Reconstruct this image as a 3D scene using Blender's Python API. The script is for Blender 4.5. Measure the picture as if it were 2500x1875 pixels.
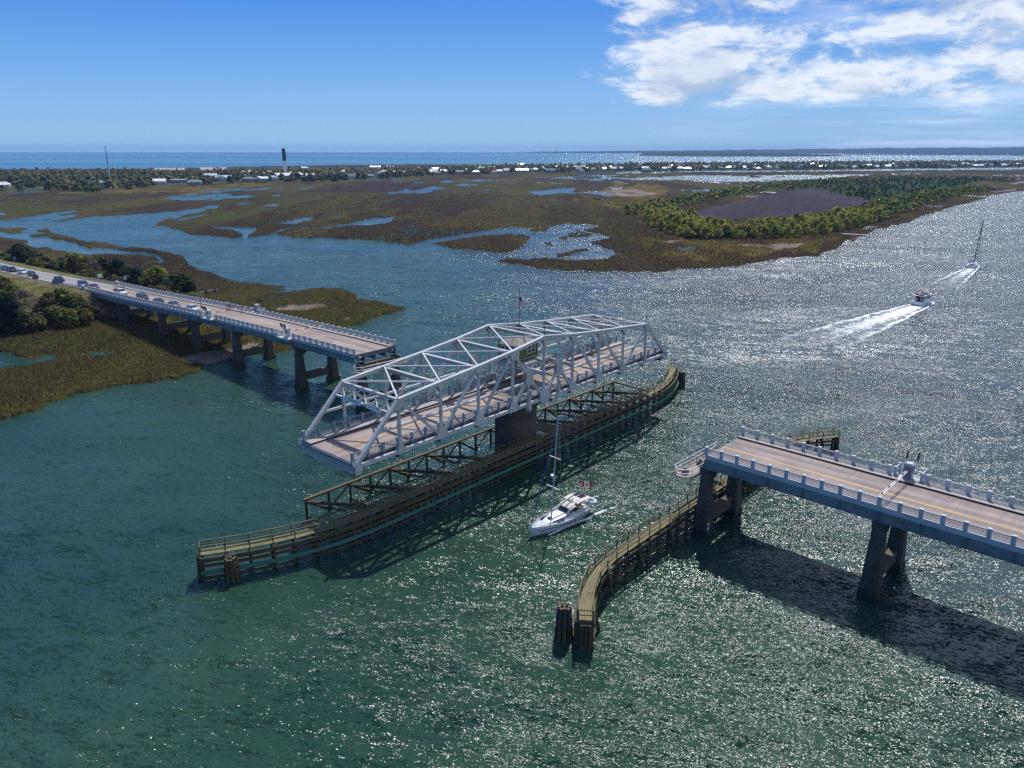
# Open swing bridge over a tidal waterway, marsh islands and a beach town behind.
import bpy, math, random
import numpy as np
from mathutils import Vector, Matrix

for o in list(bpy.data.objects):
    bpy.data.objects.remove(o)
sc = bpy.context.scene
COL = sc.collection
R = math.radians
PI = math.pi

# ------------------------------------------------------------------ camera, sky, sun, exposure
CAM_H = 49.5
cam = bpy.data.cameras.new('camera')
cam.sensor_width = 36.0
cam.lens = 36.0 * 1863.0 / 2500.0
cam.clip_start = 0.5
cam.clip_end = 40000.0
camo = bpy.data.objects.new('camera', cam)
COL.objects.link(camo)
camo.location = (0, 0, CAM_H)
camo.rotation_euler = (R(90 - 17.106), 0, 0)
sc.camera = camo

SUN_EL, SUN_AZ = 53.0, 12.5            # azimuth in degrees clockwise from +Y
wd = bpy.data.worlds.new('World')
sc.world = wd
wd.use_nodes = True
wt = wd.node_tree
wt.nodes.clear()


def nd(nt, kind, ins=None, **props):
    n = nt.nodes.new(kind)
    for k, v in props.items():
        setattr(n, k, v)
    for k, v in (ins or {}).items():
        s = n.inputs[k]
        if isinstance(v, bpy.types.NodeSocket):
            nt.links.new(v, s)
        else:
            s.default_value = v
    return n


def mth(nt, op, a, b=None, c=None, clamp=False):
    n = nt.nodes.new('ShaderNodeMath')
    n.operation = op
    n.use_clamp = clamp
    for i, v in enumerate((a, b, c)):
        if v is None:
            continue
        if isinstance(v, bpy.types.NodeSocket):
            nt.links.new(v, n.inputs[i])
        else:
            n.inputs[i].default_value = v
    return n.outputs[0]


def mixc(nt, f, a, b, mode='MIX'):
    n = nt.nodes.new('ShaderNodeMix')
    n.data_type = 'RGBA'
    n.blend_type = mode
    for s, v in ((n.inputs[0], f), (n.inputs[6], a), (n.inputs[7], b)):
        if isinstance(v, bpy.types.NodeSocket):
            nt.links.new(v, s)
        else:
            s.default_value = v if not isinstance(v, tuple) or len(v) == 4 else (*v, 1)
    return n.outputs[2]


def smooth(nt, x, a, b, lo=0.0, hi=1.0):
    n = nt.nodes.new('ShaderNodeMapRange')
    n.interpolation_type = 'SMOOTHSTEP'
    for i, v in enumerate((x, a, b, lo, hi)):
        if isinstance(v, bpy.types.NodeSocket):
            nt.links.new(v, n.inputs[i])
        else:
            n.inputs[i].default_value = v
    return n.outputs[0]


def noise(nt, vec, scale, detail=3.0, rough=0.5, dist=0.0, out=0, dim='3D'):
    n = nd(nt, 'ShaderNodeTexNoise', {'Scale': scale, 'Detail': detail, 'Roughness': rough, 'Distortion': dist}, noise_dimensions=dim)
    if vec is not None:
        nt.links.new(vec, n.inputs['Vector'])
    return n.outputs[out]


def build_world():
    nt = wt
    sky = nd(nt, 'ShaderNodeTexSky', sky_type='NISHITA')
    sky.sun_disc = False
    sky.sun_elevation = R(SUN_EL)
    sky.sun_rotation = R(SUN_AZ)
    sky.altitude = 0
    sky.air_density = 1.0
    sky.dust_density = 0.9
    sky.ozone_density = 3.0
    tc = nd(nt, 'ShaderNodeTexCoord')
    # clear sea air: the blue runs down to the horizon
    sep0 = nd(nt, 'ShaderNodeSeparateXYZ', {0: tc.outputs['Generated']})
    ramp = nd(nt, 'ShaderNodeValToRGB', {0: mth(nt, 'POWER', mth(nt, 'MAXIMUM', sep0.outputs[2], 0.0), 0.5)})
    cr = ramp.color_ramp
    cr.elements[0].position, cr.elements[0].color = 0.0, (3.5, 6.1, 9.2, 1)
    cr.elements[1].position, cr.elements[1].color = 1.0, (0.40, 1.85, 6.3, 1)
    for p_, c_ in ((0.12, (3.1, 5.9, 9.3, 1)), (0.26, (2.0, 4.9, 9.4, 1)), (0.40, (0.62, 2.9, 8.7, 1)), (0.6, (0.48, 2.2, 7.4, 1))):
        e_ = cr.elements.new(p_)
        e_.color = c_
    grade = nd(nt, 'ShaderNodeMix', {}, data_type='RGBA')
    nt.links.new(smooth(nt, sep0.outputs[2], 0.18, 0.5, 0.88, 0.35), grade.inputs[0])
    hs = nd(nt, 'ShaderNodeHueSaturation', {'Saturation': 1.2, 'Color': sky.outputs[0]})
    nt.links.new(hs.outputs[0], grade.inputs[6])
    nt.links.new(ramp.outputs[0], grade.inputs[7])
    sep = nd(nt, 'ShaderNodeSeparateXYZ', {0: tc.outputs['Generated']})
    x, y, z = sep.outputs
    az = mth(nt, 'ARCTAN2', x, y)
    el = mth(nt, 'ARCSINE', z)
    # cloud field in angle space, flattened towards the horizon
    elw = mth(nt, 'POWER', mth(nt, 'MAXIMUM', el, 0.0), 0.85)
    cv = nd(nt, 'ShaderNodeCombineXYZ', {0: mth(nt, 'MULTIPLY', az, 1.0), 1: mth(nt, 'MULTIPLY', elw, 2.1), 2: 0.37}).outputs[0]
    # shifted sample towards the sun for the lit side
    cv2 = nd(nt, 'ShaderNodeVectorMath', {0: cv, 1: (-0.012, 0.05, 0.0)}, operation='ADD').outputs[0]

    def dens(v):
        big = noise(nt, v, 4.4, 2.0, 0.5)
        fine = noise(nt, v, 13.0, 10.0, 0.66, 0.3)
        return mth(nt, 'ADD', mth(nt, 'MULTIPLY', big, 0.45), mth(nt, 'MULTIPLY', fine, 0.6))
    d1 = dens(cv)
    d2 = dens(cv2)
    cover_x = smooth(nt, x, -0.05, 0.26)                       # more cloud to the east of the view, all round that side
    cover_e = smooth(nt, el, 0.012, 0.07)
    thr = mth(nt, 'SUBTRACT', 0.735, mth(nt, 'MULTIPLY', mth(nt, 'MULTIPLY', cover_x, cover_e), 0.36))
    high = smooth(nt, el, 0.22, 0.6)                            # thinner overhead
    thr = mth(nt, 'ADD', thr, mth(nt, 'MULTIPLY', high, 0.06))
    alpha = smooth(nt, mth(nt, 'SUBTRACT', d1, thr), 0.0, 0.15)
    thick = smooth(nt, mth(nt, 'SUBTRACT', d1, thr), 0.05, 0.22)
    lit = smooth(nt, mth(nt, 'SUBTRACT', d1, d2), -0.09, 0.08)
    lit = mth(nt, 'MULTIPLY', lit, mth(nt, 'SUBTRACT', 1.0, mth(nt, 'MULTIPLY', thick, 0.55)))
    white = mixc(nt, lit, (4.6, 5.9, 8.2), (11.0, 11.4, 12.0))
    wisp = smooth(nt, noise(nt, nd(nt, 'ShaderNodeVectorMath', {0: cv, 1: (2.2, 9.0, 1.0)}, operation='MULTIPLY').outputs[0], 2.0, 6.0, 0.6), 0.42, 0.72)
    wisp = mth(nt, 'MULTIPLY', wisp, mth(nt, 'MULTIPLY', smooth(nt, x, 0.1, 0.5), 0.55))
    wisp = mth(nt, 'MULTIPLY', wisp, smooth(nt, el, 0.3, 0.1))
    base = mixc(nt, wisp, grade.outputs[2], (9.0, 10.2, 12.0))
    out = mixc(nt, mth(nt, 'MULTIPLY', alpha, 0.96), base, white)
    bg = nd(nt, 'ShaderNodeBackground', {'Color': out, 'Strength': 0.085})
    o = nd(nt, 'ShaderNodeOutputWorld', {'Surface': bg.outputs[0]})


build_world()

sun = bpy.data.lights.new('sun', 'SUN')
sun.energy = 4.2
sun.angle = R(0.53)
sun.color = (1.0, 0.99, 0.965)
suno = bpy.data.objects.new('sun', sun)
COL.objects.link(suno)
_d = Vector((math.sin(R(SUN_AZ)) * math.cos(R(SUN_EL)), math.cos(R(SUN_AZ)) * math.cos(R(SUN_EL)), math.sin(R(SUN_EL))))
suno.rotation_euler = _d.to_track_quat('Z', 'Y').to_euler()
suno.location = (0, 0, 200)

sc.view_settings.view_transform = 'Standard'
sc.view_settings.look = 'None'
sc.view_settings.gamma = 1.0
sc.view_settings.use_curve_mapping = False
sc.view_settings.exposure = 0.15
sc.cycles.use_denoising = False
sc.cycles.sample_clamp_indirect = 4.0
sc.cycles.sample_clamp_direct = 0.0
sc.cycles.caustics_reflective = False
sc.cycles.caustics_refractive = False
sc.cycles.max_bounces = 8
sc.cycles.diffuse_bounces = 4
sc.cycles.glossy_bounces = 3
sc.cycles.transparent_max_bounces = 8

HAZE = True
# ------------------------------------------------------------------ helpers
MATS = {}


def pbr(name, col, rough=0.6, metal=0.0, var=None, bump=None, spec=0.5, coat=0.0):
    """principled material; var = (scale, amount, second colour), bump = (scale, strength, distance)"""
    if name in MATS:
        return MATS[name]
    m = bpy.data.materials.new(name)
    m.use_nodes = True
    nt = m.node_tree
    b = nt.nodes['Principled BSDF']
    b.inputs['Base Color'].default_value = (*col, 1)
    b.inputs['Roughness'].default_value = rough
    b.inputs['Metallic'].default_value = metal
    b.inputs['Specular IOR Level'].default_value = spec
    b.inputs['Coat Weight'].default_value = coat
    if var or bump:
        tc = nd(nt, 'ShaderNodeTexCoord').outputs['Object']
    if var:
        n1 = noise(nt, tc, var[0], 6.0, 0.65)
        n2 = noise(nt, tc, var[0] * 0.17, 3.0, 0.5)
        f = smooth(nt, mth(nt, 'ADD', mth(nt, 'MULTIPLY', n1, 0.6), mth(nt, 'MULTIPLY', n2, 0.4)), 0.38, 0.64)
        c = mixc(nt, mth(nt, 'MULTIPLY', f, var[1]), col, var[2])
        nt.links.new(c, b.inputs['Base Color'])
    if bump:
        bn = nd(nt, 'ShaderNodeBump', {'Strength': bump[1], 'Distance': bump[2], 'Height': noise(nt, tc, bump[0], 4.0, 0.6)})
        nt.links.new(bn.outputs[0], b.inputs['Normal'])
    MATS[name] = m
    return m


def attr_mat(name, rough=0.8, attr='tint', var=None, bump=None, spec=0.3):
    """colour read from a vertex colour layer of the thing's own colours"""
    if name in MATS:
        return MATS[name]
    m = bpy.data.materials.new(name)
    m.use_nodes = True
    nt = m.node_tree
    b = nt.nodes['Principled BSDF']
    b.inputs['Roughness'].default_value = rough
    b.inputs['Specular IOR Level'].default_value = spec
    a = nd(nt, 'ShaderNodeAttribute', attribute_name=attr)
    c = a.outputs['Color']
    if var or bump:
        tc = nd(nt, 'ShaderNodeTexCoord').outputs['Object']
    if var:
        for (scale, lo, hi) in var:
            k = smooth(nt, noise(nt, tc, scale, 4.0, 0.6), 0.32, 0.68, lo, hi)
            kk = nd(nt, 'ShaderNodeCombineXYZ', {0: k, 1: k, 2: k}).outputs[0]
            c = mixc(nt, 1.0, c, kk, 'MULTIPLY')
    nt.links.new(c, b.inputs['Base Color'])
    if bump:
        bn = nd(nt, 'ShaderNodeBump', {'Strength': bump[1], 'Distance': bump[2], 'Height': noise(nt, tc, bump[0], 4.0, 0.6)})
        nt.links.new(bn.outputs[0], b.inputs['Normal'])
    MATS[name] = m
    return m


class MB:
    def __init__(s):
        s.v, s.f, s.mi, s.cur = [], [], [], 0

    def add(s, verts, faces):
        k = len(s.v)
        s.v += [tuple(p) for p in verts]
        s.f += [tuple(i + k for i in f) for f in faces]
        s.mi += [s.cur] * len(faces)
        return s

    def box(s, c, d, rz=0.0, taper=1.0):
        x, y, z = d[0] / 2, d[1] / 2, d[2] / 2
        cr, sr = math.cos(rz), math.sin(rz)
        vs = []
        for sz in (-1, 1):
            t = taper if sz > 0 else 1.0
            for sx, sy in ((-1, -1), (1, -1), (1, 1), (-1, 1)):
                a, b = sx * x * t, sy * y * t
                vs.append((c[0] + a * cr - b * sr, c[1] + a * sr + b * cr, c[2] + sz * z))
        return s.add(vs, [(3, 2, 1, 0), (4, 5, 6, 7), (0, 1, 5, 4), (1, 2, 6, 5), (2, 3, 7, 6), (3, 0, 4, 7)])

    def span(s, lo, hi):
        return s.box([(a + b) / 2 for a, b in zip(lo, hi)], [abs(b - a) for a, b in zip(lo, hi)])

    def beam(s, p, q, w, h, up=(0, 0, 1)):
        p, q, up = Vector(p), Vector(q), Vector(up)
        d = (q - p)
        if d.length < 1e-6:
            return s
        d.normalize()
        a = d.cross(up)
        if a.length < 1e-4:
            a = d.cross(Vector((1, 0, 0)))
        a.normalize()
        b = a.cross(d)
        vs = []
        for e in (p, q):
            for sa, sb in ((-1, -1), (1, -1), (1, 1), (-1, 1)):
                vs.append(e + a * (sa * w / 2) + b * (sb * h / 2))
        return s.add(vs, [(3, 2, 1, 0), (4, 5, 6, 7), (0, 1, 5, 4), (1, 2, 6, 5), (2, 3, 7, 6), (3, 0, 4, 7)])

    def tube(s, p, q, r, r2=None, n=8):
        p, q = Vector(p), Vector(q)
        r2 = r if r2 is None else r2
        d = (q - p).normalized()
        a = d.cross(Vector((0, 0, 1)))
        if a.length < 1e-4:
            a = Vector((1, 0, 0))
        a.normalize()
        b = d.cross(a)
        vs = []
        for e, rr in ((p, r), (q, r2)):
            for i in range(n):
                t = 2 * PI * i / n
                vs.append(e + a * (rr * math.cos(t)) + b * (rr * math.sin(t)))
        fs = [(i, (i + 1) % n, n + (i + 1) % n, n + i) for i in range(n)]
        fs += [tuple(range(n - 1, -1, -1)), tuple(range(n, 2 * n))]
        return s.add(vs, fs)

    def prism(s, poly, z0, z1, frame=None):
        """polygon extruded; frame maps (a, b, c) to a point"""
        n = len(poly)
        fr = frame or (lambda a, b, c: (a, b, c))
        vs = [fr(a, b, z0) for a, b in poly] + [fr(a, b, z1) for a, b in poly]
        fs = [tuple(range(n - 1, -1, -1)), tuple(range(n, 2 * n))]
        fs += [(i, (i + 1) % n, n + (i + 1) % n, n + i) for i in range(n)]
        return s.add(vs, fs)

    def loft(s, rings, close=True):
        n = len(rings[0])
        vs = [p for r in rings for p in r]
        fs = []
        for j in range(len(rings) - 1):
            for i in range(n):
                k = (i + 1) % n
                fs.append((j * n + i, j * n + k, (j + 1) * n + k, (j + 1) * n + i))
        if close:
            fs += [tuple(range(n - 1, -1, -1)), tuple(range((len(rings) - 1) * n, len(rings) * n))]
        return s.add(vs, fs)

    def path(s, pts, w, h, up=(0, 0, 1)):
        """continuous bar along a horizontal polyline"""
        rings = []
        P = [Vector(p) for p in pts]
        for i, p in enumerate(P):
            d = (P[min(i + 1, len(P) - 1)] - P[max(i - 1, 0)]).normalized()
            a = d.cross(Vector(up)).normalized()
            b = Vector(up)
            rings.append([p - a * w / 2 - b * h / 2, p + a * w / 2 - b * h / 2, p + a * w / 2 + b * h / 2, p - a * w / 2 + b * h / 2])
        return s.loft(rings)

    def mesh(s, name, mats, smoothf=False):
        me = bpy.data.meshes.new(name)
        me.from_pydata(s.v, [], s.f)
        for m in (mats if isinstance(mats, (list, tuple)) else [mats]):
            me.materials.append(m)
        if any(s.mi):
            me.polygons.foreach_set('material_index', s.mi)
        if smoothf:
            me.polygons.foreach_set('use_smooth', [True] * len(me.polygons))
        me.validate()
        me.update()
        return me

    def build(s, name, mats, parent=None, smoothf=False):
        return link(name, s.mesh(name, mats, smoothf), parent)


def link(name, me, parent=None, loc=None, rz=None):
    o = bpy.data.objects.new(name, me)
    COL.objects.link(o)
    if parent is not None:
        o.parent = parent
    if loc is not None:
        o.location = loc
    if rz is not None:
        o.rotation_euler = (0, 0, rz)
    return o


def tag(o, label=None, cat=None, group=None, kind=None):
    if label:
        o['label'] = label
    if cat:
        o['category'] = cat
    if group:
        o['group'] = group
    if kind:
        o['kind'] = kind
    return o


def thing(name, label, cat, loc=(0, 0, 0), rz=0.0, group=None):
    o = bpy.data.objects.new(name, None)
    COL.objects.link(o)
    o.location = loc
    o.rotation_euler = (0, 0, rz)
    o.empty_display_size = 0.3
    return tag(o, label, cat, group)


KIDS = {}


def kids(o):
    return [c for c in bpy.data.objects if c.parent == o]


def copy_tree(src, loc, rz, label=None, scale=None):
    """a thing copied with its parts and their sub-parts"""
    if src.name not in KIDS:
        KIDS[src.name] = [(c, kids(c)) for c in kids(src)]
    r = src.copy()
    COL.objects.link(r)
    r.location = loc
    r.rotation_euler = (0, 0, rz)
    if scale:
        r.scale = scale
    if label:
        r['label'] = label
    for c, sub in KIDS[src.name]:
        d = c.copy()
        COL.objects.link(d)
        d.parent = r
        for g in sub:
            h = g.copy()
            COL.objects.link(h)
            h.parent = d
    return r


# frames of the bridge: pivot, swing axis, road axis
PV = Vector((0.62, 121.37, 0.0))
T_S, T_A = R(48.31), R(-43.1)


def fr_pt(t, x, y, z=0.0):
    c, s = math.cos(t), math.sin(t)
    return Vector((PV.x + c * x - s * y, PV.y + s * x + c * y, z))


def Sp(x, y, z=0.0):
    return fr_pt(T_S, x, y, z)


def Ap(x, y, z=0.0):
    return fr_pt(T_A, x, y, z)


# lattice value noise for numpy arrays
_rng = np.random.default_rng(7)
_lat = _rng.random((256, 256))


def vnoise(x, y):
    xi, yi = np.floor(x).astype(int), np.floor(y).astype(int)
    fx, fy = x - xi, y - yi
    fx, fy = fx * fx * (3 - 2 * fx), fy * fy * (3 - 2 * fy)
    a = _lat[xi % 256, yi % 256]
    b = _lat[(xi + 1) % 256, yi % 256]
    c = _lat[xi % 256, (yi + 1) % 256]
    d = _lat[(xi + 1) % 256, (yi + 1) % 256]
    return (a * (1 - fx) + b * fx) * (1 - fy) + (c * (1 - fx) + d * fx) * fy


def fbm(x, y, o=4):
    t, amp, s = 0.0, 0.5, 0.0
    for i in range(o):
        t = t + amp * vnoise(x * 2 ** i + 17.3 * i, y * 2 ** i + 9.1 * i)
        s += amp
        amp *= 0.5
    return t / s


def inside(poly, x, y):
    p = np.array(poly)
    r = np.zeros(x.shape, bool)
    sel = (x > p[:, 0].min()) & (x < p[:, 0].max()) & (y > p[:, 1].min()) & (y < p[:, 1].max())
    if not sel.any():
        return r
    xs, ys = x[sel], y[sel]
    rr = np.zeros(xs.shape, bool)
    n = len(p)
    for i in range(n):
        x0, y0 = p[i]
        x1, y1 = p[(i + 1) % n]
        if y0 == y1:
            continue
        c = (y0 > ys) != (y1 > ys)
        rr ^= c & (xs < (x1 - x0) * (ys - y0) / (y1 - y0) + x0)
    r[sel] = rr
    return r


def fast_mesh(name, verts, faces, mat, colors=None, smoothf=False):
    me = bpy.data.meshes.new(name)
    verts = np.asarray(verts, np.float32)
    faces = np.asarray(faces, np.int32)
    me.vertices.add(len(verts))
    me.vertices.foreach_set('co', verts.ravel())
    k = faces.shape[1]
    me.loops.add(faces.size)
    me.loops.foreach_set('vertex_index', faces.ravel())
    me.polygons.add(len(faces))
    me.polygons.foreach_set('loop_start', np.arange(0, faces.size, k, dtype=np.int32))
    me.polygons.foreach_set('loop_total', np.full(len(faces), k, np.int32))
    if smoothf:
        me.polygons.foreach_set('use_smooth', np.ones(len(faces), bool))
    me.update(calc_edges=True)
    me.validate()
    if colors is not None:
        ca = me.color_attributes.new('tint', 'FLOAT_COLOR', 'POINT')
        c4 = np.ones((len(verts), 4), np.float32)
        c4[:, :3] = colors
        ca.data.foreach_set('color', c4.ravel())
    me.materials.append(mat)
    return me
# ---- surveyed outlines on the ground (metres east, metres north of the camera) ----
LAND = {
 'marsh': [(-501.8,632.5),(-404.2,586.2),(-394.6,589.1),(-343.3,550.8),(-328.4,558.1),(-326.2,573.2),(-321.8,597.4),(-291.7,633),(-275.3,657.4),(-276.8,718.1),(-273.8,736.7),(-259.8,689.2),(-255.9,637.7),(-254.3,597.4),(-254.6,561.8),(-242.2,530.1),(-220.6,501.7),(-194.4,473.4),(-173.5,455.4),(-159.1,452.9),(-182.9,465.6),(-174.2,455.4),(-159.1,453),(-159.9,465.6),(-155.1,455.4),(-152,460.4),(-147.3,474.8),(-141.1,468.2),(-132.7,460.4),(-118.5,448.1),(-112.2,455.4),(-99.2,445.7),(-87.6,441),(-74.5,434.1),(-66.7,425.3),(-54.2,417.8),(-47.9,441),(-38.5,455.4),(-21.9,481.6),(-10.8,503.2),(0,517.1),(9.2,514),(15.3,510.9),(28.3,526.8),(39.1,547.3),(59.7,526.8),(56.4,510.9),(44.2,492.9),(62.8,455.4),(43.5,426.3),(55.4,391.2),(54.1,373.5),(45.8,361.2),(28.7,351.9),(16.4,362.8),(6.5,357.3),(-2.2,358.8),(-6.4,353.4),(0,348.2),(8.2,338.8),(12,328.6),(19,329.9),(24.8,326.6),(39.4,324.7),(62.7,322.8),(75.1,329.9),(91.8,336.7),(103.7,342.4),(117.6,353.4),(132.4,365.2),(150.5,375.2),(157.3,386.6),(168.8,400.6),(180.8,421),(200.6,455.4),(220.4,481.6),(240.5,503.2),(261.7,535.2),(286.1,561.9),(327.6,612.6),(394.3,700.6),(421.6,730.5),(461.3,780.3),(534.5,871.1),(603.3,952.7),(645.2,990.9),(746.8,1096),(935.5,1315.8),(1094.2,1541.5),(994,1534.7),(961.2,1573.3),(920.3,1631.9),(843.4,1669.2),(740.7,1631.9),(535.1,1375.4),(493.6,1338.5),(421.5,1279.2),(374.7,1269.8),(331.4,1257.5),(305.3,1288.7),(293.2,1338.5),(286.3,1355.9),(264.7,1314.8),(240.6,1324.8),(209.2,1338.5),(193.4,1366.6),(171.8,1411.1),(162.3,1450.4),(145.2,1422.7),(178.5,1466.8),(206.5,1411.1),(233.6,1450.4),(277.4,1470.9),(293.9,1558.9),(307.2,1800.8),(267.7,1684.7),(261.1,1752.5),(241.2,1684.7),(224.4,1658),(318.9,2287.1),(68.4,2652.1),(-351.4,2724.5),(-697.4,2456.2),(-1028.3,2094.7),(-1610.4,2010)],
 'town': [(215.1,1770.3),(281.4,1865),(344.7,1800.8),(376.9,1878.4),(496.4,1912.8),(630.2,1919.8),(775.7,1948.4),(787.7,2032.1),(1059.1,2099.9),(1241.6,2161.8),(1460.1,2261.7),(1711.7,2456.2),(2604.3,3745),(1885.1,3484.3),(1219.7,3154.7),(688.6,2967.4),(210.8,2724.5)],
 'strip': [(279.6,1558.9),(331,1770.3),(399.6,1813.3),(508.2,1819.6),(621.9,1838.8),(737.5,1851.8),(718.6,1852.3),(900.3,1916.9),(1062.3,1968.4),(1306.9,2022.7),(1431.4,2051.5),(1130.5,1617.1),(1018.7,1573.3),(900.3,1596.2),(856.3,1695),(729.3,1631.9),(611.2,1573.3),(582.6,1582.5),(517.2,1573),(454.5,1518),(407.7,1568.3),(353.7,1554.2),(322.4,1500.6),(279.4,1492)],
 'nearmarsh': [(-109.5,130.3),(-97.7,137.1),(-94.6,143.5),(-94.8,148.5),(-92.6,151.7),(-89.3,157.2),(-85.3,160.1),(-80.9,162.3),(-75.5,165),(-73.2,170.8),(-74.1,176.5),(-71.6,178.8),(-69.5,180.2),(-68,182.6),(-67.3,183.7),(-65.5,188),(-62.3,185.9),(-60.3,188),(-56.8,191.7),(-56.5,193.8),(-53.4,201.5),(-50,211.2),(-47.9,218.5),(-44.6,220.2),(-42.5,229.3),(-39.8,234.7),(-35,242.4),(-36.1,245.1),(-41.4,249.1),(-45.7,254.8),(-53.1,257),(-53.1,258.5),(-55,266.9),(-59.6,275),(-64.8,280.1),(-71.6,281.8),(-77.1,276.7),(-79.8,270.9),(-86.8,269.4),(-87.8,253.6),(-88.6,254.8),(-88.3,271.7),(-84.2,283.7),(-93.3,287.8),(-101.2,293),(-109.8,297.3),(-115.9,304),(-123.6,314.6),(-135.2,327.3),(-148.8,348.2),(-160.8,369.3),(-176.1,386.6),(-194.4,400.6),(-211.3,410.6),(-232.3,431.9),(-253.5,449.3),(-273.6,468.2),(-310.7,518.7),(-312.7,507.8),(-339.4,514),(-360.3,510.9),(-417.8,500.2),(-257.5,285.4),(-169.1,173.2)],
}
PONDS = [
 [(-131.7,187.7),(-130.5,188.2),(-127.8,188.7),(-124,184.3),(-118.8,183.4),(-118,186.3),(-114.6,187.2),(-112,180.6),(-113.8,177),(-115.7,174.4),(-118.2,172.7),(-120.8,171)],
 [(-107.5,183.4),(-107.6,187.7),(-104.8,189.7),(-100.3,188.7),(-99.8,186.3),(-102.8,183.4),(-106,182.4)],
 [(-130.3,200.8),(-126.7,202.5),(-125.3,199.7),(-127.5,198.1)],
 [(-95,204.4),(-93.8,208.8),(-92.2,210.9),(-91.2,208.6),(-93.3,204.7)],
 [(-102.9,223.7),(-101.2,225.7),(-98.3,224.7),(-97,221.2),(-100.1,220.7)],
 [(-79.6,191.8),(-76.7,195.3),(-76.3,193.7),(-78.2,191)],
 [(-331.9,488.6),(-323.1,488.6),(-293.2,468.2),(-267.6,450.5),(-240.9,426.3),(-213.4,402.6),(-192.3,391.2),(-174.5,377.8),(-159.5,353.4),(-159,347.5),(-171.3,342.4),(-167.7,352.7),(-165.1,358.8),(-181.7,373.5),(-193.8,375.2),(-213.6,380.4),(-242.6,400.6),(-268.3,421),(-272.6,436.4),(-301.8,455.4),(-310,455.4)],
 [(-432.7,647.5),(-416.1,642.6),(-398,612.6),(-411.3,614.8)],
 [(-202.3,518.7),(-188.7,521.9),(-169.6,510.9),(-162,492.9),(-155.8,455.4),(-157.4,448.1),(-162.8,468.2),(-179.6,495.8),(-192.7,503.2)],
 [(-164,543.8),(-159.4,581.1),(-152.2,597.5),(-145.9,561.9),(-149.4,531.8),(-159.4,533.5)],
 [(-128.4,510.9),(-114,536.9),(-105.8,581.1),(-88.9,601.7),(-85.7,550.9),(-95.6,523.6),(-110.5,520.3),(-123.2,501.7),(-143.1,503.2),(-144,470.8),(-149.4,481.6),(-147.6,514)],
 [(-392.8,979.7),(-368.9,985.2),(-341,963.3),(-347.6,942.3),(-374.6,947.5)],
 [(-230.7,730.5),(-217.4,736.8),(-212.4,712.3),(-223.1,709.3)],
 [(-258.8,746.4),(-252.1,756.2),(-249.1,730.5)],
 [(-138.7,581.1),(-129.6,612.6),(-126.9,591.2),(-134.2,569.4)],
 [(24,903),(51.3,1026.1),(91.3,1070.3),(88.5,1002.3),(75.8,952.7),(111.8,903),(125.8,889),(105.8,853.8),(89.2,917.3),(54.6,927.2),(33.4,871.1)],
 [(83.2,829.2),(94.1,817.4),(90,802.1),(82.5,809.7)],
 [(85.4,402.6),(97.7,403.6),(90.9,386.6),(85.6,389.3)],
 [(8.8,591.2),(12.3,589.2),(10.6,577.2),(9,581.1)],
 [(-149.5,1242.4),(-134.4,1227.7),(-138.4,1199.3),(-146,1213.4)],
 [(-155,1199.3),(-147.8,1193.8),(-148.1,1172.2)],
 [(-124.6,769.3),(-111.5,763.5),(-93,761.2),(-94.7,750.1),(-121.2,757.9)],
 [(-143.5,866.9),(-135.1,862.5),(-134.1,845.4)],
 [(46,1475.1),(65.9,1466.8),(61.7,1434.4),(47.8,1442.4)],
 [(84.3,1411.1),(100.8,1470.9),(117.6,1500.6),(142.3,1545),(183.6,1573),(222.2,1573),(223.1,1535.9),(183.6,1509.2),(138.3,1500.6),(106.9,1475.1),(88,1403.5)],
 [(107,1381.1),(143.3,1403.5),(184.4,1422.7),(191.9,1355.9),(139.5,1366.6),(105.6,1345.4)],
 [(35.6,841.3),(48,838.5),(46.2,822.4),(35.9,827.7)],
 [(83.9,831.7),(89.1,818.5),(94.1,805.6),(89.9,796.8),(83.3,809.4)],
 [(305.3,1272.9),(314.1,1272.9),(305.2,1236.5),(297.3,1236.5)],
 [(324,1233.6),(324.2,1172.2),(314.5,1148.8),(312.7,1185.6)],
 [(210.3,992.2),(230,992.2),(258.9,982.8),(253.2,968),(218.4,975.3)],
 [(245.4,1015.7),(249.4,1011.7),(244.2,994.1),(240.2,994.1)],
]
ISLETS = [
 [(-42.2,423.1),(-34.1,434.1),(-15.5,461.7),(0,470.8),(4.2,468.2),(10.9,455.4),(7.7,429.6),(3,405.5),(0,388.4),(-7,384.8),(-14.1,391.2),(-30.4,400.6)],
 [(11.1,495.8),(16.6,506.3),(24.5,514),(22.1,492.9),(13,481.6)],
 [(33.6,468.2),(42,484.4),(48.1,465.6),(43.7,455.4),(35.5,455.4)],
 [(21.4,373.5),(29.1,386.6),(39.5,397.8),(37.7,391.2),(28.3,375.2),(22.2,368.5)],
 [(27.6,449.3),(32.7,455.4),(31.2,443.3)],
 [(17.7,421),(21.1,426.3),(21.3,417.8)],
 [(435.8,1492),(454.5,1518),(478.9,1500.6),(457.7,1442.4),(434.4,1426.6),(422.7,1434.4)],
 [(489.7,1475.1),(526.2,1509.2),(512.9,1466.8),(485.9,1450.4)],
 [(427.3,1324.8),(445,1311.5),(435,1285.5),(420.1,1298.3)],
]
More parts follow.
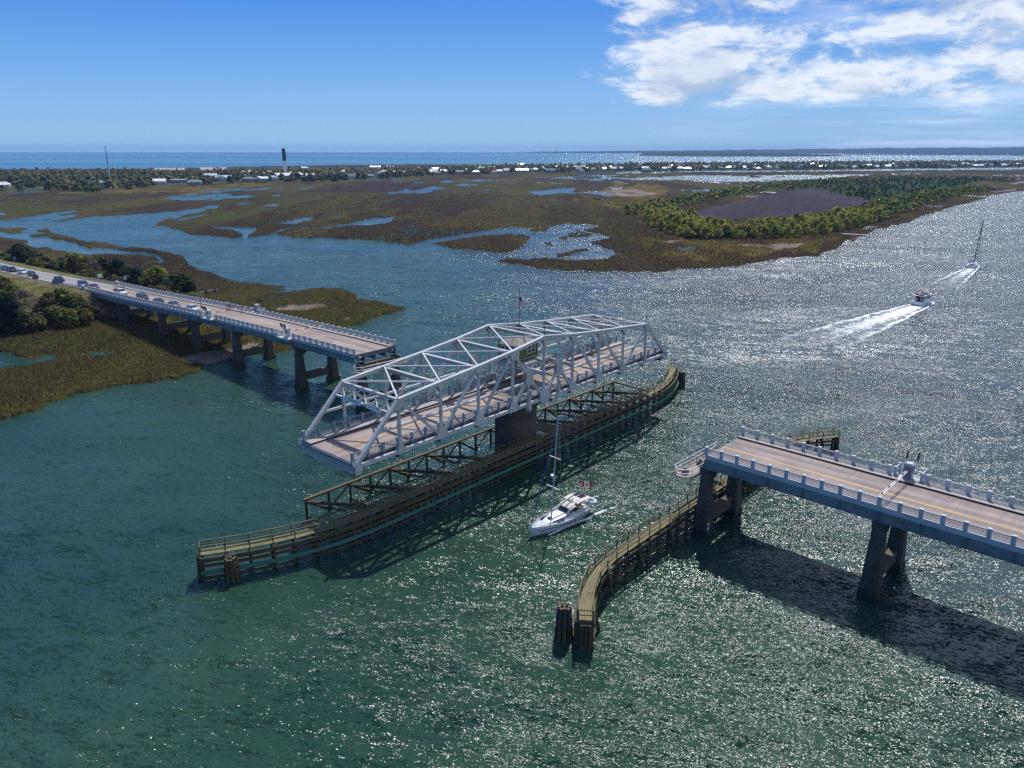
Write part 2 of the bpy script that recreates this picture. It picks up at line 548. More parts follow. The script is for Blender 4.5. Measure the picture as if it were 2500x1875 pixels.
MUD = [
 [(121.1,979.7),(156.1,1020),(168,927.2),(160.9,880),(124.8,845.4),(110.5,871.1),(82,927.2),(93.1,958)],
 [(121.2,415.7),(160.6,421),(148.3,400.6),(133.7,389.3),(134.2,405.5),(120.7,409.5)],
 [(79.4,426.3),(91.9,437.5),(98.5,431.9),(88.5,421)],
 [(-76.8,243.8),(-72.6,247.6),(-62.5,250.4),(-59.9,245.7),(-67.3,239.4),(-74.7,239.4)],
 [(-51.3,226.3),(-48.7,231.3),(-47.8,224.7)],
 [(-82.1,180.9),(-80,186.6),(-75.5,189.5),(-71.5,192.2),(-68.8,198.1),(-66.7,197.3),(-66.2,192.6),(-68.2,188),(-69.5,180.2),(-74.1,176.5),(-77.7,176.2)],
 [(-138.4,213.8),(-134.2,216.3),(-125.9,219.6),(-123.4,217.6),(-129.9,213.8),(-135.5,211.3)],
 [(221,503.2),(237.4,523.6),(241.6,514),(228,498.8)],
 [(743.7,1181.7),(859.7,1325.4),(811,1249.4),(732.4,1150.4)],
 [(581,944.9),(621.5,992.6),(657.8,1027.9),(630.4,988.1),(582.8,938.8)],
 [(373.3,695.8),(400.1,719.2),(393.9,710.8),(369.1,684.6)],
 [(-124.4,268.5),(-121.4,273.1),(-118.6,268.5),(-121.2,265)],
]
GOLD = [
 [(79.1,455.4),(91.9,437.5),(159.5,443.3),(184.2,455.4),(203.2,468.2),(153.2,391.2),(108,357.3),(74.1,349.7),(70.7,391.2)],
 [(124.6,1008.2),(200.6,1220.5),(213.8,1038.3),(107.6,647.5),(90.8,730.5),(74.5,763)],
 [(-550,929.6),(-480.3,1086.1),(-433.9,1133.7),(-411.3,1199.3),(-348.2,1185.6),(-361.3,1021.7),(-359.6,913.1),(-404.8,913.1)],
 [(-649.9,1063.8),(-625.8,1074.8),(-577.8,982.8),(-593.6,973.5)],
]
INTERIOR = [(139.2,612.6),(175,694.9),(233.8,791.1),(314.2,927.2),(385.7,1008.2),(356.3,780.3),(287.1,667.8),(254.7,635.4),(225.1,606),(188.9,577.2),(153.5,573.3),(139.2,585.1)]
SCRUB = [(314.2,927.2),(435.6,1140.6),(577.3,1312.4),(719.5,1363.6),(819.5,1363.6),(632.9,1104.4),(465.8,903),(357.5,780.3),(385.7,1008.2)]
FRONT = [(-696.3,920.8),(-605.9,929.6),(-601.1,982.8),(-566.6,973.5),(-502.9,926.2),(-481.1,943.2),(-497.7,1052.9),(-476.9,1104.7),(-438.6,1146.3),(-416.1,1213.4),(-363,1236.5),(-277.5,1242.4),(-237.5,1288.7),(-195.6,1450.4),(-131.5,1535.9),(-25.8,1658),(108.9,1740.8),(263.1,1865),(347.1,1813.3),(501.9,1934),(781.4,1963),(1064.2,2110),(1467.6,2273.4),(1631.8,2340.9)]
RING_OUTER = [(101.2,601.7),(92.6,535.2),(92.3,474.8),(98.4,443.3),(111.3,436.4),(132.9,443.3),(160.4,445.7),(189.2,468.2),(228.8,510.9),(263.4,552.7),(314.9,623.8),(385.9,724.3),(458.6,817.4),(527,893.6),(602.8,979.7)]
RING_UPPER = [(101.9,612.6),(117.5,660),(133.8,694.9),(152.5,715.2),(180.5,763),(227.9,858.1),(273.2,927.2),(324.5,1002.3),(384.7,1090.5),(444.2,1163.5),(530.5,1246.7),(611.3,1302.6),(688.9,1342.6),(748,1342.6),(789,1312.4),(759.5,1220.5)]
# near trees: east, north, ground height, tall, wide, kind, side of the road
NEAR_TREES = [
 (-227.7, 343.3, 1.4, 3.9, 4.3, 'shrub', 'far'),
 (-218.8, 335.4, 1.4, 3.8, 4.2, 'leafy', 'far'),
 (-210.8, 329.4, 1.4, 9.3, 10.7, 'oak', 'far'),
 (-207.4, 329.4, 1.4, 5.0, 5.6, 'leafy', 'far'),
 (-195.9, 317.2, 1.4, 7.1, 4.4, 'palm', 'far'),
 (-198.9, 326.5, 1.4, 4.7, 6.0, 'leafy', 'far'),
 (-200.5, 320.8, 1.4, 4.1, 7.4, 'brown', 'far'),
 (-187.6, 313.3, 1.4, 4.7, 7.1, 'brown', 'far'),
 (-190.9, 323.6, 1.4, 4.1, 4.9, 'oak', 'far'),
 (-177.5, 305.5, 1.4, 6.2, 7.8, 'oak', 'far'),
 (-188.5, 327.9, 1.4, 5.6, 4.9, 'red', 'far'),
 (-172.2, 302.2, 1.4, 9.0, 8.6, 'leafy', 'far'),
 (-169.9, 306.0, 1.4, 7.6, 6.4, 'bare', 'far'),
 (-164.7, 302.2, 1.4, 6.1, 5.4, 'bare', 'far'),
 (-165.9, 310.7, 1.4, 5.7, 6.9, 'oak', 'far'),
 (-157.3, 290.1, 1.4, 3.1, 5.2, 'leafy', 'far'),
 (-153.5, 288.5, 1.4, 3.6, 4.7, 'leafy', 'far'),
 (-149.9, 290.8, 1.4, 8.5, 7.3, 'oak', 'far'),
 (-149.0, 284.0, 1.4, 3.5, 4.6, 'bare', 'far'),
 (-136.1, 275.3, 1.4, 7.3, 7.6, 'oak', 'far'),
 (-132.8, 275.3, 1.4, 6.2, 5.2, 'bare', 'far'),
 (-126.8, 270.6, 1.4, 8.1, 9.4, 'leafy', 'far'),
 (-121.8, 267.2, 1.4, 4.8, 4.6, 'bare', 'far'),
 (-121.0, 271.2, 1.4, 5.3, 5.1, 'oak', 'far'),
 (-115.0, 265.2, 1.4, 6.5, 6.8, 'oak', 'far'),
 (-111.9, 262.9, 1.4, 4.5, 4.5, 'oak', 'far'),
 (-121.6, 262.9, 1.4, 2.8, 5.7, 'brown', 'far'),
 (-128.2, 266.8, 1.4, 2.4, 4.7, 'brown', 'far'),
 (-141.9, 280.0, 1.4, 3.4, 4.9, 'brown', 'far'),
 (-167.8, 298.5, 1.4, 2.8, 5.4, 'brown', 'far'),
 (-117.4, 261.7, 1.4, 2.3, 5.3, 'brown', 'far'),
 (-185.2, 274.4, 2.0, 4.0, 3.9, 'shrub', 'near'),
 (-170.5, 254.7, 2.0, 6.3, 6.8, 'brown', 'near'),
 (-158.9, 240.8, 2.0, 6.3, 7.2, 'leafy', 'near'),
 (-151.8, 234.4, 2.0, 6.1, 7.0, 'bare', 'near'),
 (-152.2, 252.0, 2.0, 3.4, 5.4, 'oak', 'near'),
 (-137.2, 229.8, 2.0, 6.9, 8.8, 'leafy', 'near'),
 (-139.1, 226.8, 2.0, 6.2, 6.6, 'brown', 'near'),
 (-133.1, 228.3, 2.0, 5.8, 6.6, 'leafy', 'near'),
 (-128.1, 225.7, 0.4, 5.0, 5.5, 'brown', 'near'),
 (-142.4, 225.7, 0.4, 6.9, 8.8, 'bare', 'near'),
 (-132.6, 216.9, 0.4, 5.6, 7.7, 'brown', 'near'),
 (-127.8, 215.6, 0.4, 5.2, 6.9, 'leafy', 'near'),
 (-124.9, 218.2, 0.4, 4.5, 5.6, 'brown', 'near'),
 (-138.8, 208.0, 0.4, 10.6, 8.6, 'cedar', 'near'),
 (-142.5, 208.6, 0.4, 11.4, 7.3, 'cedar', 'near'),
 (-135.4, 209.2, 0.4, 6.1, 6.9, 'brown', 'near'),
 (-154.2, 242.4, 2.0, 2.7, 4.5, 'oak', 'near'),
 (-150.9, 252.9, 2.0, 2.4, 3.9, 'oak', 'near'),
 (-146.6, 235.9, 2.0, 3.4, 5.5, 'shrub', 'near'),
 (-126.1, 225.3, 2.0, 2.5, 3.4, 'brown', 'near'),
 (-134.3, 211.1, 0.4, 3.8, 5.9, 'brown', 'near'),
]
# town houses: east, north, wide, tall, wall, roof
HOUSES = [
 (-660, 1023, 12.9, 8.5, 'white', 'white'),
 (-507, 1135, 14.3, 8.5, 'white', 'white'),
 (-502, 1193, 22.6, 7.0, 'blue', 'flat'),
 (-445, 1105, 17.4, 8.5, 'green', 'grey'),
 (-529, 1385, 20.4, 8.5, 'white', 'silver'),
 (-462, 1265, 28.0, 9.5, 'white', 'silver'),
 (-534, 1600, 25.3, 8.5, 'white', 'silver'),
 (-483, 1512, 13.5, 8.5, 'white', 'silver'),
 (-393, 1238, 18.2, 8.5, 'blue', 'white'),
 (-472, 1540, 14.6, 8.5, 'white', 'silver'),
 (-402, 1374, 27.5, 9.5, 'white', 'white'),
 (-437, 1540, 17.8, 8.5, 'white', 'silver'),
 (-388, 1433, 21.1, 8.5, 'white', 'white'),
 (-356, 1385, 17.5, 8.5, 'blue', 'white'),
 (-341, 1485, 20.3, 8.5, 'white', 'grey'),
 (-509, 1939, 18.4, 8.5, 'white', 'silver'),
 (-333, 1600, 18.5, 8.5, 'white', 'silver'),
 (-285, 1433, 8.3, 8.5, 'white', 'silver'),
 (-301, 1632, 18.9, 8.5, 'blue', 'grey'),
 (-351, 2034, 23.5, 8.5, 'white', 'silver'),
 (-258, 1512, 14.3, 8.5, 'white', 'grey'),
 (-245, 1561, 31.2, 9.5, 'grey', 'silver'),
 (-313, 2034, 16.1, 8.5, 'white', 'silver'),
 (-223, 1600, 20.2, 8.5, 'white', 'grey'),
 (-202, 1665, 21.0, 8.5, 'grey', 'grey'),
 (-227, 1939, 10.2, 8.5, 'white', 'red'),
 (-154, 1600, 10.1, 8.5, 'white', 'silver'),
 (-145, 1665, 22.8, 8.5, 'white', 'silver'),
 (-107, 1600, 15.2, 8.5, 'brown', 'grey'),
 (-99, 1735, 16.4, 8.5, 'white', 'silver'),
 (-73, 1600, 13.5, 8.5, 'grey', 'silver'),
 (-82, 2034, 23.5, 8.5, 'white', 'silver'),
 (-52, 1986, 18.8, 8.5, 'white', 'silver'),
 (-36, 1600, 11.8, 8.5, 'white', 'red'),
 (22, 1735, 23.7, 8.5, 'blue', 'silver'),
 (39, 1772, 14.0, 8.5, 'blue', 'grey'),
 (54, 1811, 11.4, 8.5, 'white', 'silver'),
 (28, 2387, 16.3, 8.5, 'white', 'silver'),
 (75, 2140, 13.5, 8.5, 'white', 'silver'),
 (77, 1852, 7.8, 8.5, 'white', 'silver'),
 (88, 1735, 13.7, 8.5, 'blue', 'grey'),
 (111, 1939, 7.1, 8.5, 'white', 'silver'),
 (135, 1986, 16.7, 8.5, 'white', 'silver'),
 (167, 2034, 18.2, 8.5, 'blue', 'blue'),
 (189, 1986, 21.9, 8.5, 'grey', 'grey'),
 (147, 1665, 9.6, 8.5, 'white', 'grey'),
 (246, 2140, 13.5, 8.5, 'white', 'silver'),
 (249, 2034, 12.8, 8.5, 'grey', 'silver'),
 (283, 2197, 10.4, 8.5, 'white', 'silver'),
 (310, 2010, 44.4, 7.0, 'brown', 'brown'),
 (299, 1761, 20.4, 7.0, 'grey', 'green'),
 (377, 2320, 15.9, 8.5, 'grey', 'grey'),
 (424, 2140, 18.0, 8.5, 'white', 'silver'),
 (461, 2197, 32.4, 8.5, 'blue', 'blue'),
 (510, 2140, 27.0, 8.5, 'blue', 'grey'),
 (536, 2140, 24.8, 8.5, 'blue', 'grey'),
 (601, 2263, 40.5, 9.5, 'white', 'silver'),
 (599, 2140, 15.8, 8.5, 'blue', 'grey'),
 (671, 2320, 15.9, 8.5, 'white', 'silver'),
 (679, 2257, 22.6, 8.5, 'white', 'silver'),
 (589, 1894, 10.0, 8.5, 'white', 'silver'),
 (750, 2257, 15.4, 8.5, 'blue', 'grey'),
 (816, 2257, 17.8, 8.5, 'white', 'grey'),
 (775, 2086, 8.8, 8.5, 'white', 'silver'),
 (927, 2426, 21.7, 8.5, 'blue', 'silver'),
 (878, 2197, 28.9, 8.5, 'blue', 'grey'),
 (890, 2140, 27.0, 8.5, 'blue', 'grey'),
 (1023, 2257, 35.6, 8.5, 'blue', 'silver'),
 (1147, 2426, 25.5, 8.5, 'white', 'silver'),
 (1216, 2426, 23.0, 8.5, 'grey', 'grey'),
 (1320, 2426, 25.5, 8.5, 'white', 'grey'),
 (1388, 2426, 38.3, 8.5, 'white', 'silver'),
 (1450, 2426, 19.1, 8.5, 'grey', 'grey'),
 (1540, 2426, 30.6, 8.5, 'blue', 'silver'),
]
BOATHOUSES = [
 (410, 1992),
 (430, 1992),
 (520, 1970),
 (552, 1992),
 (575, 2008),
 (578, 1948),
 (707, 2063),
 (1024, 2161),
 (1112, 2250),
 (1323, 2333),
 (1368, 2345),
 (1442, 2396),
 (1482, 2396),
]

# ------------------------------------------------------------------ water
def water_material(name='tidal_water', calm=1.0):
    m = bpy.data.materials.new(name)
    m.use_nodes = True
    nt = m.node_tree
    b = nt.nodes['Principled BSDF']
    pos = nd(nt, 'ShaderNodeTexCoord').outputs['Object']
    rot = nd(nt, 'ShaderNodeMapping', {'Vector': pos, 'Rotation': (0, 0, R(14))}).outputs[0]
    st = nd(nt, 'ShaderNodeVectorMath', {0: rot, 1: (0.40, 1.0, 1.0)}, operation='MULTIPLY').outputs[0]
    # wave facets: four sizes of chop, each a random slope
    slope = None
    for sc_, amp, det in ((0.09, 0.34, 2.0), (0.45, 0.95, 1.0), (2.4, 1.5, 1.0), (10.0, 1.6, 0.0)):
        c = noise(nt, st, sc_, det, 0.5, 0.3, out=1)
        c = nd(nt, 'ShaderNodeVectorMath', {0: c, 1: (0.5, 0.5, 0.5)}, operation='SUBTRACT').outputs[0]
        c = nd(nt, 'ShaderNodeVectorMath', {0: c, 1: (amp, amp, 0.0)}, operation='MULTIPLY').outputs[0]
        slope = c if slope is None else nd(nt, 'ShaderNodeVectorMath', {0: slope, 1: c}, operation='ADD').outputs[0]
    # gusts: rougher and smoother streaks on the surface
    gp = nd(nt, 'ShaderNodeMapping', {'Vector': pos, 'Rotation': (0, 0, R(-28)), 'Scale': (0.35, 1.0, 1.0)}).outputs[0]
    gust = smooth(nt, noise(nt, gp, 0.022, 6.0, 0.66, 1.0), 0.3, 0.7, 0.5, 1.35)
    # the creek side lies in the lee of the marsh, the channel to the east is windy
    sx = nd(nt, 'ShaderNodeSeparateXYZ', {0: pos}).outputs
    lee = smooth(nt, mth(nt, 'SUBTRACT', sx[0], mth(nt, 'MULTIPLY', sx[1], 0.06)), -75.0, 35.0, 0.74, 1.14)
    gust = mth(nt, 'MULTIPLY', gust, lee)
    if calm < 1.0:
        gust = mth(nt, 'MULTIPLY', gust, calm)
    slope = nd(nt, 'ShaderNodeVectorMath', {0: slope, 3: gust}, operation='SCALE').outputs[0]
    # spread slopes along one axis and add a constant offset, moving sun glitter eastward
    sp = nd(nt, 'ShaderNodeSeparateXYZ', {0: slope})
    nx = mth(nt, 'ADD', mth(nt, 'ADD', mth(nt, 'MULTIPLY', sp.outputs[0], 0.85), mth(nt, 'MULTIPLY', sp.outputs[1], 0.5)), -0.075)
    ny = mth(nt, 'MULTIPLY', sp.outputs[1], 1.25)
    nv = nd(nt, 'ShaderNodeCombineXYZ', {0: nx, 1: ny, 2: 1.0}).outputs[0]
    nv = nd(nt, 'ShaderNodeVectorMath', {0: nv}, operation='NORMALIZE').outputs[0]
    nt.links.new(nv, b.inputs['Normal'])
    # murky green in the channel, bluer over the ocean, cloud shadow bands painted out there
    sep = nd(nt, 'ShaderNodeSeparateXYZ', {0: pos})
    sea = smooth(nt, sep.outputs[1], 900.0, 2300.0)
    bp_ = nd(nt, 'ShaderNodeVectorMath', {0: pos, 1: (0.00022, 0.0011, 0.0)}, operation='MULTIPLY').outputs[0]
    bank = smooth(nt, noise(nt, bp_, 1.0, 4.0, 0.5), 0.42, 0.58)  # stretched noise bands, the dark ones painted as cloud shadow on the sea
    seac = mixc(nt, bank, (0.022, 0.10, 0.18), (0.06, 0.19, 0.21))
    mud = smooth(nt, noise(nt, pos, 0.018, 4.0, 0.55), 0.35, 0.65)
    rivc = mixc(nt, mud, (0.012, 0.041, 0.026), (0.024, 0.060, 0.034))
    blueing = smooth(nt, mth(nt, 'ADD', sep.outputs[0], mth(nt, 'MULTIPLY', mth(nt, 'SUBTRACT', sep.outputs[1], 90.0), 0.3)), 5.0, 130.0)  # base colour turns bluer eastwards and with distance
    rivc = mixc(nt, mth(nt, 'MULTIPLY', blueing, 0.85), rivc, (0.009, 0.026, 0.040))
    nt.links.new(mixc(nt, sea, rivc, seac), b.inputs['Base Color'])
    nt.links.new(smooth(nt, noise(nt, gp, 0.05, 4.0, 0.6, 0.6), 0.3, 0.7, 0.17 * min(1, calm + .1), 0.27 * calm), b.inputs['Roughness'])
    b.inputs['IOR'].default_value = 1.333
    b.inputs['Specular IOR Level'].default_value = 0.5
    return m


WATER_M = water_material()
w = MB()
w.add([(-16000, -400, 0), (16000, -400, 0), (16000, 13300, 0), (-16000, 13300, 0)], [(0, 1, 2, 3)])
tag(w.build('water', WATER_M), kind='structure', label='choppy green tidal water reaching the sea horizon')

# sheltered pools inside the marsh: the same water, hardly ruffled
POOL_M = water_material('sheltered_water', 0.45)
for p_ in PONDS:
    cx_ = sum(q[0] for q in p_) / len(p_)
    cy_ = sum(q[1] for q in p_) / len(p_)
    w = MB()
    w.add([(cx_ + (q[0] - cx_) * 1.12, cy_ + (q[1] - cy_) * 1.12, 0.05) for q in p_], [tuple(range(len(p_)))])
    tag(w.build('pool_water', POOL_M), kind='structure', label='still pool of water in the marsh')


# ------------------------------------------------------------------ marsh and island ground
def ground_grid():
    nth, rows = 900, 430
    th = np.linspace(R(-41), R(41), nth)
    # ring radii closer together nearby
    vv = np.concatenate([np.linspace(1200, 700, 190), np.linspace(697, 392, 240)])
    yy = (vv - 937.5) / 1863.0
    P_ = R(17.106)
    rad = CAM_H * (math.cos(P_) - yy * math.sin(P_)) / (math.sin(P_) + yy * math.cos(P_))
    T, RR = np.meshgrid(th, rad)
    X = RR * np.tan(T)
    Y = RR
    wob = np.clip(RR / 260.0, 0.5, 6.0)
    jx = (fbm(X / (3.5 * wob), Y / (6 * wob)) - 0.5) * 7.0 * wob
    jy = (fbm(X / (3.5 * wob) + 50, Y / (6 * wob) + 31) - 0.5) * 11.0 * wob
    x, y = X + jx, Y + jy
    land = np.zeros(X.shape, bool)
    for k in LAND:
        land |= inside(LAND[k], x, y)
    for p in PONDS:
        land &= ~inside(p, x, y)
    for p in ISLETS:
        land |= inside(p, x, y)
    mud = np.zeros(X.shape, bool)
    for p in MUD:
        mud |= inside(p, x, y)
    gold = np.zeros(X.shape)
    for p in GOLD:
        gold = np.maximum(gold, inside(p, X + 3 * jx, Y + 3 * jy) * 1.0)
    inter = inside(INTERIOR, x, y)
    scrub = inside(SCRUB, x, y)
    # many small creeks and pools in the marsh middle
    pool = fbm(X / 34, Y / 95, 5)
    wet = (pool > 0.685) & (Y > 420) & (Y < 1500) & ~inter & ~scrub
    land &= ~wet
    n1 = fbm(X / 60, Y / 170, 4)
    n2 = fbm(X / 9 + 7, Y / 22, 4)
    n3 = fbm(X / 160 + 3, Y / 420, 3)
    far = np.clip((Y - 230) / 400, 0, 1)
    brown = np.array([0.040, 0.021, 0.018])
    olive = np.array([0.050, 0.041, 0.012])
    dark = np.array([0.017, 0.012, 0.013])
    green = np.array([0.062, 0.078, 0.013])
    goldc = np.array([0.125, 0.090, 0.016])
    purple = np.array([0.050, 0.037, 0.055])

    def lerp(a, b, f):
        return a + (b - a) * f[..., None]
    c = np.broadcast_to(olive, X.shape + (3,)) * 1.0
    c = lerp(c, brown, np.clip((n1 - 0.36) * 6, 0, 1) * (0.4 + 0.58 * far))
    c = lerp(c, dark, np.clip((n2 - 0.5) * 5, 0, 1) * 0.6)
    c = lerp(c, green, np.clip((n3 - 0.55) * 8, 0, 1) * np.clip((n2 - 0.35) * 4, 0, 1) * 0.6)
    c = lerp(c, np.array([0.075, 0.062, 0.016]), np.clip((fbm(X / 45 + 11, Y / 260, 4) - 0.52) * 9, 0, 1) * 0.7)
    c = lerp(c, goldc, gold * np.clip((n2 - 0.25) * 3, 0, 1) * 0.9)
    c = lerp(c, purple[None, None, :] * (0.65 + 0.8 * n2[..., None]) * np.array([1.0, 1.0, 1.0]), inter * 1.0)
    c = lerp(c, np.array([0.030, 0.028, 0.030]), inter * np.clip((n1 - 0.45) * 7, 0, 1) * 0.7)
    c = lerp(c, np.array([0.085, 0.060, 0.045]), inter * np.clip((n3 - 0.5) * 7, 0, 1) * 0.5)
    c = lerp(c, np.array([0.030, 0.042, 0.013]), scrub * 1.0)
    mudc = np.array([0.22, 0.17, 0.14])
    c = lerp(c, mudc, mud * np.clip(0.35 + (n2 - 0.3) * 2, 0, 1))
    town = (Y > 900) & (X < 900)
    Z = np.where(land, 0.42 + 0.5 * (n2 - 0.45), -0.45)
    Z = np.where(land & mud, 0.16 + 0.06 * n2, Z)
    V = np.stack([X, Y, Z], -1).reshape(-1, 3)
    idx = np.arange(X.size).reshape(X.shape)
    q = np.stack([idx[:-1, :-1], idx[:-1, 1:], idx[1:, 1:], idx[1:, :-1]], -1)
    keep = (land[:-1, :-1] | land[:-1, 1:] | land[1:, 1:] | land[1:, :-1])
    q = q[keep]
    used = np.unique(q)
    rem = np.full(X.size, -1)
    rem[used] = np.arange(len(used))
    return V[used], rem[q], c.reshape(-1, 3)[used]


MARSH_M = attr_mat('marsh_ground', 0.95, var=((0.9, 0.55, 1.35), (0.22, 0.7, 1.25)), bump=(1.6, 0.9, 0.6), spec=0.05)
_v, _f, _c = ground_grid()
tag(link('marsh_ground', fast_mesh('marsh_ground', _v, _f, MARSH_M, _c, True)), kind='structure', label='brown and olive salt marsh cut by creeks and pools')


def on_land(x, y):
    r = np.zeros(x.shape, bool)
    for k in LAND:
        r |= inside(LAND[k], x, y)
    for p in PONDS:
        r &= ~inside(p, x, y)
    for p in ISLETS:
        r |= inside(p, x, y)
    for p in MUD:
        r &= ~inside(p, x, y)
    return r


# ------------------------------------------------------------------ causeway bank and road
ROAD = [(-37.4, 11.4), (-50, 11.25), (-66, 10.9), (-83, 10.45), (-102, 9.85), (-116, 9.3), (-133, 8.5), (-152, 7.75), (-177, 7.0), (-200, 6.4), (-225, 5.85), (-260, 5.3), (-320, 4.9), (-420, 4.8)]


def road_z(x):
    return float(np.interp(-x, [-p[0] for p in ROAD], [p[1] for p in ROAD]))


def road_y(x):
    """centre of the road: straight on the bridge, bending slightly on the causeway"""
    return -0.9 if x > -181 else -0.9 + 0.071 * (x + 181) - 0.06 * min(1.0, (-181 - x) / 30.0)


def bank():
    offs = [(-60, 0.2), (-42, 0.6), (-30, 1.6), (-20, 3.4), (-11, -0.35), (-7.0, -0.12), (0, -0.06), (7.0, -0.12), (9.5, -0.6), (16, 2.6), (24, 0.9), (34, 0.3)]
    vs, cs = [], []
    xs = [-176 - i * 3.0 for i in range(84)]
    rnd = random.Random(3)
    for i, x in enumerate(xs):
        zr = road_z(min(x, -181.5)) if x < -181 else 6.8
        end = 0.0 if i > 2 else (0.8 - 0.3 * i)
        for (o, h) in offs:
            z = zr + h if abs(o) <= 11 and o < 12 and not (o > 9.6) else h + rnd.uniform(-0.25, 0.25)
            if o in (-20, 16):
                z = min(z, zr - 0.8)
            z = max(0.1, z)
            if abs(o) > 8:
                z *= (1 - end * 0.5)
            yy = road_y(x) + o + (rnd.uniform(-1, 1) if abs(o) > 8 else 0)
            p = Ap(x - end * abs(o) * 0.0, yy, z)
            vs.append(p)
            g = rnd.uniform(0, 1)
            if abs(o) > 26:
                cs.append((0.045, 0.045, 0.016))
            elif abs(o) > 8:
                cs.append((0.105 + 0.02 * g, 0.098 + 0.012 * g, 0.032))
            else:
                cs.append((0.13, 0.11, 0.06))
    n = len(offs)
    fs = [(i * n + j, i * n + j + 1, (i + 1) * n + j + 1, (i + 1) * n + j) for i in range(len(xs) - 1) for j in range(n - 1)]
    # the toe below the abutment
    k = len(vs)
    for (o, h) in offs:
        vs.append(Ap(-166 if abs(o) < 20 else -172, road_y(-181) + o * 1.05, 0.1))
        cs.append((0.09, 0.08, 0.06))
    fs += [(k + j, k + j + 1, j + 1, j) for j in range(n - 1)]
    m = attr_mat('bank_grass', 0.95, var=((0.8, 0.7, 1.3), (0.12, 0.75, 1.2)), bump=(2.5, 0.6, 0.25), spec=0.05)
    me = fast_mesh('causeway_bank', [tuple(v) for v in vs], fs, m, np.array(cs), True)
    tag(link('causeway_bank', me), kind='structure', label='grassy causeway bank carrying the road to the bridge')


bank()
ASPH = pbr('road_asphalt', (0.23, 0.225, 0.235), 0.85, var=(0.6, 0.5, (0.17, 0.165, 0.17)), bump=(30, 0.2, 0.01))
YELL = pbr('yellow_paint', (0.62, 0.36, 0.05), 0.6, var=(1.2, 0.5, (0.40, 0.28, 0.12)))
WHTP = pbr('white_paint', (0.72, 0.72, 0.70), 0.6, var=(1.5, 0.4, (0.5, 0.5, 0.48)))


def strip_on_road(name, y0, y1, x0, x1, dz, m, step=3.0, label=None, seg=None):
    vs, fs = [], []
    n = int(abs(x1 - x0) / step) + 1
    for i in range(n + 1):
        x = x0 + (x1 - x0) * i / n
        for yy in (y0, y1):
            vs.append(Ap(x, road_y(x) + yy, road_z(x) + dz))
    fs = [(2 * i, 2 * i + 1, 2 * i + 3, 2 * i + 2) for i in range(n)]
    if seg:
        fs = [f for i, f in enumerate(fs) if (i // seg) % 3 == 0]
    mb = MB()
    mb.add(vs, fs)
    return tag(mb.build(name, m), kind='structure', label=label)


strip_on_road('road', -4.6, 4.6, -181, -420, 0.0, ASPH, label='two lane asphalt road on the causeway')
for a, b_, c_ in ((-0.22, -0.10, YELL), (0.10, 0.22, YELL), (-3.75, -3.6, WHTP), (3.6, 3.75, WHTP)):
    strip_on_road('road_marking', a, b_, -181, -420, 0.012, c_, label='painted line on the causeway road')


# ------------------------------------------------------------------ far shores beyond the sea inlet
def far_land(name, pts, top, label, seed, step):
    """low wooded land: a lumpy canopy over an outline given as near edge and far edge"""
    rnd = np.random.default_rng(seed)
    near, farr = pts
    xs = np.arange(near[0][0], near[-1][0], step)
    yn = np.interp(xs, [p[0] for p in near], [p[1] for p in near])
    yf = np.interp(xs, [p[0] for p in farr], [p[1] for p in farr])
    tp = np.interp(xs, [p[0] for p in top], [p[1] for p in top])
    rows = 9
    V, C = [], []
    for j in range(rows):
        t = j / (rows - 1)
        y = yn + (yf - yn) * t
        h = np.minimum(tp, 2 + 11 * min(1, j / 1.0) + (tp - 12) * t ** 0.8)
        h = h * (0.72 + 0.56 * fbm(xs / (step * 5) + seed, np.full(xs.shape, j * 3.1), 4))
        if j == 0:
            h[:] = 0.05
        ex = np.minimum(1, np.minimum(np.arange(len(xs)), np.arange(len(xs))[::-1]) / 12.0)
        V.append(np.stack([xs, y, h * ex + 0.02], -1))
        g = rnd.random((len(xs), 1))
        C.append(np.array([0.020, 0.030, 0.016]) * (0.7 + 0.6 * g))
    V, C = np.concatenate(V), np.concatenate(C)
    n = len(xs)
    f = [(j * n + i, j * n + i + 1, (j + 1) * n + i + 1, (j + 1) * n + i) for j in range(rows - 1) for i in range(n - 1)]
    m = attr_mat('far_woods', 0.95, var=((0.02, 0.6, 1.4),), spec=0.05)
    tag(link(name, fast_mesh(name, V, f, m, C)), kind='stuff', label=label)


far_land('far_shore', ([(60, 12000), (700, 10800), (2300, 9200), (3700, 9000), (6000, 7600), (9500, 7000)], [(60, 12600), (2300, 12400), (9500, 12500)]),
         [(60, 9), (1100, 16), (2300, 26), (4200, 46), (6000, 66), (9500, 84)], 'low wooded mainland shore along the horizon', 5, 26)
far_land('far_point', ([(1020, 6000), (1300, 5600), (1900, 5500), (2550, 5900)], [(1020, 6500), (1500, 8600), (2550, 6800)]),
         [(1020, 6), (1300, 20), (2000, 22), (2550, 7)], 'wooded point reaching into the bright inlet', 9, 16)
far_land('far_island', ([(3900, 6100), (4200, 5950), (5100, 6000), (5300, 6100)], [(3900, 6300), (5300, 6300)]),
         [(3900, 6), (4500, 13), (5300, 6)], 'small dark island fort in the bright inlet', 12, 14)
far_land('far_marsh', ([(2700, 7300), (3200, 6900), (4300, 6800), (5600, 6900)], [(2700, 7400), (5600, 7350)]),
         [(2700, 3), (4300, 7), (5600, 5)], 'thin marsh bar lying off the far shore', 15, 16)

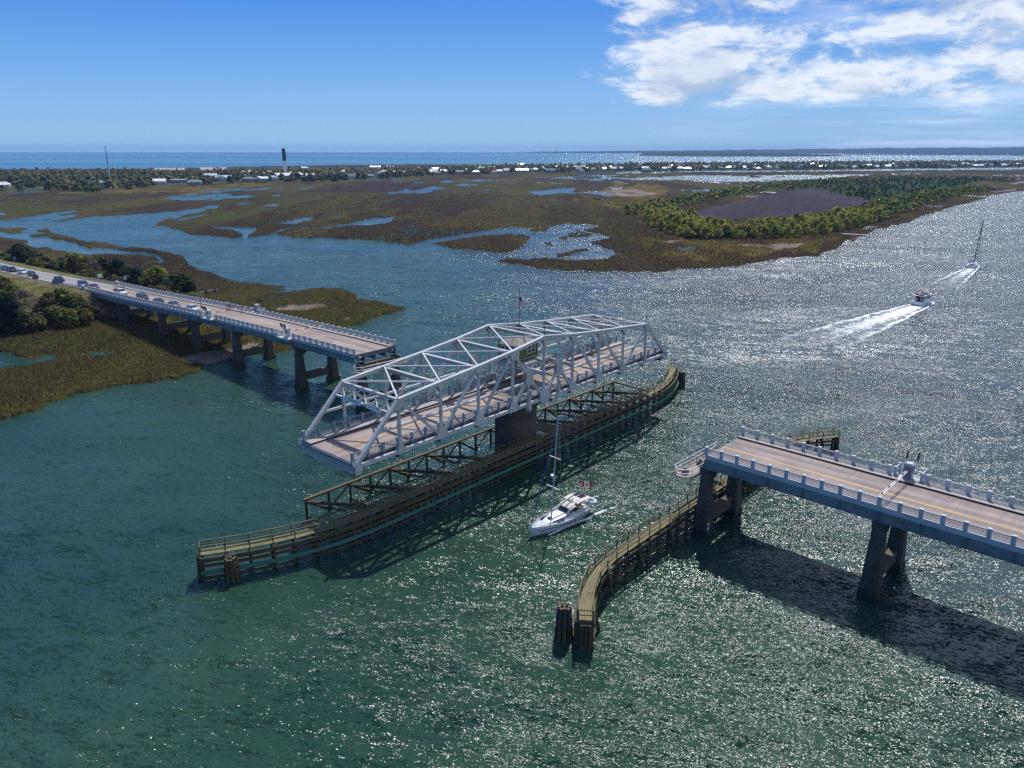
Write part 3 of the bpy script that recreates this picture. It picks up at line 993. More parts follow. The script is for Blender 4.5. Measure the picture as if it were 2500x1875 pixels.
# ------------------------------------------------------------------ sea haze
HZ = bpy.data.materials.new('sea_haze')
HZ.use_nodes = True
HZ.node_tree.nodes.clear()
_pv = nd(HZ.node_tree, 'ShaderNodeVolumePrincipled', {'Color': (0.30, 0.56, 1.0, 1), 'Density': 5.5e-5, 'Anisotropy': 0.0})
nd(HZ.node_tree, 'ShaderNodeOutputMaterial', {'Volume': _pv.outputs[0]})
hz = MB()
hz.span((-17000, -600, -3.0), (17000, 14500, 92.0))
if HAZE:
    tag(hz.build('haze', HZ), kind='stuff', label='thin blue sea haze')

# ------------------------------------------------------------------ swing bridge
STEEL = pbr('grey_bridge_paint', (0.51, 0.525, 0.545), 0.42, var=(0.9, 0.8, (0.37, 0.36, 0.345)), spec=0.5)
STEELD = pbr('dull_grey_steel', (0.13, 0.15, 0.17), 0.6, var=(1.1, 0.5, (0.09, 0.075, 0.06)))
RAILP = pbr('blue_grey_rail_paint', (0.22, 0.28, 0.34), 0.5, var=(1.3, 0.4, (0.15, 0.18, 0.21)))
DECKC = pbr('bridge_concrete', (0.285, 0.222, 0.198), 0.9, var=(0.35, 0.7, (0.20, 0.165, 0.155)), bump=(14, 0.25, 0.02))
WALKC = pbr('pale_walk_concrete', (0.36, 0.325, 0.30), 0.9, var=(0.6, 0.5, (0.29, 0.26, 0.245)), bump=(14, 0.2, 0.02))
KERBD = pbr('dark_kerb_face', (0.055, 0.045, 0.042), 0.9)
PIERC = pbr('weathered_pier_concrete', (0.105, 0.09, 0.078), 0.92, var=(0.45, 0.9, (0.05, 0.042, 0.036)), bump=(4, 0.5, 0.05))
TIDE = pbr('wet_tide_zone', (0.025, 0.024, 0.02), 0.5, var=(1.2, 0.7, (0.04, 0.05, 0.02)), bump=(6, 0.7, 0.05))
GREENW = pbr('green_clapboard', (0.125, 0.15, 0.04), 0.7, var=(0.8, 0.3, (0.11, 0.14, 0.03)))
SHING = pbr('grey_brown_shingle', (0.26, 0.235, 0.205), 0.9, var=(2.0, 0.6, (0.18, 0.16, 0.14)), bump=(9, 0.5, 0.03))
GLASS = pbr('dark_window_glass', (0.015, 0.03, 0.045), 0.06, spec=0.8)
WHITE = pbr('white_gloss_paint', (0.78, 0.79, 0.80), 0.4)
BLACK = pbr('black_paint', (0.02, 0.02, 0.022), 0.5)
RED = pbr('red_paint', (0.55, 0.03, 0.03), 0.5)
NAVY = pbr('navy_cloth', (0.02, 0.03, 0.13), 0.8)



def worn_deck(m, spread):
    """tyre lanes, patches and transverse grooves along the local x of the deck"""
    nt = m.node_tree
    b = nt.nodes['Principled BSDF']
    src = b.inputs['Base Color'].links[0].from_socket
    pos = nd(nt, 'ShaderNodeTexCoord').outputs['Object']
    ln = nd(nt, 'ShaderNodeVectorMath', {0: pos, 1: (0.035, 1.0, 1.0)}, operation='MULTIPLY').outputs[0]
    lane = smooth(nt, noise(nt, ln, 0.9, 4.0, 0.6), 0.35, 0.65, 1.0 - spread, 1.0 + spread)
    gr = nd(nt, 'ShaderNodeVectorMath', {0: pos, 1: (3.0, 0.15, 1.0)}, operation='MULTIPLY').outputs[0]
    groove = smooth(nt, noise(nt, gr, 1.2, 2.0, 0.5), 0.4, 0.6, 0.93, 1.05)
    patch = nd(nt, 'ShaderNodeTexVoronoi', {'Vector': nd(nt, 'ShaderNodeVectorMath', {0: pos, 1: (0.11, 0.27, 1.0)}, operation='MULTIPLY').outputs[0], 'Scale': 1.0})
    pc = nd(nt, 'ShaderNodeSeparateColor', {0: patch.outputs['Color']}).outputs[0]
    k = mth(nt, 'MULTIPLY', mth(nt, 'MULTIPLY', lane, groove), smooth(nt, pc, 0.0, 1.0, 0.9, 1.1))
    nt.links.new(mixc(nt, 1.0, src, nd(nt, 'ShaderNodeCombineXYZ', {0: k, 1: k, 2: k}).outputs[0], 'MULTIPLY'), b.inputs['Base Color'])


worn_deck(DECKC, 0.2)
PX = [-37.65 + 7.53 * i for i in range(11)]
TZ = {1: 18.1, 2: 18.75, 3: 19.4, 4: 20.15, 5: 21.15, 6: 20.15, 7: 19.4, 8: 18.75, 9: 18.1}
BZ = 10.95
TY = 6.0


def solid_text(name, txt, size, mat, parent, mtx, spacing=1.0, extrude=0.006):
    cu = bpy.data.curves.new(name, 'FONT')
    cu.body = txt
    cu.size = size
    cu.space_character = spacing
    cu.align_x = 'CENTER'
    cu.align_y = 'CENTER'
    cu.extrude = extrude
    t = bpy.data.objects.new(name, cu)
    COL.objects.link(t)
    bpy.context.view_layer.update()
    me = bpy.data.meshes.new_from_object(t.evaluated_get(bpy.context.evaluated_depsgraph_get()))
    bpy.data.objects.remove(t)
    me.materials.clear()
    me.materials.append(mat)
    o = link(name, me, parent)
    o.matrix_local = mtx
    return o


def rail_panel_mesh(name, L, H, nb, mat, lower=True, top=0.09):
    mb = MB()
    mb.span((0.17, -0.05, H - 0.12), (L - 0.17, 0.05, H - 0.12 + top))
    mb.span((0.17, -0.05, 0.10), (L - 0.17, 0.05, 0.19))
    if lower:
        mb.span((0.17, -0.04, 0.30), (L - 0.17, 0.04, 0.36))
    for i in range(nb):
        x = 0.17 + (L - 0.34) * (i + 0.5) / nb
        mb.span((x - 0.02, -0.02, 0.16), (x + 0.02, 0.02, H - 0.1))
    return mb.mesh(name, mat)


def swing_bridge():
    b = thing('swing_bridge', 'pale grey steel truss swing span standing open across the channel', 'bridge', PV, T_S)
    # floor
    MB().span((-37.5, -5.1, 11.02), (37.5, 3.6, 11.4)).build('road_deck', DECKC, b)
    MB().span((-37.5, 3.602, 11.02), (37.5, 5.5, 11.66)).build('footway', WALKC, b)
    MB().span((-37.5, 3.575, 11.38), (37.5, 3.60, 11.64)).build('kerb', KERBD, b)
    for y in (-0.62, -0.40):
        MB().span((-37.4, y - 0.06, 11.40), (37.4, y + 0.06, 11.408)).build('centre_line', YELL, b)
    for y in (-4.6, -2.6, -0.6, 1.4, 3.4, 5.0):
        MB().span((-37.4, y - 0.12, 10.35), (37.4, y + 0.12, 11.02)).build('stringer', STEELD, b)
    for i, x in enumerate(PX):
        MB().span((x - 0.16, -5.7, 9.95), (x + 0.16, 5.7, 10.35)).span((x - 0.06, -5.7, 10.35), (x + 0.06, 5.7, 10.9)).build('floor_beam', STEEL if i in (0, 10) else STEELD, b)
    # end panels with ribs, bearings
    for sx in (-1, 1):
        mb = MB()
        mb.span((sx * 37.5, -5.5, 10.25), (sx * 37.62, 5.5, 11.3))
        for k in range(23):
            y = -5.4 + k * 0.49
            mb.span((sx * 37.62, y - 0.05, 10.3), (sx * 37.74, y + 0.05, 11.25))
        mb.build('end_girder', RAILP, b)
        for y in (-4.4, 4.4):
            MB().tube((sx * 37.3, y - 0.9, 9.75), (sx * 37.3, y + 0.9, 9.75), 0.32, n=10).span((sx * 37.2 - 0.5, y - 1.3, 9.95), (sx * 37.2 + 0.5, y + 1.3, 10.25)).build('end_bearing', STEELD, b)
    # trusses
    MIDZ = 14.55
    for sy in (-1, 1):
        y = sy * TY

        def mem(name, p, q, w=0.42, h=0.42, m=STEEL):
            return MB().beam((p[0], y, p[1]), (q[0], y, q[1]), w, h).build(name, m, b)
        for i in range(10):
            mem('bottom_chord', (PX[i], BZ), (PX[i + 1], BZ), 0.46, 0.5)
        for i in range(1, 9):
            mem('top_chord', (PX[i], TZ[i]), (PX[i + 1], TZ[i + 1]), 0.56, 0.5)
        mem('end_post', (PX[0], BZ), (PX[1], TZ[1]), 0.56, 0.46)
        mem('end_post', (PX[10], BZ), (PX[9], TZ[9]), 0.56, 0.46)
        for i in range(1, 10):
            mem('truss_post', (PX[i], BZ), (PX[i], TZ[i]), 0.36, 0.36)
        g1, g2 = (-3.75, 15.45), (3.75, 15.45)
        for p, q in (((PX[1], TZ[1]), (PX[2], BZ)), ((PX[3], TZ[3]), (PX[2], BZ)), ((PX[4], TZ[4]), (PX[3], BZ)),
                     ((PX[9], TZ[9]), (PX[8], BZ)), ((PX[7], TZ[7]), (PX[8], BZ)), ((PX[6], TZ[6]), (PX[7], BZ)),
                     ((PX[4], TZ[4]), g1), (g1, (PX[5], BZ)), ((PX[6], TZ[6]), g2), (g2, (PX[5], BZ)),
                     (g1, (PX[4], BZ)), (g2, (PX[6], BZ))):
            mem('diagonal', p, q, 0.36, 0.38)
        for gx in (-3.75, 3.75):
            mem('hanger', (gx, 15.4), (gx, BZ), 0.3, 0.3)

        def plate(pts):
            mb = MB()
            for off in (-0.30, 0.27):
                mb.prism(pts, y + off, y + off + 0.03, lambda a_, b_, c_: (a_, c_, b_))
            return mb.build('gusset_plate', STEEL, b)
        for i in range(1, 10):
            x, z = PX[i], TZ[i]
            big = 0.75 if i in (1, 9, 4, 6) else 0.55
            sl1 = (TZ.get(i - 1, BZ) - z) / 7.53 if i > 1 else -0.95
            sl2 = (TZ.get(i + 1, BZ) - z) / 7.53 if i < 9 else -0.95
            plate([(x - big, z + sl1 * big + 0.24), (x - big, z + sl1 * big - 0.45), (x - 0.25, z - 1.35 * big - 0.25), (x + 0.25, z - 1.35 * big - 0.25),
                   (x + big, z + sl2 * big - 0.45), (x + big, z + sl2 * big + 0.24), (x, z + 0.26)])
        for i in (1, 9):
            x = PX[i]
            plate([(x - 0.75, BZ - 0.28), (x + 0.75, BZ - 0.28), (x + 0.3, BZ + 1.2), (x - 0.3, BZ + 1.2)])
        for i in (2, 3, 4, 6, 7, 8):
            x = PX[i]
            plate([(x - 1.0, BZ - 0.3), (x + 1.0, BZ - 0.3), (x + 1.0, BZ + 0.55), (x + 0.6, BZ + 1.25), (x - 0.6, BZ + 1.25), (x - 1.0, BZ + 0.55)])
        plate([(-1.25, BZ + 0.2), (-0.7, BZ - 0.9), (0.7, BZ - 0.9), (1.25, BZ + 0.2), (1.25, BZ + 1.3), (0.75, BZ + 1.75), (-0.75, BZ + 1.75), (-1.25, BZ + 1.3)])
        for gx, gz in (g1, g2):
            plate([(gx - 0.85, gz - 1.0), (gx - 0.45, gz - 1.4), (gx + 0.45, gz - 1.4), (gx + 0.85, gz - 1.0), (gx + 0.85, gz + 1.0), (gx + 0.45, gz + 1.35), (gx - 0.45, gz + 1.35), (gx - 0.85, gz + 1.0)])
            plate([(gx, BZ - 1.5), (gx + 0.42, BZ), (gx, BZ + 1.5), (gx - 0.42, BZ)])
        for x in (PX[0] + 0.35, PX[10] - 0.35):
            k = 1 if x < 0 else -1
            plate([(x - 0.5, BZ - 1.0), (x + 0.5, BZ - 1.0), (x + 0.65, BZ + 0.2), (x + k * 0.55, BZ + 0.75), (x - k * 0.5, BZ + 0.7)])
        # mid height ties between posts and diagonals
        xe = -37.65 + (MIDZ - BZ) / (TZ[1] - BZ) * 7.53
        for x0, x1 in ((xe, PX[1]), (PX[1], PX[2]), (PX[2], PX[3]), (PX[3], PX[4]), (PX[4], -4.4)):
            for k in (1, -1):
                MB().beam((k * x0, y, MIDZ - 0.13), (k * x1, y, MIDZ - 0.13), 0.3, 0.07).beam((k * x0, y, MIDZ + 0.13), (k * x1, y, MIDZ + 0.13), 0.3, 0.07).build('mid_tie', STEEL, b)
        # footings of the railings
        ry = -5.35 if sy < 0 else 5.4
        zb = 11.4 if sy < 0 else 11.66
        n = 30
        st = 75.0 / n
        pm = rail_panel_mesh('railing_panel', st, 1.18, 9, RAILP)
        post = MB().span((-0.16, -0.15, 0), (0.16, 0.15, 1.28)).span((-0.19, -0.18, 1.28), (0.19, 0.18, 1.36)).mesh('rail_post', [RAILP])
        br = MB().prism([(0, -0.05), (0, -0.6), (0.25, -1.1), (0.9, -0.05)], -0.06, 0.06, lambda a_, b_, c_: (c_, a_, b_)).mesh('rail_bracket', RAILP)
        for i in range(n + 1):
            x = -37.45 + i * st * 74.9 / 75.0
            link('rail_post', post, b, (x, ry, zb))
            if i < n:
                link('railing_panel', pm, b, (x, ry, zb))
            if sy < 0:
                link('rail_bracket', br, b, (x, -5.55, 11.4 + 0.02)).rotation_euler = (0, 0, 0)
    # overhead bracing
    for i in range(1, 10):
        x, z = PX[i], TZ[i]
        if i not in (1, 9):
            mb = MB().beam((x, -TY, z - 0.02), (x, TY, z - 0.02), 0.5, 0.12).beam((x, -TY, z - 0.5), (x, TY, z - 0.5), 0.34, 0.1).beam((x, -TY, z - 0.26), (x, TY, z - 0.26), 0.08, 0.42)
            mb.build('cross_strut', STEEL, b)
            for sy in (-1, 1):
                MB().beam((x, sy * TY, z - 2.2), (x, sy * (TY - 1.9), z - 0.5), 0.22, 0.24).build('knee_brace', STEEL, b)
    for i in range(1, 9):
        for s in (-1, 1):
            MB().beam((PX[i], s * TY, TZ[i] + 0.12), (PX[i + 1], -s * TY, TZ[i + 1] + 0.12 + 0.02 * s), 0.24, 0.2).build('lateral_brace', STEEL, b)
    # portals at both ends, in the plane of the end posts
    for k in (-1, 1):
        def pp(y, f):
            return (k * (30.12 + 7.53 * (1 - f)), y, BZ + (TZ[1] - BZ) * f)
        fu, fl = 1.0, 0.80
        MB().beam(pp(-TY, fu), pp(TY, fu), 0.4, 0.34).build('portal_strut', STEEL, b)
        MB().beam(pp(-TY, fl), pp(TY, fl), 0.3, 0.3).build('portal_strut', STEEL, b)
        mb = MB()
        ny = 5
        for j in range(ny):
            y0, y1 = -TY + 2 * TY * j / ny, -TY + 2 * TY * (j + 1) / ny
            mb.beam(pp(y0, fu), pp(y1, fl), 0.14, 0.16)
            mb.beam(pp(y0, fl), pp(y1, fu), 0.14, 0.16)
        mb.build('portal_lattice', STEEL, b)
        for j in range(1, ny):
            y0 = -TY + 2 * TY * j / ny
            for f in (fu, fl):
                c = pp(y0, f)
                MB().box((c[0] + k * 0.05, c[1], c[2]), (0.12, 0.75, 0.55)).build('lattice_plate', STEEL, b)
        for (ya, yb, txt, size) in ((3.5, -0.4, 'CLEARANCE', 0.60), (-1.7, -4.5, '14 FT 0 IN', 0.52)):
            c = Vector(pp((ya + yb) / 2, fl)) + Vector((k * 0.32, 0, 0.12))
            sg = link('clearance_sign', MB().span((-0.02, -abs(ya - yb) / 2, -0.30), (0.02, abs(ya - yb) / 2, 0.30)).mesh('clearance_sign', WHITE), b, c)
            ang = 0.45
            sg.rotation_euler = (0, k * -ang if k < 0 else -ang, 0)
            sg.rotation_euler = (0, 0.45 * (1 if k < 0 else -1), 0)
            # text faces outward, reading left to right for traffic
            xa = Vector((0, 1 if k > 0 else -1, 0))
            za = Vector((k, 0, 0))
            ya_ = za.cross(xa)
            M = Matrix(((xa.x, ya_.x, za.x, k * 0.026), (xa.y, ya_.y, za.y, 0), (xa.z, ya_.z, za.z, 0), (0, 0, 0, 1)))
            solid_text('lettering', txt, size, BLACK, sg, M)
    # turntable
    MB().tube((0, 0, 9.45), (0, 0, 10.0), 3.15, n=40).tube((0, 0, 10.0), (0, 0, 10.34), 2.7, n=40).build('turntable', STEELD, b)
    for k in range(8):
        a = k * PI / 4
        MB().tube((2.85 * math.cos(a), 2.85 * math.sin(a), 9.72), (3.35 * math.cos(a), 3.35 * math.sin(a), 9.72), 0.24, n=10).build('roller', STEELD, b)
    for x in (-2.9, 2.9):
        MB().span((x - 0.3, -5.75, 9.6), (x + 0.3, 5.75, 10.33)).build('pivot_girder', STEEL, b)
    # lights on the hips
    for x, y in ((30.12, -TY), (-30.12, -TY), (0.0, -TY)):
        z = TZ[9] if abs(x) > 1 else TZ[5]
        o = MB().tube((x, y, z + 0.2), (x, y, z + 1.35), 0.05, n=6).build('light_mast', STEELD, b)
        MB().tube((x, y, z + 1.35), (x, y, z + 1.75), 0.16, n=8).build('signal_lamp', BLACK, o)
    # platform that carries the control house
    mb = MB()
    mb.span((-0.6, -1.3, 15.40), (8.4, 5.55, 15.52))
    mb.build('house_platform', STEELD, b)
    for x in (0.3, 7.4):
        MB().span((x - 0.16, -5.8, 14.75), (x + 0.16, 5.8, 15.4)).build('platform_girder', STEEL, b)
    for y in (-1.2, 2.0, 5.4):
        MB().span((-0.6, y - 0.1, 15.12), (8.4, y + 0.1, 15.38)).build('platform_joist', STEEL, b)
    mb = MB()
    rails = [(-0.55, 5.5), (-0.55, -0.2), (0.4, -1.25), (8.35, -1.25), (8.35, 5.5)]
    for zz in (15.95, 16.55):
        for (a0, b0), (a1, b1) in zip(rails, rails[1:]):
            mb.tube((a0, b0, zz), (a1, b1, zz), 0.03, n=5)
    for (a0, b0), (a1, b1) in zip(rails, rails[1:]):
        L = math.hypot(a1 - a0, b1 - b0)
        for q in range(int(L / 1.4) + 1):
            f = q / max(1, int(L / 1.4))
            mb.tube((a0 + (a1 - a0) * f, b0 + (b1 - b0) * f, 15.5), (a0 + (a1 - a0) * f, b0 + (b1 - b0) * f, 16.55), 0.03, n=5)
    mb.build('platform_railing', STEEL, b)
    return b


swing_bridge()


def window(parent, c, w, h, normal_rz, name='window'):
    """double hung sash: frame as part, panes and rail as its sub-parts; c = centre on the wall"""
    n = Vector((math.cos(normal_rz), math.sin(normal_rz), 0))
    t = Vector((-n.y, n.x, 0))
    c = Vector(c)
    mb = MB()
    fw = 0.08
    for a0, a1, z0, z1 in ((-w / 2 - fw, -w / 2, -h / 2 - fw, h / 2 + fw), (w / 2, w / 2 + fw, -h / 2 - fw, h / 2 + fw), (-w / 2, w / 2, h / 2, h / 2 + fw), (-w / 2, w / 2, -h / 2 - fw, -h / 2), (-w / 2, w / 2, -0.03, 0.03)):
        mb.beam(c + t * a0 + Vector((0, 0, (z0 + z1) / 2)) + n * 0.03, c + t * a1 + Vector((0, 0, (z0 + z1) / 2)) + n * 0.03, 0.1, abs(z1 - z0))
    f = mb.build(name, WHITE, parent)
    for z0, z1 in ((-h / 2, -0.03), (0.03, h / 2)):
        g = MB().beam(c - t * (w / 2) + Vector((0, 0, (z0 + z1) / 2)) + n * 0.012, c + t * (w / 2) + Vector((0, 0, (z0 + z1) / 2)) + n * 0.012, 0.02, z1 - z0)
        g.build('pane', GLASS, f)
    return f


def control_house():
    o = thing('control_house', 'small green bridge tender house with hipped shingle roof inside the truss', 'control house', Sp(0, 0, 0), T_S)
    x0, x1, y0, y1, zf, ze = 1.7, 6.6, 0.95, 5.35, 15.53, 18.2
    for nm, lo, hi in (('wall', (x0, y0, zf), (x1, y0 + 0.15, ze)), ('wall', (x0, y1 - 0.15, zf), (x1, y1, ze)), ('wall', (x0, y0 + 0.152, zf), (x0 + 0.15, y1 - 0.152, ze)), ('wall', (x1 - 0.15, y0 + 0.152, zf), (x1, y1 - 0.152, ze))):
        mb = MB().span(lo, hi)
        # clapboards, each course a little proud
        k = 0
        while zf + 0.2 * k < ze - 0.2:
            z = zf + 0.2 * k
            mb.span((lo[0] - 0.012, lo[1] - 0.012, z), (hi[0] + 0.012, hi[1] + 0.012, z + 0.05))
            k += 1
        mb.build(nm, GREENW, o)
    for a, b_ in ((x0, y0), (x1, y0), (x0, y1), (x1, y1)):
        MB().box((a, b_, (zf + ze) / 2), (0.2, 0.2, ze - zf)).build('corner_board', WHITE if (a, b_) == (x0, y0) else GREENW, o)
    e = 0.45
    ap = ((x0 + x1) / 2 - 0.5, (y0 + y1) / 2, 19.45), ((x0 + x1) / 2 + 0.5, (y0 + y1) / 2, 19.45)
    c = [(x0 - e, y0 - e, ze), (x1 + e, y0 - e, ze), (x1 + e, y1 + e, ze), (x0 - e, y1 + e, ze)]
    mb = MB()
    mb.add(c + list(ap), [(0, 1, 5, 4), (1, 2, 5), (2, 3, 4, 5), (3, 0, 4), (3, 2, 1, 0)])
    mb.build('roof', SHING, o)
    MB().span((x0 - e, y0 - e, ze - 0.16), (x1 + e, y1 + e, ze - 0.002)).build('eaves', WHITE, o)
    for x in (4.55, 5.55):
        window(o, (x, y0, 17.1), 0.85, 1.25, -PI / 2)
    window(o, (x0, 1.55, 17.0), 0.6, 0.85, PI)
    for y in (3.4, 4.4):
        window(o, (x0, y, 17.1), 0.8, 1.2, PI)
    d = MB().span((x1, 2.6, zf), (x1 + 0.05, 3.5, 17.6)).build('door', WHITE, o)
    MB().box((x1 + 0.09, 2.75, 16.5), (0.06, 0.1, 0.05)).build('handle', BLACK, d)
    a = thing('air_conditioner', 'white air conditioner box beside the green control house', 'air conditioner', Sp(7.35, 1.15, 15.52), T_S)
    MB().span((-0.35, -0.2, 0.15), (0.35, 0.2, 0.95)).build('casing', WHITE, a)
    MB().tube((0.05, -0.2, 0.55), (0.05, -0.23, 0.55), 0.27, n=16).build('fan_grille', STEELD, a)
    MB().span((-0.3, -0.15, 0.0), (-0.22, 0.15, 0.15)).span((0.22, -0.15, 0.0), (0.3, 0.15, 0.15)).build('feet', STEELD, a)


control_house()


def flag_mesh(w, h, nx, ny, colour, wave=0.12):
    """rippling cloth: colour(u, v) gives the material slot"""
    mb = MB()
    vs = []
    for j in range(ny + 1):
        for i in range(nx + 1):
            u, v = i / nx, j / ny
            vs.append((u * w, wave * math.sin(u * 7 + v * 1.3) * u * 1.2, v * h - 0.25 * h * u * u))
    mb.v = vs
    for j in range(ny):
        for i in range(nx):
            k = j * (nx + 1) + i
            mb.f.append((k, k + 1, k + nx + 2, k + nx + 1))
            mb.mi.append(colour((i + 0.5) / nx, (j + 0.5) / ny))
    return mb


def flagpole():
    o = thing('flagpole', 'tall thin flagpole with a small striped flag above the truss', 'flagpole', Sp(7.1, 5.45, 0), 0)
    MB().tube((0, 0, 15.5), (0, 0, 26.4), 0.075, 0.05, 8).build('pole', STEELD, o)
    MB().tube((0, 0, 26.4), (0, 0, 26.62), 0.11, 0.03, 8).build('finial', BLACK, o)
    fl = flag_mesh(0.75, 1.5, 10, 13, lambda u, v: 2 if (u < 0.4 and v > 0.46) else (0 if int(v * 13) % 2 == 0 else 1), 0.08)
    f = fl.build('flag', [RED, WHITE, NAVY], o)
    f.location = (0.06, 0, 23.6)
    f.rotation_euler = (0, 0, R(-20))


flagpole()

pp_ = thing('pivot_pier', 'round dark concrete pier carrying the middle of the swing span', 'pier', PV, 0)
MB().tube((0, 0, 0.9), (0, 0, 8.9), 3.55, n=48).build('shaft', PIERC, pp_)
MB().tube((0, 0, 8.9), (0, 0, 9.44), 3.85, n=48).build('cap', PIERC, pp_)
MB().tube((0, 0, -2), (0, 0, 0.9), 3.6, n=48).build('wet_base', TIDE, pp_)


# ------------------------------------------------------------------ approach bridges
def deck_z(side, x):
    return road_z(x) if side < 0 else 11.4 - max(0, x - 45) * 0.004


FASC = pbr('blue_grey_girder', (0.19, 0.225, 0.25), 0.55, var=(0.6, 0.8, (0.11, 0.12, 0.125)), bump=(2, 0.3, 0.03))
POSTC = pbr('pale_rail_concrete', (0.48, 0.50, 0.53), 0.8, var=(1.0, 0.4, (0.36, 0.37, 0.38)), bump=(9, 0.3, 0.02))


def approach(side, x0, x1, y0, y1, label, gaps_near, gaps_far, extra=()):
    b = thing('approach_bridge', label, 'bridge', PV, T_A)
    n = max(2, int(abs(x1 - x0) / 6))
    xs = [x0 + (x1 - x0) * i / n for i in range(n + 1)]

    def sl(name, ya, yb, za, zb, m, a=0, c=None):
        rings = []
        for x in xs:
            z = deck_z(side, x)
            rings.append([(x, ya, z + za), (x, yb, z + za), (x, yb, z + zb), (x, ya, z + zb)])
        mb = MB()
        mb.loft(rings)
        return mb.build(name, m, b)
    wk = 4.05 if side > 0 else 2.9
    sl('road_deck', y0 + 0.3, wk, -0.4, 0.0, DECKC)
    sl('footway', wk + 0.03, y1, -0.42, 0.22, WALKC)
    sl('kerb', wk + 0.002, wk + 0.028, -0.1, 0.205, KERBD)
    sl('edge_beam', y0, y0 + 0.298, -0.42, 0.16, POSTC)
    for y in (y0 + 0.12, y0 + 2.6, (y0 + y1) / 2, y1 - 2.6, y1 - 0.12):
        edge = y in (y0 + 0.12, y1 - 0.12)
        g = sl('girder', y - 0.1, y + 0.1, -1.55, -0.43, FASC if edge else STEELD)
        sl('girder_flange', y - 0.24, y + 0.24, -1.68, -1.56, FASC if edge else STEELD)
    # stiffeners on the outer girders
    st = MB().span((-0.05, -0.07, -1.55), (0.05, 0.07, -0.44)).mesh('stiffener', STEELD)
    k = int(abs(x1 - x0) / 4.3)
    for i in range(k + 1):
        x = x0 + (x1 - x0) * i / k
        link('stiffener', st, b, (x, y0 - 0.03, deck_z(side, x)))
    yl = -0.28 if side > 0 else -1.3
    for dy in (-0.1, 0.1):
        sl('centre_line', yl + dy - 0.055, yl + dy + 0.055, 0.001, 0.008, YELL)
    # slab joints
    jm = MB().span((-0.05, y0 + 0.35, 0.0), (0.05, wk - 0.05, 0.006)).mesh('deck_joint', STEELD)
    for i in range(1, int(abs(x1 - x0) / 10.7)):
        x = x0 + (10.7 if side > 0 else -10.7) * i
        link('deck_joint', jm, b, (x, 0, deck_z(side, x)))
    sp = 2.15
    H = 1.0
    post = MB().span((-0.19, -0.17, 0), (0.19, 0.17, H)).span((-0.215, -0.195, H), (0.215, 0.195, H + 0.09)).mesh('rail_post', [POSTC])
    pan = rail_panel_mesh('railing_panel', sp, 0.92, 13, POSTC, lower=False, top=0.13)
    cnt = int(abs(x1 - x0) / sp)
    for (yy, zo, gaps) in ((y0 + 0.16, 0.16, gaps_near), (y1 - 0.2, 0.22, gaps_far)):
        for i in range(cnt + 1):
            x = x0 + (sp * i if side > 0 else -sp * i)
            if not any(a < x < c for a, c in gaps):
                link('rail_post', post, b, (x, yy, deck_z(side, x) + zo))
            xa, xb = min(x, x + side * sp), max(x, x + side * sp)
            if i < cnt and not any(a < (xa + xb) / 2 < c for a, c in gaps):
                za, zb = deck_z(side, xa) + zo, deck_z(side, xb) + zo
                p = link('railing_panel', pan, b, (xa, yy, za))
                p.rotation_euler = (0, -math.atan2(zb - za, sp), 0)
    # end face of the deck at the channel
    mb = MB()
    z = deck_z(side, x0)
    mb.span((x0 - side * 0.06, y0 + 0.3, z - 0.9), (x0 - side * 0.01, y1 - 0.1, z - 0.03))
    mb.build('end_girder', STEELD, b)
    for y in (y0 + 1.2, y1 - 1.2):
        MB().beam((x0 + side * 0.3, y, z - 1.5), (x0 - side * 0.45, y, z - 0.5), 0.25, 0.3).build('end_bracket', STEEL, b)
    return b


approach(-1, -37.4, -181.0, -5.82, 4.54, 'long concrete and girder approach bridge carrying the queue of cars', [(-63.5, -58.9), (-98.6, -93.8)], [(-95.6, -91.4)])
approach(1, 37.98, 112.0, -4.74, 5.62, 'right hand approach bridge stub ending empty above the channel', [], [(57.8, 61.2)])


def pier(x, yc, ztop, zground, label, hs=4.08, group='concrete approach piers', zw=0.9, wet=True):
    o = thing('bridge_pier', label, 'pier', Ap(x, yc, 0), T_A, group)
    for s in (-1, 1):
        y = s * hs
        rings = []
        for z, wx, wy in ((zground if not wet else zw, 1.0, 1.12), (ztop, 0.62, 0.72)):
            ch = 0.28
            rings.append([(-wx + ch, y - wy, z), (wx - ch, y - wy, z), (wx, y - wy + ch, z), (wx, y + wy - ch, z), (wx - ch, y + wy, z), (-wx + ch, y + wy, z), (-wx, y + wy - ch, z), (-wx, y - wy + ch, z)])
        MB().loft(rings).build('leg', PIERC, o)
        if wet:
            MB().box((0, y, zw - 1.4), (2.1, 2.35, 2.8)).build('wet_footing', TIDE, o)
        else:
            MB().box((0, y, zground - 0.3), (2.3, 2.6, 0.8)).build('footing', PIERC, o)
    # cap with haunches
    z = ztop
    prof = [(-hs - 0.9, z), (-hs - 0.9, z - 1.0), (-hs + 0.9, z - 1.9), (-hs + 2.1, z - 1.05), (hs - 2.1, z - 1.05), (hs - 0.9, z - 1.9), (hs + 0.9, z - 1.0), (hs + 0.9, z)]
    MB().prism(prof, -0.66, 0.66, lambda a, b_, c: (c, a, b_)).build('cap_beam', PIERC, o)
    zb = max(zground, 0) + 1.4
    MB().span((-0.5, -hs + 0.8, zb), (0.5, hs - 0.8, zb + 1.55)).build('strut', PIERC, o)
    return o


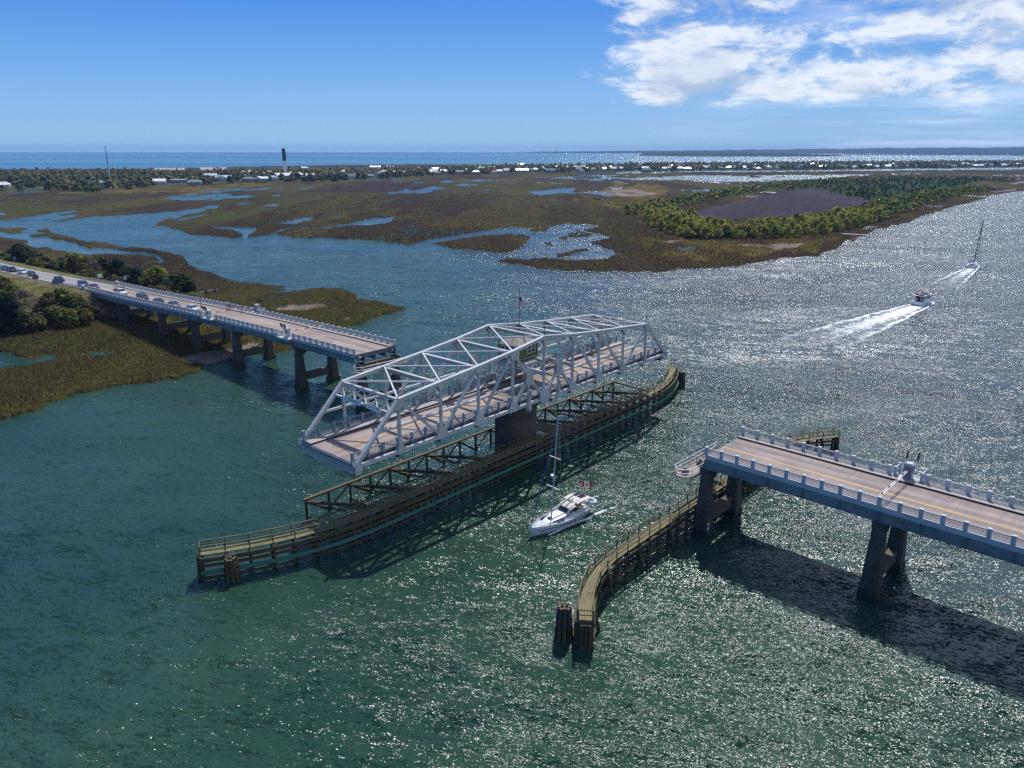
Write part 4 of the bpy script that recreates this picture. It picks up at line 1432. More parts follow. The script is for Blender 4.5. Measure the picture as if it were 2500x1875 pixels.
pier(-36.6, -0.64, 9.7, 0, 'rest pier behind the open truss at the end of the long approach', wet=True)
for x, wetp, lab in ((-59.0, True, 'first pier in the water under the long approach'), (-86.4, True, 'pier at the muddy bank under the long approach'), (-108.0, False, 'pier in the marsh behind the muddy bank'), (-128.0, False, 'second marsh pier in from the bank, beside a small pool'), (-156.0, False, 'short pier nearest the causeway abutment')):
    pier(x, -0.64, road_z(x) - 1.7, 0.3, lab, wet=wetp)
pier(37.9, 0.44, 9.7, 0, 'rest pier at the open end of the right hand approach', wet=True)
pier(59.7, 0.44, 9.65, 0, 'lone pier with yellowed strut under the right hand approach', wet=True)
pier(81.5, 0.44, 9.6, 0, 'pier under the right hand approach at the picture edge', wet=True)
tg = thing('tide_gauge', 'blue and white tide board at the foot of the rest pier leg', 'tide board', Ap(37.9 + 1.02, 0.44 - 4.08 - 0.6, 1.25), T_A)
for i in range(4):
    MB().span((0, -0.22, 0.32 * i - 0.6), (0.05, 0.22, 0.32 * i - 0.3)).build('stripe', WHITE if i % 2 else pbr('blue_board', (0.05, 0.16, 0.5), 0.5), tg)

# abutment and wing walls at the causeway
ab = thing('abutment', 'pale concrete abutment with sloping wing wall at the causeway', 'abutment', Ap(-181.0, -0.64, 0), T_A)
MB().span((-2.2, -5.1, 0.2), (0.2, 5.1, 5.1)).build('wall', PIERC, ab)
MB().prism([(0.2, 7.4), (0.2, 2.0), (-6.5, 4.5), (-6.5, 5.6)], -5.75, -5.2, lambda a, b_, c: (a, c, b_)).build('wing_wall', POSTC, ab)
MB().prism([(0.2, 7.4), (0.2, 2.0), (-6.5, 4.5), (-6.5, 5.6)], 5.25, 5.75, lambda a, b_, c: (a, c, b_)).build('wing_wall', POSTC, ab)
for y in (-5.45, 5.0):
    MB().span((-2.5, y - 0.28, 6.7), (0.0, y + 0.28, 8.1)).build('end_block', POSTC, ab)


def platform(side, label):
    o = thing('maintenance_platform', label, 'platform', Ap(side * 35.6, 0.0, 8.5), T_A)
    y0, y1 = -6.9, 5.2
    out = -side
    MB().prism([(-1.3, y0 + 1.0), (-0.5 if side < 0 else -0.5, y0), (0.5, y0), (1.3, y0 + 1.0), (1.3, y1), (-1.3, y1)], -0.12, 0.0).build('deck', pbr('rusty_deck', (0.22, 0.15, 0.12), 0.85, var=(1.2, 0.7, (0.30, 0.27, 0.25))), o)
    for x in (-1.2, 1.2):
        MB().span((x - 0.06, y0 + 1, -0.42), (x + 0.06, y1, -0.125)).build('edge_beam', STEEL, o)
    mb = MB()
    pts = [(1.25, y1), (1.25, y0 + 1), (0.5, y0 + 0.05), (-0.5, y0 + 0.05), (-1.25, y0 + 1), (-1.25, y1)]
    for z in (0.5, 1.05):
        for p, q in zip(pts, pts[1:]):
            mb.tube((*p, z), (*q, z), 0.045, n=5)
    for p, q in zip(pts, pts[1:]):
        L = math.hypot(q[0] - p[0], q[1] - p[1])
        k = max(1, int(L / 1.8))
        for i in range(k + 1):
            mb.tube((p[0] + (q[0] - p[0]) * i / k, p[1] + (q[1] - p[1]) * i / k, 0), (p[0] + (q[0] - p[0]) * i / k, p[1] + (q[1] - p[1]) * i / k, 1.05), 0.035, n=5)
    mb.build('railing', WHITE, o)
    for y in (-5.4, -1.5):
        MB().span((-0.35, y - 0.4, 0.02), (0.35, y + 0.4, 0.55)).tube((0, y, 0.55), (0, y, 0.85), 0.22, n=8).build('wedge_motor', STEELD, o)


platform(-1, 'railed maintenance platform on the rest pier behind the truss')
platform(1, 'railed maintenance platform below the open end of the right hand approach')

# ------------------------------------------------------------------ timber fenders
TIMB = pbr('creosoted_timber', (0.042, 0.035, 0.020), 0.85, var=(1.3, 0.9, (0.085, 0.078, 0.032)), bump=(7, 0.6, 0.03))
BOARD = pbr('weathered_deck_board', (0.22, 0.19, 0.085), 0.88, var=(0.9, 0.8, (0.11, 0.08, 0.05)), bump=(9, 0.5, 0.02))
CAPT = pbr('weathered_cap_timber', (0.15, 0.105, 0.055), 0.88, var=(1.1, 0.8, (0.08, 0.06, 0.035)), bump=(8, 0.5, 0.02))
GREENT = pbr('green_fender_timber', (0.05, 0.19, 0.12), 0.75, var=(0.8, 0.8, (0.045, 0.14, 0.09)), bump=(7, 0.5, 0.02))
RAILT = pbr('brown_rail_timber', (0.125, 0.112, 0.045), 0.85, var=(1.5, 0.6, (0.06, 0.05, 0.03)))
ZD = 3.3


def walk_line(tc, s_flat, k, s_end, sign, step):
    pts = []
    n = int(2 * s_end / step)
    for i in range(n + 1):
        s = -s_end + 2 * s_end * i / n
        d = max(0, abs(s) - s_flat)
        pts.append(Vector((s, tc + sign * k * d * d, 0)))
    return pts


def fender(name, label, line, face, green, group=None, fo=0.0):
    """walkway on piles following a line; face = +1/-1 side of the line that fends boats off"""
    o = thing(name, label, 'fender', PV, T_S)
    N = len(line)
    tang = [(line[min(i + 1, N - 1)] - line[max(i - 1, 0)]).normalized() for i in range(N)]
    norm = [Vector((-t.y, t.x, 0)) for t in tang]

    def off(i, d, z):
        p = line[i] + norm[i] * d
        return Vector((p.x, p.y, z))
    rnd = random.Random(4)
    pile = [MB().tube((0, 0, -2.5), (0, 0, 3.0), 0.21, 0.19, 8).mesh('pile', TIMB), MB().tube((0, 0, -2.5), (0.03, 0.02, 3.0), 0.23, 0.18, 8).mesh('pile', TIMB)]
    for i in range(N):
        for d in (-0.62, 0.62):
            link('pile', pile[rnd.randrange(2)], o, off(i, d, 0)).rotation_euler = (rnd.uniform(-.012, .012), rnd.uniform(-.012, .012), rnd.uniform(0, 6))
        MB().beam(off(i, -0.85, 2.98), off(i, 0.85, 2.98), 0.26, 0.3).build('pile_cap', TIMB, o)
        # rail posts
        for d in (-0.78, 0.78):
            MB().beam(off(i, d, 2.9), off(i, d, 4.4), 0.1, 0.12).build('rail_post', RAILT, o)
        # short upright chocks on the working face
        MB().beam(off(i, face * (1.0 - fo), 0.1), off(i, face * (1.0 - fo), 3.1), 0.26 - fo * .3, 0.26 - fo * .3).build('chock', TIMB, o)
    # deck boards run lengthwise, three bays a board
    bw = 0.27
    for k in range(5):
        d = (k - 2) * (bw + 0.035)
        i = -(k % 3)
        while i < N - 1:
            a, b_ = max(i, 0), min(i + 3, N - 1)
            if b_ > a:
                z = ZD - 0.05 + rnd.uniform(-0.012, 0.012)
                MB().path([off(j, d, z) for j in range(a, b_ + 1)], bw, 0.07).build('deck_board', BOARD, o)
            i += 3
    # ends butt with a gap of shadow: rails
    for d in (-0.78, 0.78):
        for z, w_, h_ in ((4.42, 0.16, 0.08), (3.88, 0.06, 0.12)):
            MB().path([off(j, d, z) for j in range(N)], w_, h_).build('handrail', RAILT, o)
    for i in (0, N - 1):
        for z in (4.42, 3.88):
            MB().beam(off(i, -0.86, z), off(i, 0.86, z), 0.1, 0.1).build('end_rail', RAILT, o)
    # wales: heavy horizontal timbers on the face, lighter at the back
    for z, dd, w_, h_, m in ((2.78, 1.22, 0.3, 0.5, TIMB), (1.98, 1.22, 0.28, 0.24, TIMB), (1.25, 1.42, 0.4, 0.32, GREENT if green else TIMB), (0.4, 1.22, 0.3, 0.26, TIMB)):
        MB().path([off(j, face * (dd - fo), z) for j in range(N)], w_, h_).build('wale', m, o)
    MB().path([off(j, -face * 0.9, 2.7) for j in range(N)], 0.14, 0.3).build('wale', TIMB, o)
    MB().path([off(j, -face * 0.9, 1.0) for j in range(N)], 0.14, 0.26).build('wale', TIMB, o)
    # batter piles behind every third bent
    if face > 0:
        for i in range(1, N - 1, 3):
            MB().tube(off(i, -0.8, 2.7), off(i, -2.0, -2), 0.2, n=8).build('batter_pile', TIMB, o)
    for i, e in ((0, -1), (N - 1, 1)):
        for d in (-0.4, 0.0, 0.4):
            p = off(i, d, 0)
            q = p + tang[i] * (e * 0.45)
            MB().tube((q.x, q.y, -2), (p.x + tang[i].x * e * .3, p.y + tang[i].y * e * .3, 2.9), 0.22, 0.2, 8).build('end_pile', TIMB, o)
    return o


cf = fender('pivot_fender', 'long dark timber fender with green wale running under the open swing span', walk_line(-4.7, 34, 0.0150, 55.0, 1, 2.4), -1, True)
# back frame with crossed braces, on the far side of the pivot pier
BT = 5.35
posts = [-38 + 3.75 * i for i in range(21)]
for a, b_ in ((0, 7), (7, 14), (14, 20)):
    MB().span((posts[a] - (0.3 if a == 0 else -0.01), BT - 0.22, 2.88), (posts[b_] + (0.3 if b_ == 20 else 0), BT + 0.22, 3.16)).build('cap_timber', CAPT, cf)
pm_ = MB().tube((0, 0, -2.5), (0, 0, 2.88), 0.2, 0.18, 8).mesh('pile', TIMB)
for i, s in enumerate(posts):
    link('pile', pm_, cf, (s, BT, 0))
    if i % 2 == 0:
        for j in (-1, 1):
            if 0 <= i + j < 21:
                MB().beam((s, BT - 0.2 * j, 2.75), (s + 3.75 * j, BT - 0.2 * j, 0.1), 0.12, 0.3).build('cross_brace', TIMB, cf)
        if abs(s + 3) > 5.4 and i < 20:
            for dx in (-0.22, 0.22):
                MB().beam((s + dx, BT - 0.25, 2.72 + 0.02 * (dx > 0)), (s + 5.6 + dx, -3.6, 2.72 + 0.02 * (dx > 0)), 0.2, 0.3).build('plan_brace', CAPT if dx > 0 else TIMB, cf)
            MB().beam((s + 0.4, BT - 0.4, 2.35), (s + 3.6, 1.2, 1.3), 0.22, 0.22).build('plan_brace', TIMB, cf)
        MB().beam((s, BT - 0.3, 0.55), (s, -3.8, 0.55) if abs(s) > 4.5 else (s, 4.2, 0.55), 0.22, 0.24).build('tie_timber', TIMB, cf)
MB().beam((37.2, BT + 0.2, 3.0), (36.4, -3.7, 3.0), 0.4, 0.28).build('cap_timber', CAPT, cf)
# access landing at the pivot pier
MB().span((4.6, -3.7, 2.9), (8.2, 1.2, 3.05)).build('landing', BOARD, cf)
mb = MB()
for z in (3.6, 4.1):
    mb.tube((4.7, 1.1, z), (8.1, 1.1, z), 0.05, n=5).tube((8.1, 1.1, z), (8.1, -3.6, z), 0.05, n=5)
for p in ((4.7, 1.1), (6.4, 1.1), (8.1, 1.1), (8.1, -1.2), (8.1, -3.6)):
    mb.tube((*p, 3.0), (*p, 4.1), 0.05, n=5)
mb.build('landing_rail', RAILT, cf)

rf = fender('channel_fender', 'curving railed timber walkway fender passing the right hand rest pier', walk_line(-35.5, 22, 0.0300, 35.4, -1, 2.4), 1, False, None, 0.3)
# small gate and step where the walkway meets the pier
MB().span((2.4, -36.6, 4.0), (2.5, -34.5, 4.6)).build('walk_gate', BOARD, rf)


def dolphin(s, t, top, label, seed, band):
    o = thing('pile_dolphin', label, 'dolphin', Sp(s, t, 0), seed * 0.7, 'tied timber pile dolphins')
    rnd = random.Random(seed)
    n = 8
    for i in range(n + 1):
        a = 2 * PI * i / n + rnd.uniform(-0.1, 0.1)
        r0, r1 = (1.0, 0.52) if i < n else (0.0, 0.0)
        zt = top - rnd.uniform(0, 0.25)
        MB().tube((r0 * math.cos(a), r0 * math.sin(a), -2.0), (r1 * math.cos(a), r1 * math.sin(a), zt), 0.24, 0.2, 9).build('pile', TIMB, o)
        MB().tube((r1 * math.cos(a), r1 * math.sin(a), zt), (r1 * math.cos(a), r1 * math.sin(a), zt + 0.03), 0.195, 0.19, 9).build('pile_top', CAPT, o)
    for z in (top * 0.78, top * 0.5):
        rr = 0.52 + (1.0 - 0.52) * (top - z) / (top + 2) + 0.24
        mb = MB()
        for i in range(16):
            a0, a1 = 2 * PI * i / 16, 2 * PI * (i + 1) / 16
            mb.beam((rr * math.cos(a0), rr * math.sin(a0), z), (rr * math.cos(a1), rr * math.sin(a1), z), 0.05, 0.09)
        mb.build('wire_band', band, o)


dolphin(52.7, -1.7, 3.25, 'dark pile dolphin off the curved far tip of the pivot fender', 2, TIMB)
dolphin(-53.0, -1.4, 3.1, 'rust topped pile dolphin in front of the near tip of the pivot fender', 5, TIMB)
dolphin(-35.6, -38.2, 4.0, 'pale topped pile dolphin beside the near tip of the channel fender', 8, NAVY)

# ------------------------------------------------------------------ people
SKIN = pbr('skin', (0.45, 0.27, 0.18), 0.6)
DENIM = pbr('dark_trousers', (0.03, 0.035, 0.06), 0.85)
HAIR = pbr('dark_hair', (0.03, 0.02, 0.015), 0.7)


def person(label, loc, rz, pose, shirt, group=None, trousers=DENIM, parent=None):
    """one continuous body grown from a jointed skeleton"""
    J = {}
    if pose == 'seated':
        J.update(pelvis=(0, 0, 0.10, .15), chest=(0.02, 0, 0.42, .16), neck=(0.04, 0, 0.62, .06), chin=(0.06, 0, 0.68, .075), head=(0.07, 0, 0.78, .10), crown=(0.06, 0, 0.87, .06))
        leg = lambda s: [(0.06, s * .09, 0.08, .10), (0.46, s * .13, 0.12, .07), (0.50, s * .13, -0.30, .045), (0.64, s * .14, -0.34, .04)]
        arm = lambda s: [(0.02, s * .19, 0.54, .065), (0.10, s * .26, 0.28, .045), (0.34, s * .20, 0.22, .032), (0.40, s * .19, 0.215, .034)]
    else:
        J.update(pelvis=(0, 0, 0.95, .14), chest=(0.06, 0, 1.28, .15), neck=(0.10, 0, 1.48, .055), chin=(0.13, 0, 1.54, .072), head=(0.14, 0, 1.63, .095), crown=(0.13, 0, 1.71, .06))
        leg = lambda s: [(0, s * .10, 0.90, .10), (0.05, s * .13, 0.48, .065), (-0.02, s * .14, 0.09, .042), (0.15, s * .15, 0.045, .04)]
        arm = lambda s: [(0.07, s * .19, 1.40, .062), (0.16, s * .26, 1.15, .042), (0.40, s * .22, 1.02, .03), (0.47, s * .22, 1.01, .034)]
    verts, edges, rad, part = [], [], [], []

    def addv(p, pt):
        verts.append(p[:3])
        rad.append(p[3])
        part.append(pt)
        return len(verts) - 1
    ids = {k: addv(v, 'skin' if k in ('neck', 'chin', 'head', 'crown') else 'shirt') for k, v in J.items()}
    for a, b_ in (('pelvis', 'chest'), ('chest', 'neck'), ('neck', 'chin'), ('chin', 'head'), ('head', 'crown')):
        edges.append((ids[a], ids[b_]))
    part[ids['crown']] = 'hair'
    for s in (-1, 1):
        prev = ids['pelvis']
        for q in leg(s):
            i = addv(q, 'legs')
            edges.append((prev, i))
            prev = i
        prev = ids['chest']
        L = arm(s)
        for n_, q in enumerate(L):
            i = addv(q, 'shirt' if n_ < 2 else 'skin')
            edges.append((prev, i))
            prev = i
        h = L[-1]
        for f in range(4):
            y = h[1] + (f - 1.5) * 0.019
            a = addv((h[0] + 0.045, y, h[2] - 0.012, .009), 'skin')
            b_ = addv((h[0] + 0.06 + 0.006 * (2 - abs(f - 1.5)), y, h[2] - 0.05, .008), 'skin')
            edges += [(prev, a), (a, b_)]
        a = addv((h[0] + 0.01, h[1] - s * 0.045, h[2] - 0.02, .010), 'skin')
        b_ = addv((h[0] + 0.04, h[1] - s * 0.055, h[2] - 0.04, .009), 'skin')
        edges += [(prev, a), (a, b_)]
    me = bpy.data.meshes.new('person')
    me.from_pydata(verts, edges, [])
    tmp = bpy.data.objects.new('person_rig', me)
    COL.objects.link(tmp)
    tmp.modifiers.new('grow', 'SKIN')
    sk = me.skin_vertices[0].data
    for i, r_ in enumerate(rad):
        sk[i].radius = (r_, r_)
    sk[0].use_root = True
    sb = tmp.modifiers.new('soft', 'SUBSURF')
    sb.levels = 1
    sb.render_levels = 1
    dg = bpy.context.evaluated_depsgraph_get()
    dg.update()
    body = bpy.data.meshes.new_from_object(tmp.evaluated_get(dg))
    bpy.data.objects.remove(tmp)
    body.name = 'person'
    body.materials.clear()
    mats = [SKIN, shirt, trousers, HAIR]
    for m in mats:
        body.materials.append(m)
    V = np.array(verts)
    slot = {'skin': 0, 'shirt': 1, 'legs': 2, 'hair': 3}
    for p in body.polygons:
        c = np.array(p.center)
        k = int(np.argmin(((V - c) ** 2).sum(1)))
        p.material_index = slot[part[k]]
        if part[k] in ('head',) or (part[k] == 'skin' and c[2] > J['head'][2] + 0.02 and c[0] < J['head'][0]):
            p.material_index = 3
        p.use_smooth = True
    o = link('person', body, parent, loc, rz)
    return tag(o, label, 'person', group)


# ------------------------------------------------------------------ boats
GEL = pbr('white_gelcoat', (0.76, 0.77, 0.78), 0.3, var=(0.5, 0.25, (0.66, 0.67, 0.68)))
DECKW = pbr('off_white_deck', (0.66, 0.64, 0.60), 0.6)
CANVAS = pbr('cream_canvas', (0.62, 0.58, 0.52), 0.85)
BLUEC = pbr('blue_canvas', (0.03, 0.08, 0.30), 0.8)
ALU = pbr('grey_aluminium', (0.55, 0.57, 0.60), 0.4, metal=0.2)
ORANGE = pbr('orange_cloth', (0.6, 0.17, 0.03), 0.7)
TEAK = pbr('teak', (0.22, 0.12, 0.06), 0.7)


def hull_mesh(L, B, F, flare=0.82, stern=0.8, stripe=None, sheer=0.28, deck_drop=0.0):
    """boat hull lofted from stern to stem, with a closed deck"""
    n, m = 15, 7
    rings = []
    for i in range(n):
        t = i / (n - 1)
        x = -L / 2 + L * t
        half = B / 2 * (stern + (1 - stern) * math.sin(min(1, t / 0.42) * PI / 2)) * (1 - max(0, (t - 0.42) / 0.58) ** 2.2)
        half = max(half, 0.03)
        sh = F + sheer * (t - 0.3) ** 2 * 2.2
        rk = 0.55 * max(0, t - 0.75) / 0.25       # stem rakes forward above the water
        prof = []
        for k in range(m):
            q = k / (m - 1)
            z = -0.35 + (sh + 0.35) * q
            w_ = half * (0.55 + 0.45 * min(1, q * 1.7) ** 0.6) * (flare + (1 - flare) * q)
            prof.append((x + rk * q, w_, z))
        ring = prof + [(p[0], -p[1], p[2]) for p in reversed(prof)]
        rings.append(ring)
    mb = MB()
    mb.loft(rings, close=True)
    return mb


def sail_boat():
    ang = R(-136.5)
    c0 = Vector((6.5, 95.2, 0))
    o = thing('sailing_yacht', 'white sloop motoring past the fender with bare mast and blue furled jib', 'sailboat', c0, ang)
    hull_mesh(10.4, 3.5, 1.05, stern=0.72).build('hull', GEL, o, True)
    # toe rail and boot stripe
    for s in (-1, 1):
        pts = []
        for i in range(14):
            t = i / 13
            half = 3.5 / 2 * (0.72 + 0.28 * math.sin(min(1, t / 0.42) * PI / 2)) * (1 - max(0, (t - 0.42) / 0.58) ** 2.2)
            pts.append((-5.2 + 10.4 * t + 0.55 * max(0, t - .75) / .25, s * max(half, 0.04), 1.05 + 0.28 * (t - 0.3) ** 2 * 2.2 + 0.03))
        MB().path(pts, 0.07, 0.09).build('toe_rail', ALU, o)
        pts2 = [(p[0] - 0.1, p[1] * 0.985 + s * 0.02, 0.72) for p in pts[:-1]]
        MB().path(pts2, 0.02, 0.06).build('hull_stripe', NAVY, o)
        # lifelines
        mb = MB()
        for z in (0.3, 0.6):
            for p, q in zip(pts[1:], pts[2:]):
                mb.tube((p[0], p[1] * .97, p[2] + z), (q[0], q[1] * .97, q[2] + z), 0.012, n=4)
        for p in pts[1::2]:
            mb.tube((p[0], p[1] * .97, p[2]), (p[0], p[1] * .97, p[2] + 0.62), 0.018, n=5)
        mb.build('lifeline', ALU, o)
    # coachroof
    rings = []
    for x, w_, h_ in ((-1.2, 1.05, .50), (0.0, 1.10, .52), (1.5, 0.95, .44), (2.7, 0.62, .26), (3.3, 0.35, .04)):
        rings.append([(x, -w_, 1.02), (x, -w_ * .9, 1.08 + h_ * .8), (x, -w_ * .5, 1.08 + h_), (x, w_ * .5, 1.08 + h_), (x, w_ * .9, 1.08 + h_ * .8), (x, w_, 1.02)])
    MB().loft(rings).build('coachroof', GEL, o)
    for s in (-1, 1):
        MB().prism([(-0.9, 1.22), (1.4, 1.22), (2.2, 1.18), (1.5, 1.42), (-0.9, 1.48)], s * 1.035, s * 1.075, lambda a, b_, c: (a, c * (1 - 0.08 * max(0, a)), b_)).build('cabin_window', GLASS, o)
    for x, y, w_, l_ in ((3.9, 0, 0.55, 0.55), (1.9, 0.0, 0.5, 0.45)):
        MB().span((x - l_ / 2, y - w_ / 2, 1.12 if x > 3 else 1.5), (x + l_ / 2, y + w_ / 2, 1.22 if x > 3 else 1.6)).build('hatch', GLASS, o)
    # cockpit well, coamings, wheel
    MB().span((-4.6, -0.75, 1.0), (-1.3, 0.75, 1.09)).build('cockpit_sole', TEAK, o)
    for s in (-1, 1):
        MB().span((-4.6, s * 0.78 if s > 0 else -1.15, 1.0), (-1.3, 1.15 if s > 0 else -0.78, 1.42)).build('cockpit_seat', DECKW, o)
    MB().span((-5.15, -1.1, 1.0), (-4.62, 1.1, 1.30)).build('stern_locker', DECKW, o)
    mb = MB()
    for i in range(12):
        a0, a1 = i * PI / 6, (i + 1) * PI / 6
        mb.tube((-3.7, 0.45 * math.cos(a0), 1.8 + 0.45 * math.sin(a0)), (-3.7, 0.45 * math.cos(a1), 1.8 + 0.45 * math.sin(a1)), 0.025, n=5)
    mb.tube((-3.6, 0, 1.05), (-3.7, 0, 1.8), 0.07, n=6)
    mb.build('wheel', ALU, o)
    # dodger and bimini
    rings = []
    for x, h_, w_ in ((-0.7, 1.6, 1.0), (-1.0, 2.3, 1.15), (-1.7, 2.55, 1.25), (-2.1, 2.55, 1.25)):
        rings.append([(x, -w_, h_ - 0.25), (x, -w_ * .7, h_), (x, w_ * .7, h_), (x, w_, h_ - 0.25), (x, w_ * .7, h_ - 0.05), (x, -w_ * .7, h_ - 0.05)])
    MB().loft(rings).build('dodger', CANVAS, o)
    MB().add([(-0.64, -0.75, 1.7), (-0.64, 0.75, 1.7), (-0.95, 0.85, 2.2), (-0.95, -0.85, 2.2)], [(0, 1, 2, 3)]).build('dodger_window', GLASS, o)
    rings = []
    for x, z in ((-2.3, 2.82), (-3.0, 2.95), (-4.0, 2.97), (-4.9, 2.85)):
        rings.append([(x, -1.35, z - 0.16), (x, -0.8, z), (x, 0.8, z), (x, 1.35, z - 0.16), (x, 0.8, z - 0.05), (x, -0.8, z - 0.05)])
    MB().loft(rings).build('bimini', CANVAS, o)
    for y in (-0.45, 0.45):
        MB().span((-4.65, y - 0.36, 2.97), (-3.5, y + 0.36, 3.02)).build('solar_panel', GLASS, o)
    mb = MB()
    for s in (-1, 1):
        for x in (-2.4, -4.8):
            mb.tube((-3.4, s * 1.45, 1.15), (x, s * 1.34, 2.7), 0.025, n=5)
        mb.tube((-5.1, s * 1.1, 1.1), (-5.3, s * 1.1, 2.3), 0.03, n=5)
    mb.tube((-5.3, -1.1, 2.3), (-5.3, 1.1, 2.3), 0.03, n=5)
    mb.build('bimini_frame', ALU, o)
    # rig
    m0, m1 = Vector((1.6, 0, 1.1)), Vector((1.0, 0.35, 16.1))

    def at(f):
        return m0 + (m1 - m0) * f
    MB().tube(m0, m1, 0.10, 0.075, 8).build('mast', ALU, o)
    for f, w_ in ((0.325, 1.25), (0.61, 1.0)):
        p = at(f)
        MB().beam(p + Vector((0, -w_, 0)), p + Vector((0, w_, 0)), 0.1, 0.06).build('spreader', WHITE, o)
    p = at(0.435) + Vector((0.32, 0, 0))
    MB().tube(p, p + Vector((0, 0, 0.26)), 0.27, 0.24, 12).build('radar_dome', WHITE, o)
    b0, b1 = Vector((1.5, 0, 2.35)), Vector((-3.0, -0.1, 3.25))
    MB().tube(b0, b1, 0.075, n=8).build('boom', WHITE, o)
    rg = MB()
    for i in range(6):
        t = i / 6
        a = b0 + (b1 - b0) * (t + .04)
        c = b0 + (b1 - b0) * min(1, t + .2)
        rg.tube(a + Vector((0, 0, .17)), c + Vector((0, 0, .17)), 0.13 - 0.01 * i, n=7)
    rg.build('furled_mainsail', CANVAS, o)
    MB().tube((5.6, 0, 1.35), at(0.93), 0.085, 0.05, 7).build('furled_jib', BLUEC, o)
    mb = MB()
    for s in (-1, 1):
        e1, e2 = at(0.325) + Vector((0, s * 1.25, 0)), at(0.61) + Vector((0, s * 1.0, 0))
        mb.tube((1.3, s * 1.6, 1.2), e1, 0.012, n=4).tube(e1, e2, 0.012, n=4).tube(e2, at(0.99), 0.012, n=4)
    mb.tube((-5.1, 0, 1.2), at(0.995), 0.012, n=4)
    mb.build('standing_rigging', ALU, o)
    mb = MB()
    pl = [(4.6, 1.0, 1.3), (5.3, 0.55, 1.4), (5.75, 0, 1.45), (5.3, -0.55, 1.4), (4.6, -1.0, 1.3)]
    for p, q in zip(pl, pl[1:]):
        mb.tube((p[0], p[1], p[2] + .6), (q[0], q[1], q[2] + .6), 0.025, n=5)
    for p in pl:
        mb.tube((p[0], p[1] * .95, p[2] - .05), (p[0], p[1], p[2] + .6), 0.02, n=5)
    mb.build('bow_rail', ALU, o)
    MB().box((5.55, 0, 1.52), (0.55, 0.2, 0.15)).build('anchor', ALU, o)

    def W(x, y, z):
        c, s = math.cos(ang), math.sin(ang)
        return (c0.x + c * x - s * y, c0.y + s * x + c * y, z)
    for i, (x, y) in enumerate(((0.9, 0.95), (0.2, 0.98))):
        q = thing('fuel_can', ('blue can lashed on the yacht deck, the one nearer the bow', 'blue can lashed on the yacht deck, the one nearer the stern')[i], 'can', W(x + .4, y + 0.32, 1.16), ang, 'blue cans on the yacht deck')
        MB().box((0, 0, 0.16), (0.42, 0.22, 0.32)).build('can_body', BLUEC, q)
        MB().tube((0.1, 0, 0.32), (0.1, 0, 0.38), 0.05, n=6).build('can_lid', BLACK, q)
    q = thing('sail_bag', 'long dark blue sail bag lying on the yacht foredeck', 'sail bag', W(2.0, -0.9, 1.2), ang)
    MB().tube((-0.7, 0, 0.14), (0.7, 0, 0.14), 0.17, 0.12, 8).build('bag', NAVY, q)
    MB().tube((0.0, -0.17, 0.14), (0.0, 0.17, 0.14), 0.1, n=8).build('bag_tie', BLACK, q)
    # ensign
    f = thing('ensign', 'red and white flag with a maple leaf streaming from the yacht stern', 'flag', W(-5.2, -0.9, 0), ang)
    MB().tube((0, 0, 1.3), (-0.35, 0, 4.3), 0.025, n=5).build('staff', WHITE, f)
    fm = flag_mesh(1.5, 0.85, 16, 8, lambda u, v: 0 if (u < 0.26 or u > 0.74) else 1, 0.14)
    fo = fm.build('cloth', [RED, WHITE], f)
    fo.location = (-0.36, 0, 3.5)
    fo.rotation_euler = (0, 0, PI * 0.78)
    leaf = [(0, -.30), (.03, -.12), (.20, -.15), (.16, -.06), (.32, .06), (.26, .09), (.28, .19), (.15, .15), (.08, .24), (.09, .10), (.0, .34), (-.09, .10), (-.08, .24), (-.15, .15), (-.28, .19), (-.26, .09), (-.32, .06), (-.16, -.06), (-.20, -.15), (-.03, -.12)]
    for sd in (-1, 1):
        lm = MB()
        lm.add([(0.75 + a * 0.8, 0.14 * math.sin((0.75 + a * .8) / 1.5 * 7 + 0.65) * (0.75 + a * .8) / 1.5 * 1.2 + 0.012 * sd, 0.36 + b_ * 0.8 - 0.25 * .85 * ((0.75 + a * .8) / 1.5) ** 2 + 0.03) for a, b_ in leaf] + [(0.75, 0.14 * math.sin(3.5 + .65) * .6 + 0.012 * sd, 0.36 - 0.03)], [(i, (i + 1) % 20, 20) for i in range(20)])
        lm.build('maple_leaf', RED, fo)
    person('person in dark navy jacket steering at the yacht wheel', W(-4.25, 0.05, 1.32), ang, 'seated', NAVY)
    person('person in orange top sitting on the far side of the yacht cockpit', W(-3.0, -0.95, 1.42), ang + PI / 2, 'seated', ORANGE)
    person('person in dark top sitting on the near side of the yacht cockpit', W(-2.4, 0.98, 1.42), ang - PI / 2, 'seated', BLACK)
    d = thing('dinghy', 'small white inflatable dinghy hung across the yacht stern', 'dinghy', W(-6.0, 0.0, 1.35), ang + PI / 2)
    ring = [(-1.3, -0.55), (0.9, -0.55), (1.4, 0), (0.9, 0.55), (-1.3, 0.55)]
    for p, q in zip(ring, ring[1:]):
        MB().tube((*p, 0.3), (*q, 0.3), 0.2, n=9).build('tube', GEL, d)
    MB().prism([(-1.3, -0.5), (0.9, -0.5), (1.3, 0), (0.9, 0.5), (-1.3, 0.5)], 0.12, 0.18).build('floor', STEELD, d)
    MB().span((-1.42, -0.5, 0.1), (-1.34, 0.5, 0.5)).build('transom', DECKW, d)
    MB().span((-0.3, -0.5, 0.4), (-0.05, 0.5, 0.45)).build('thwart', TEAK, d)


sail_boat()


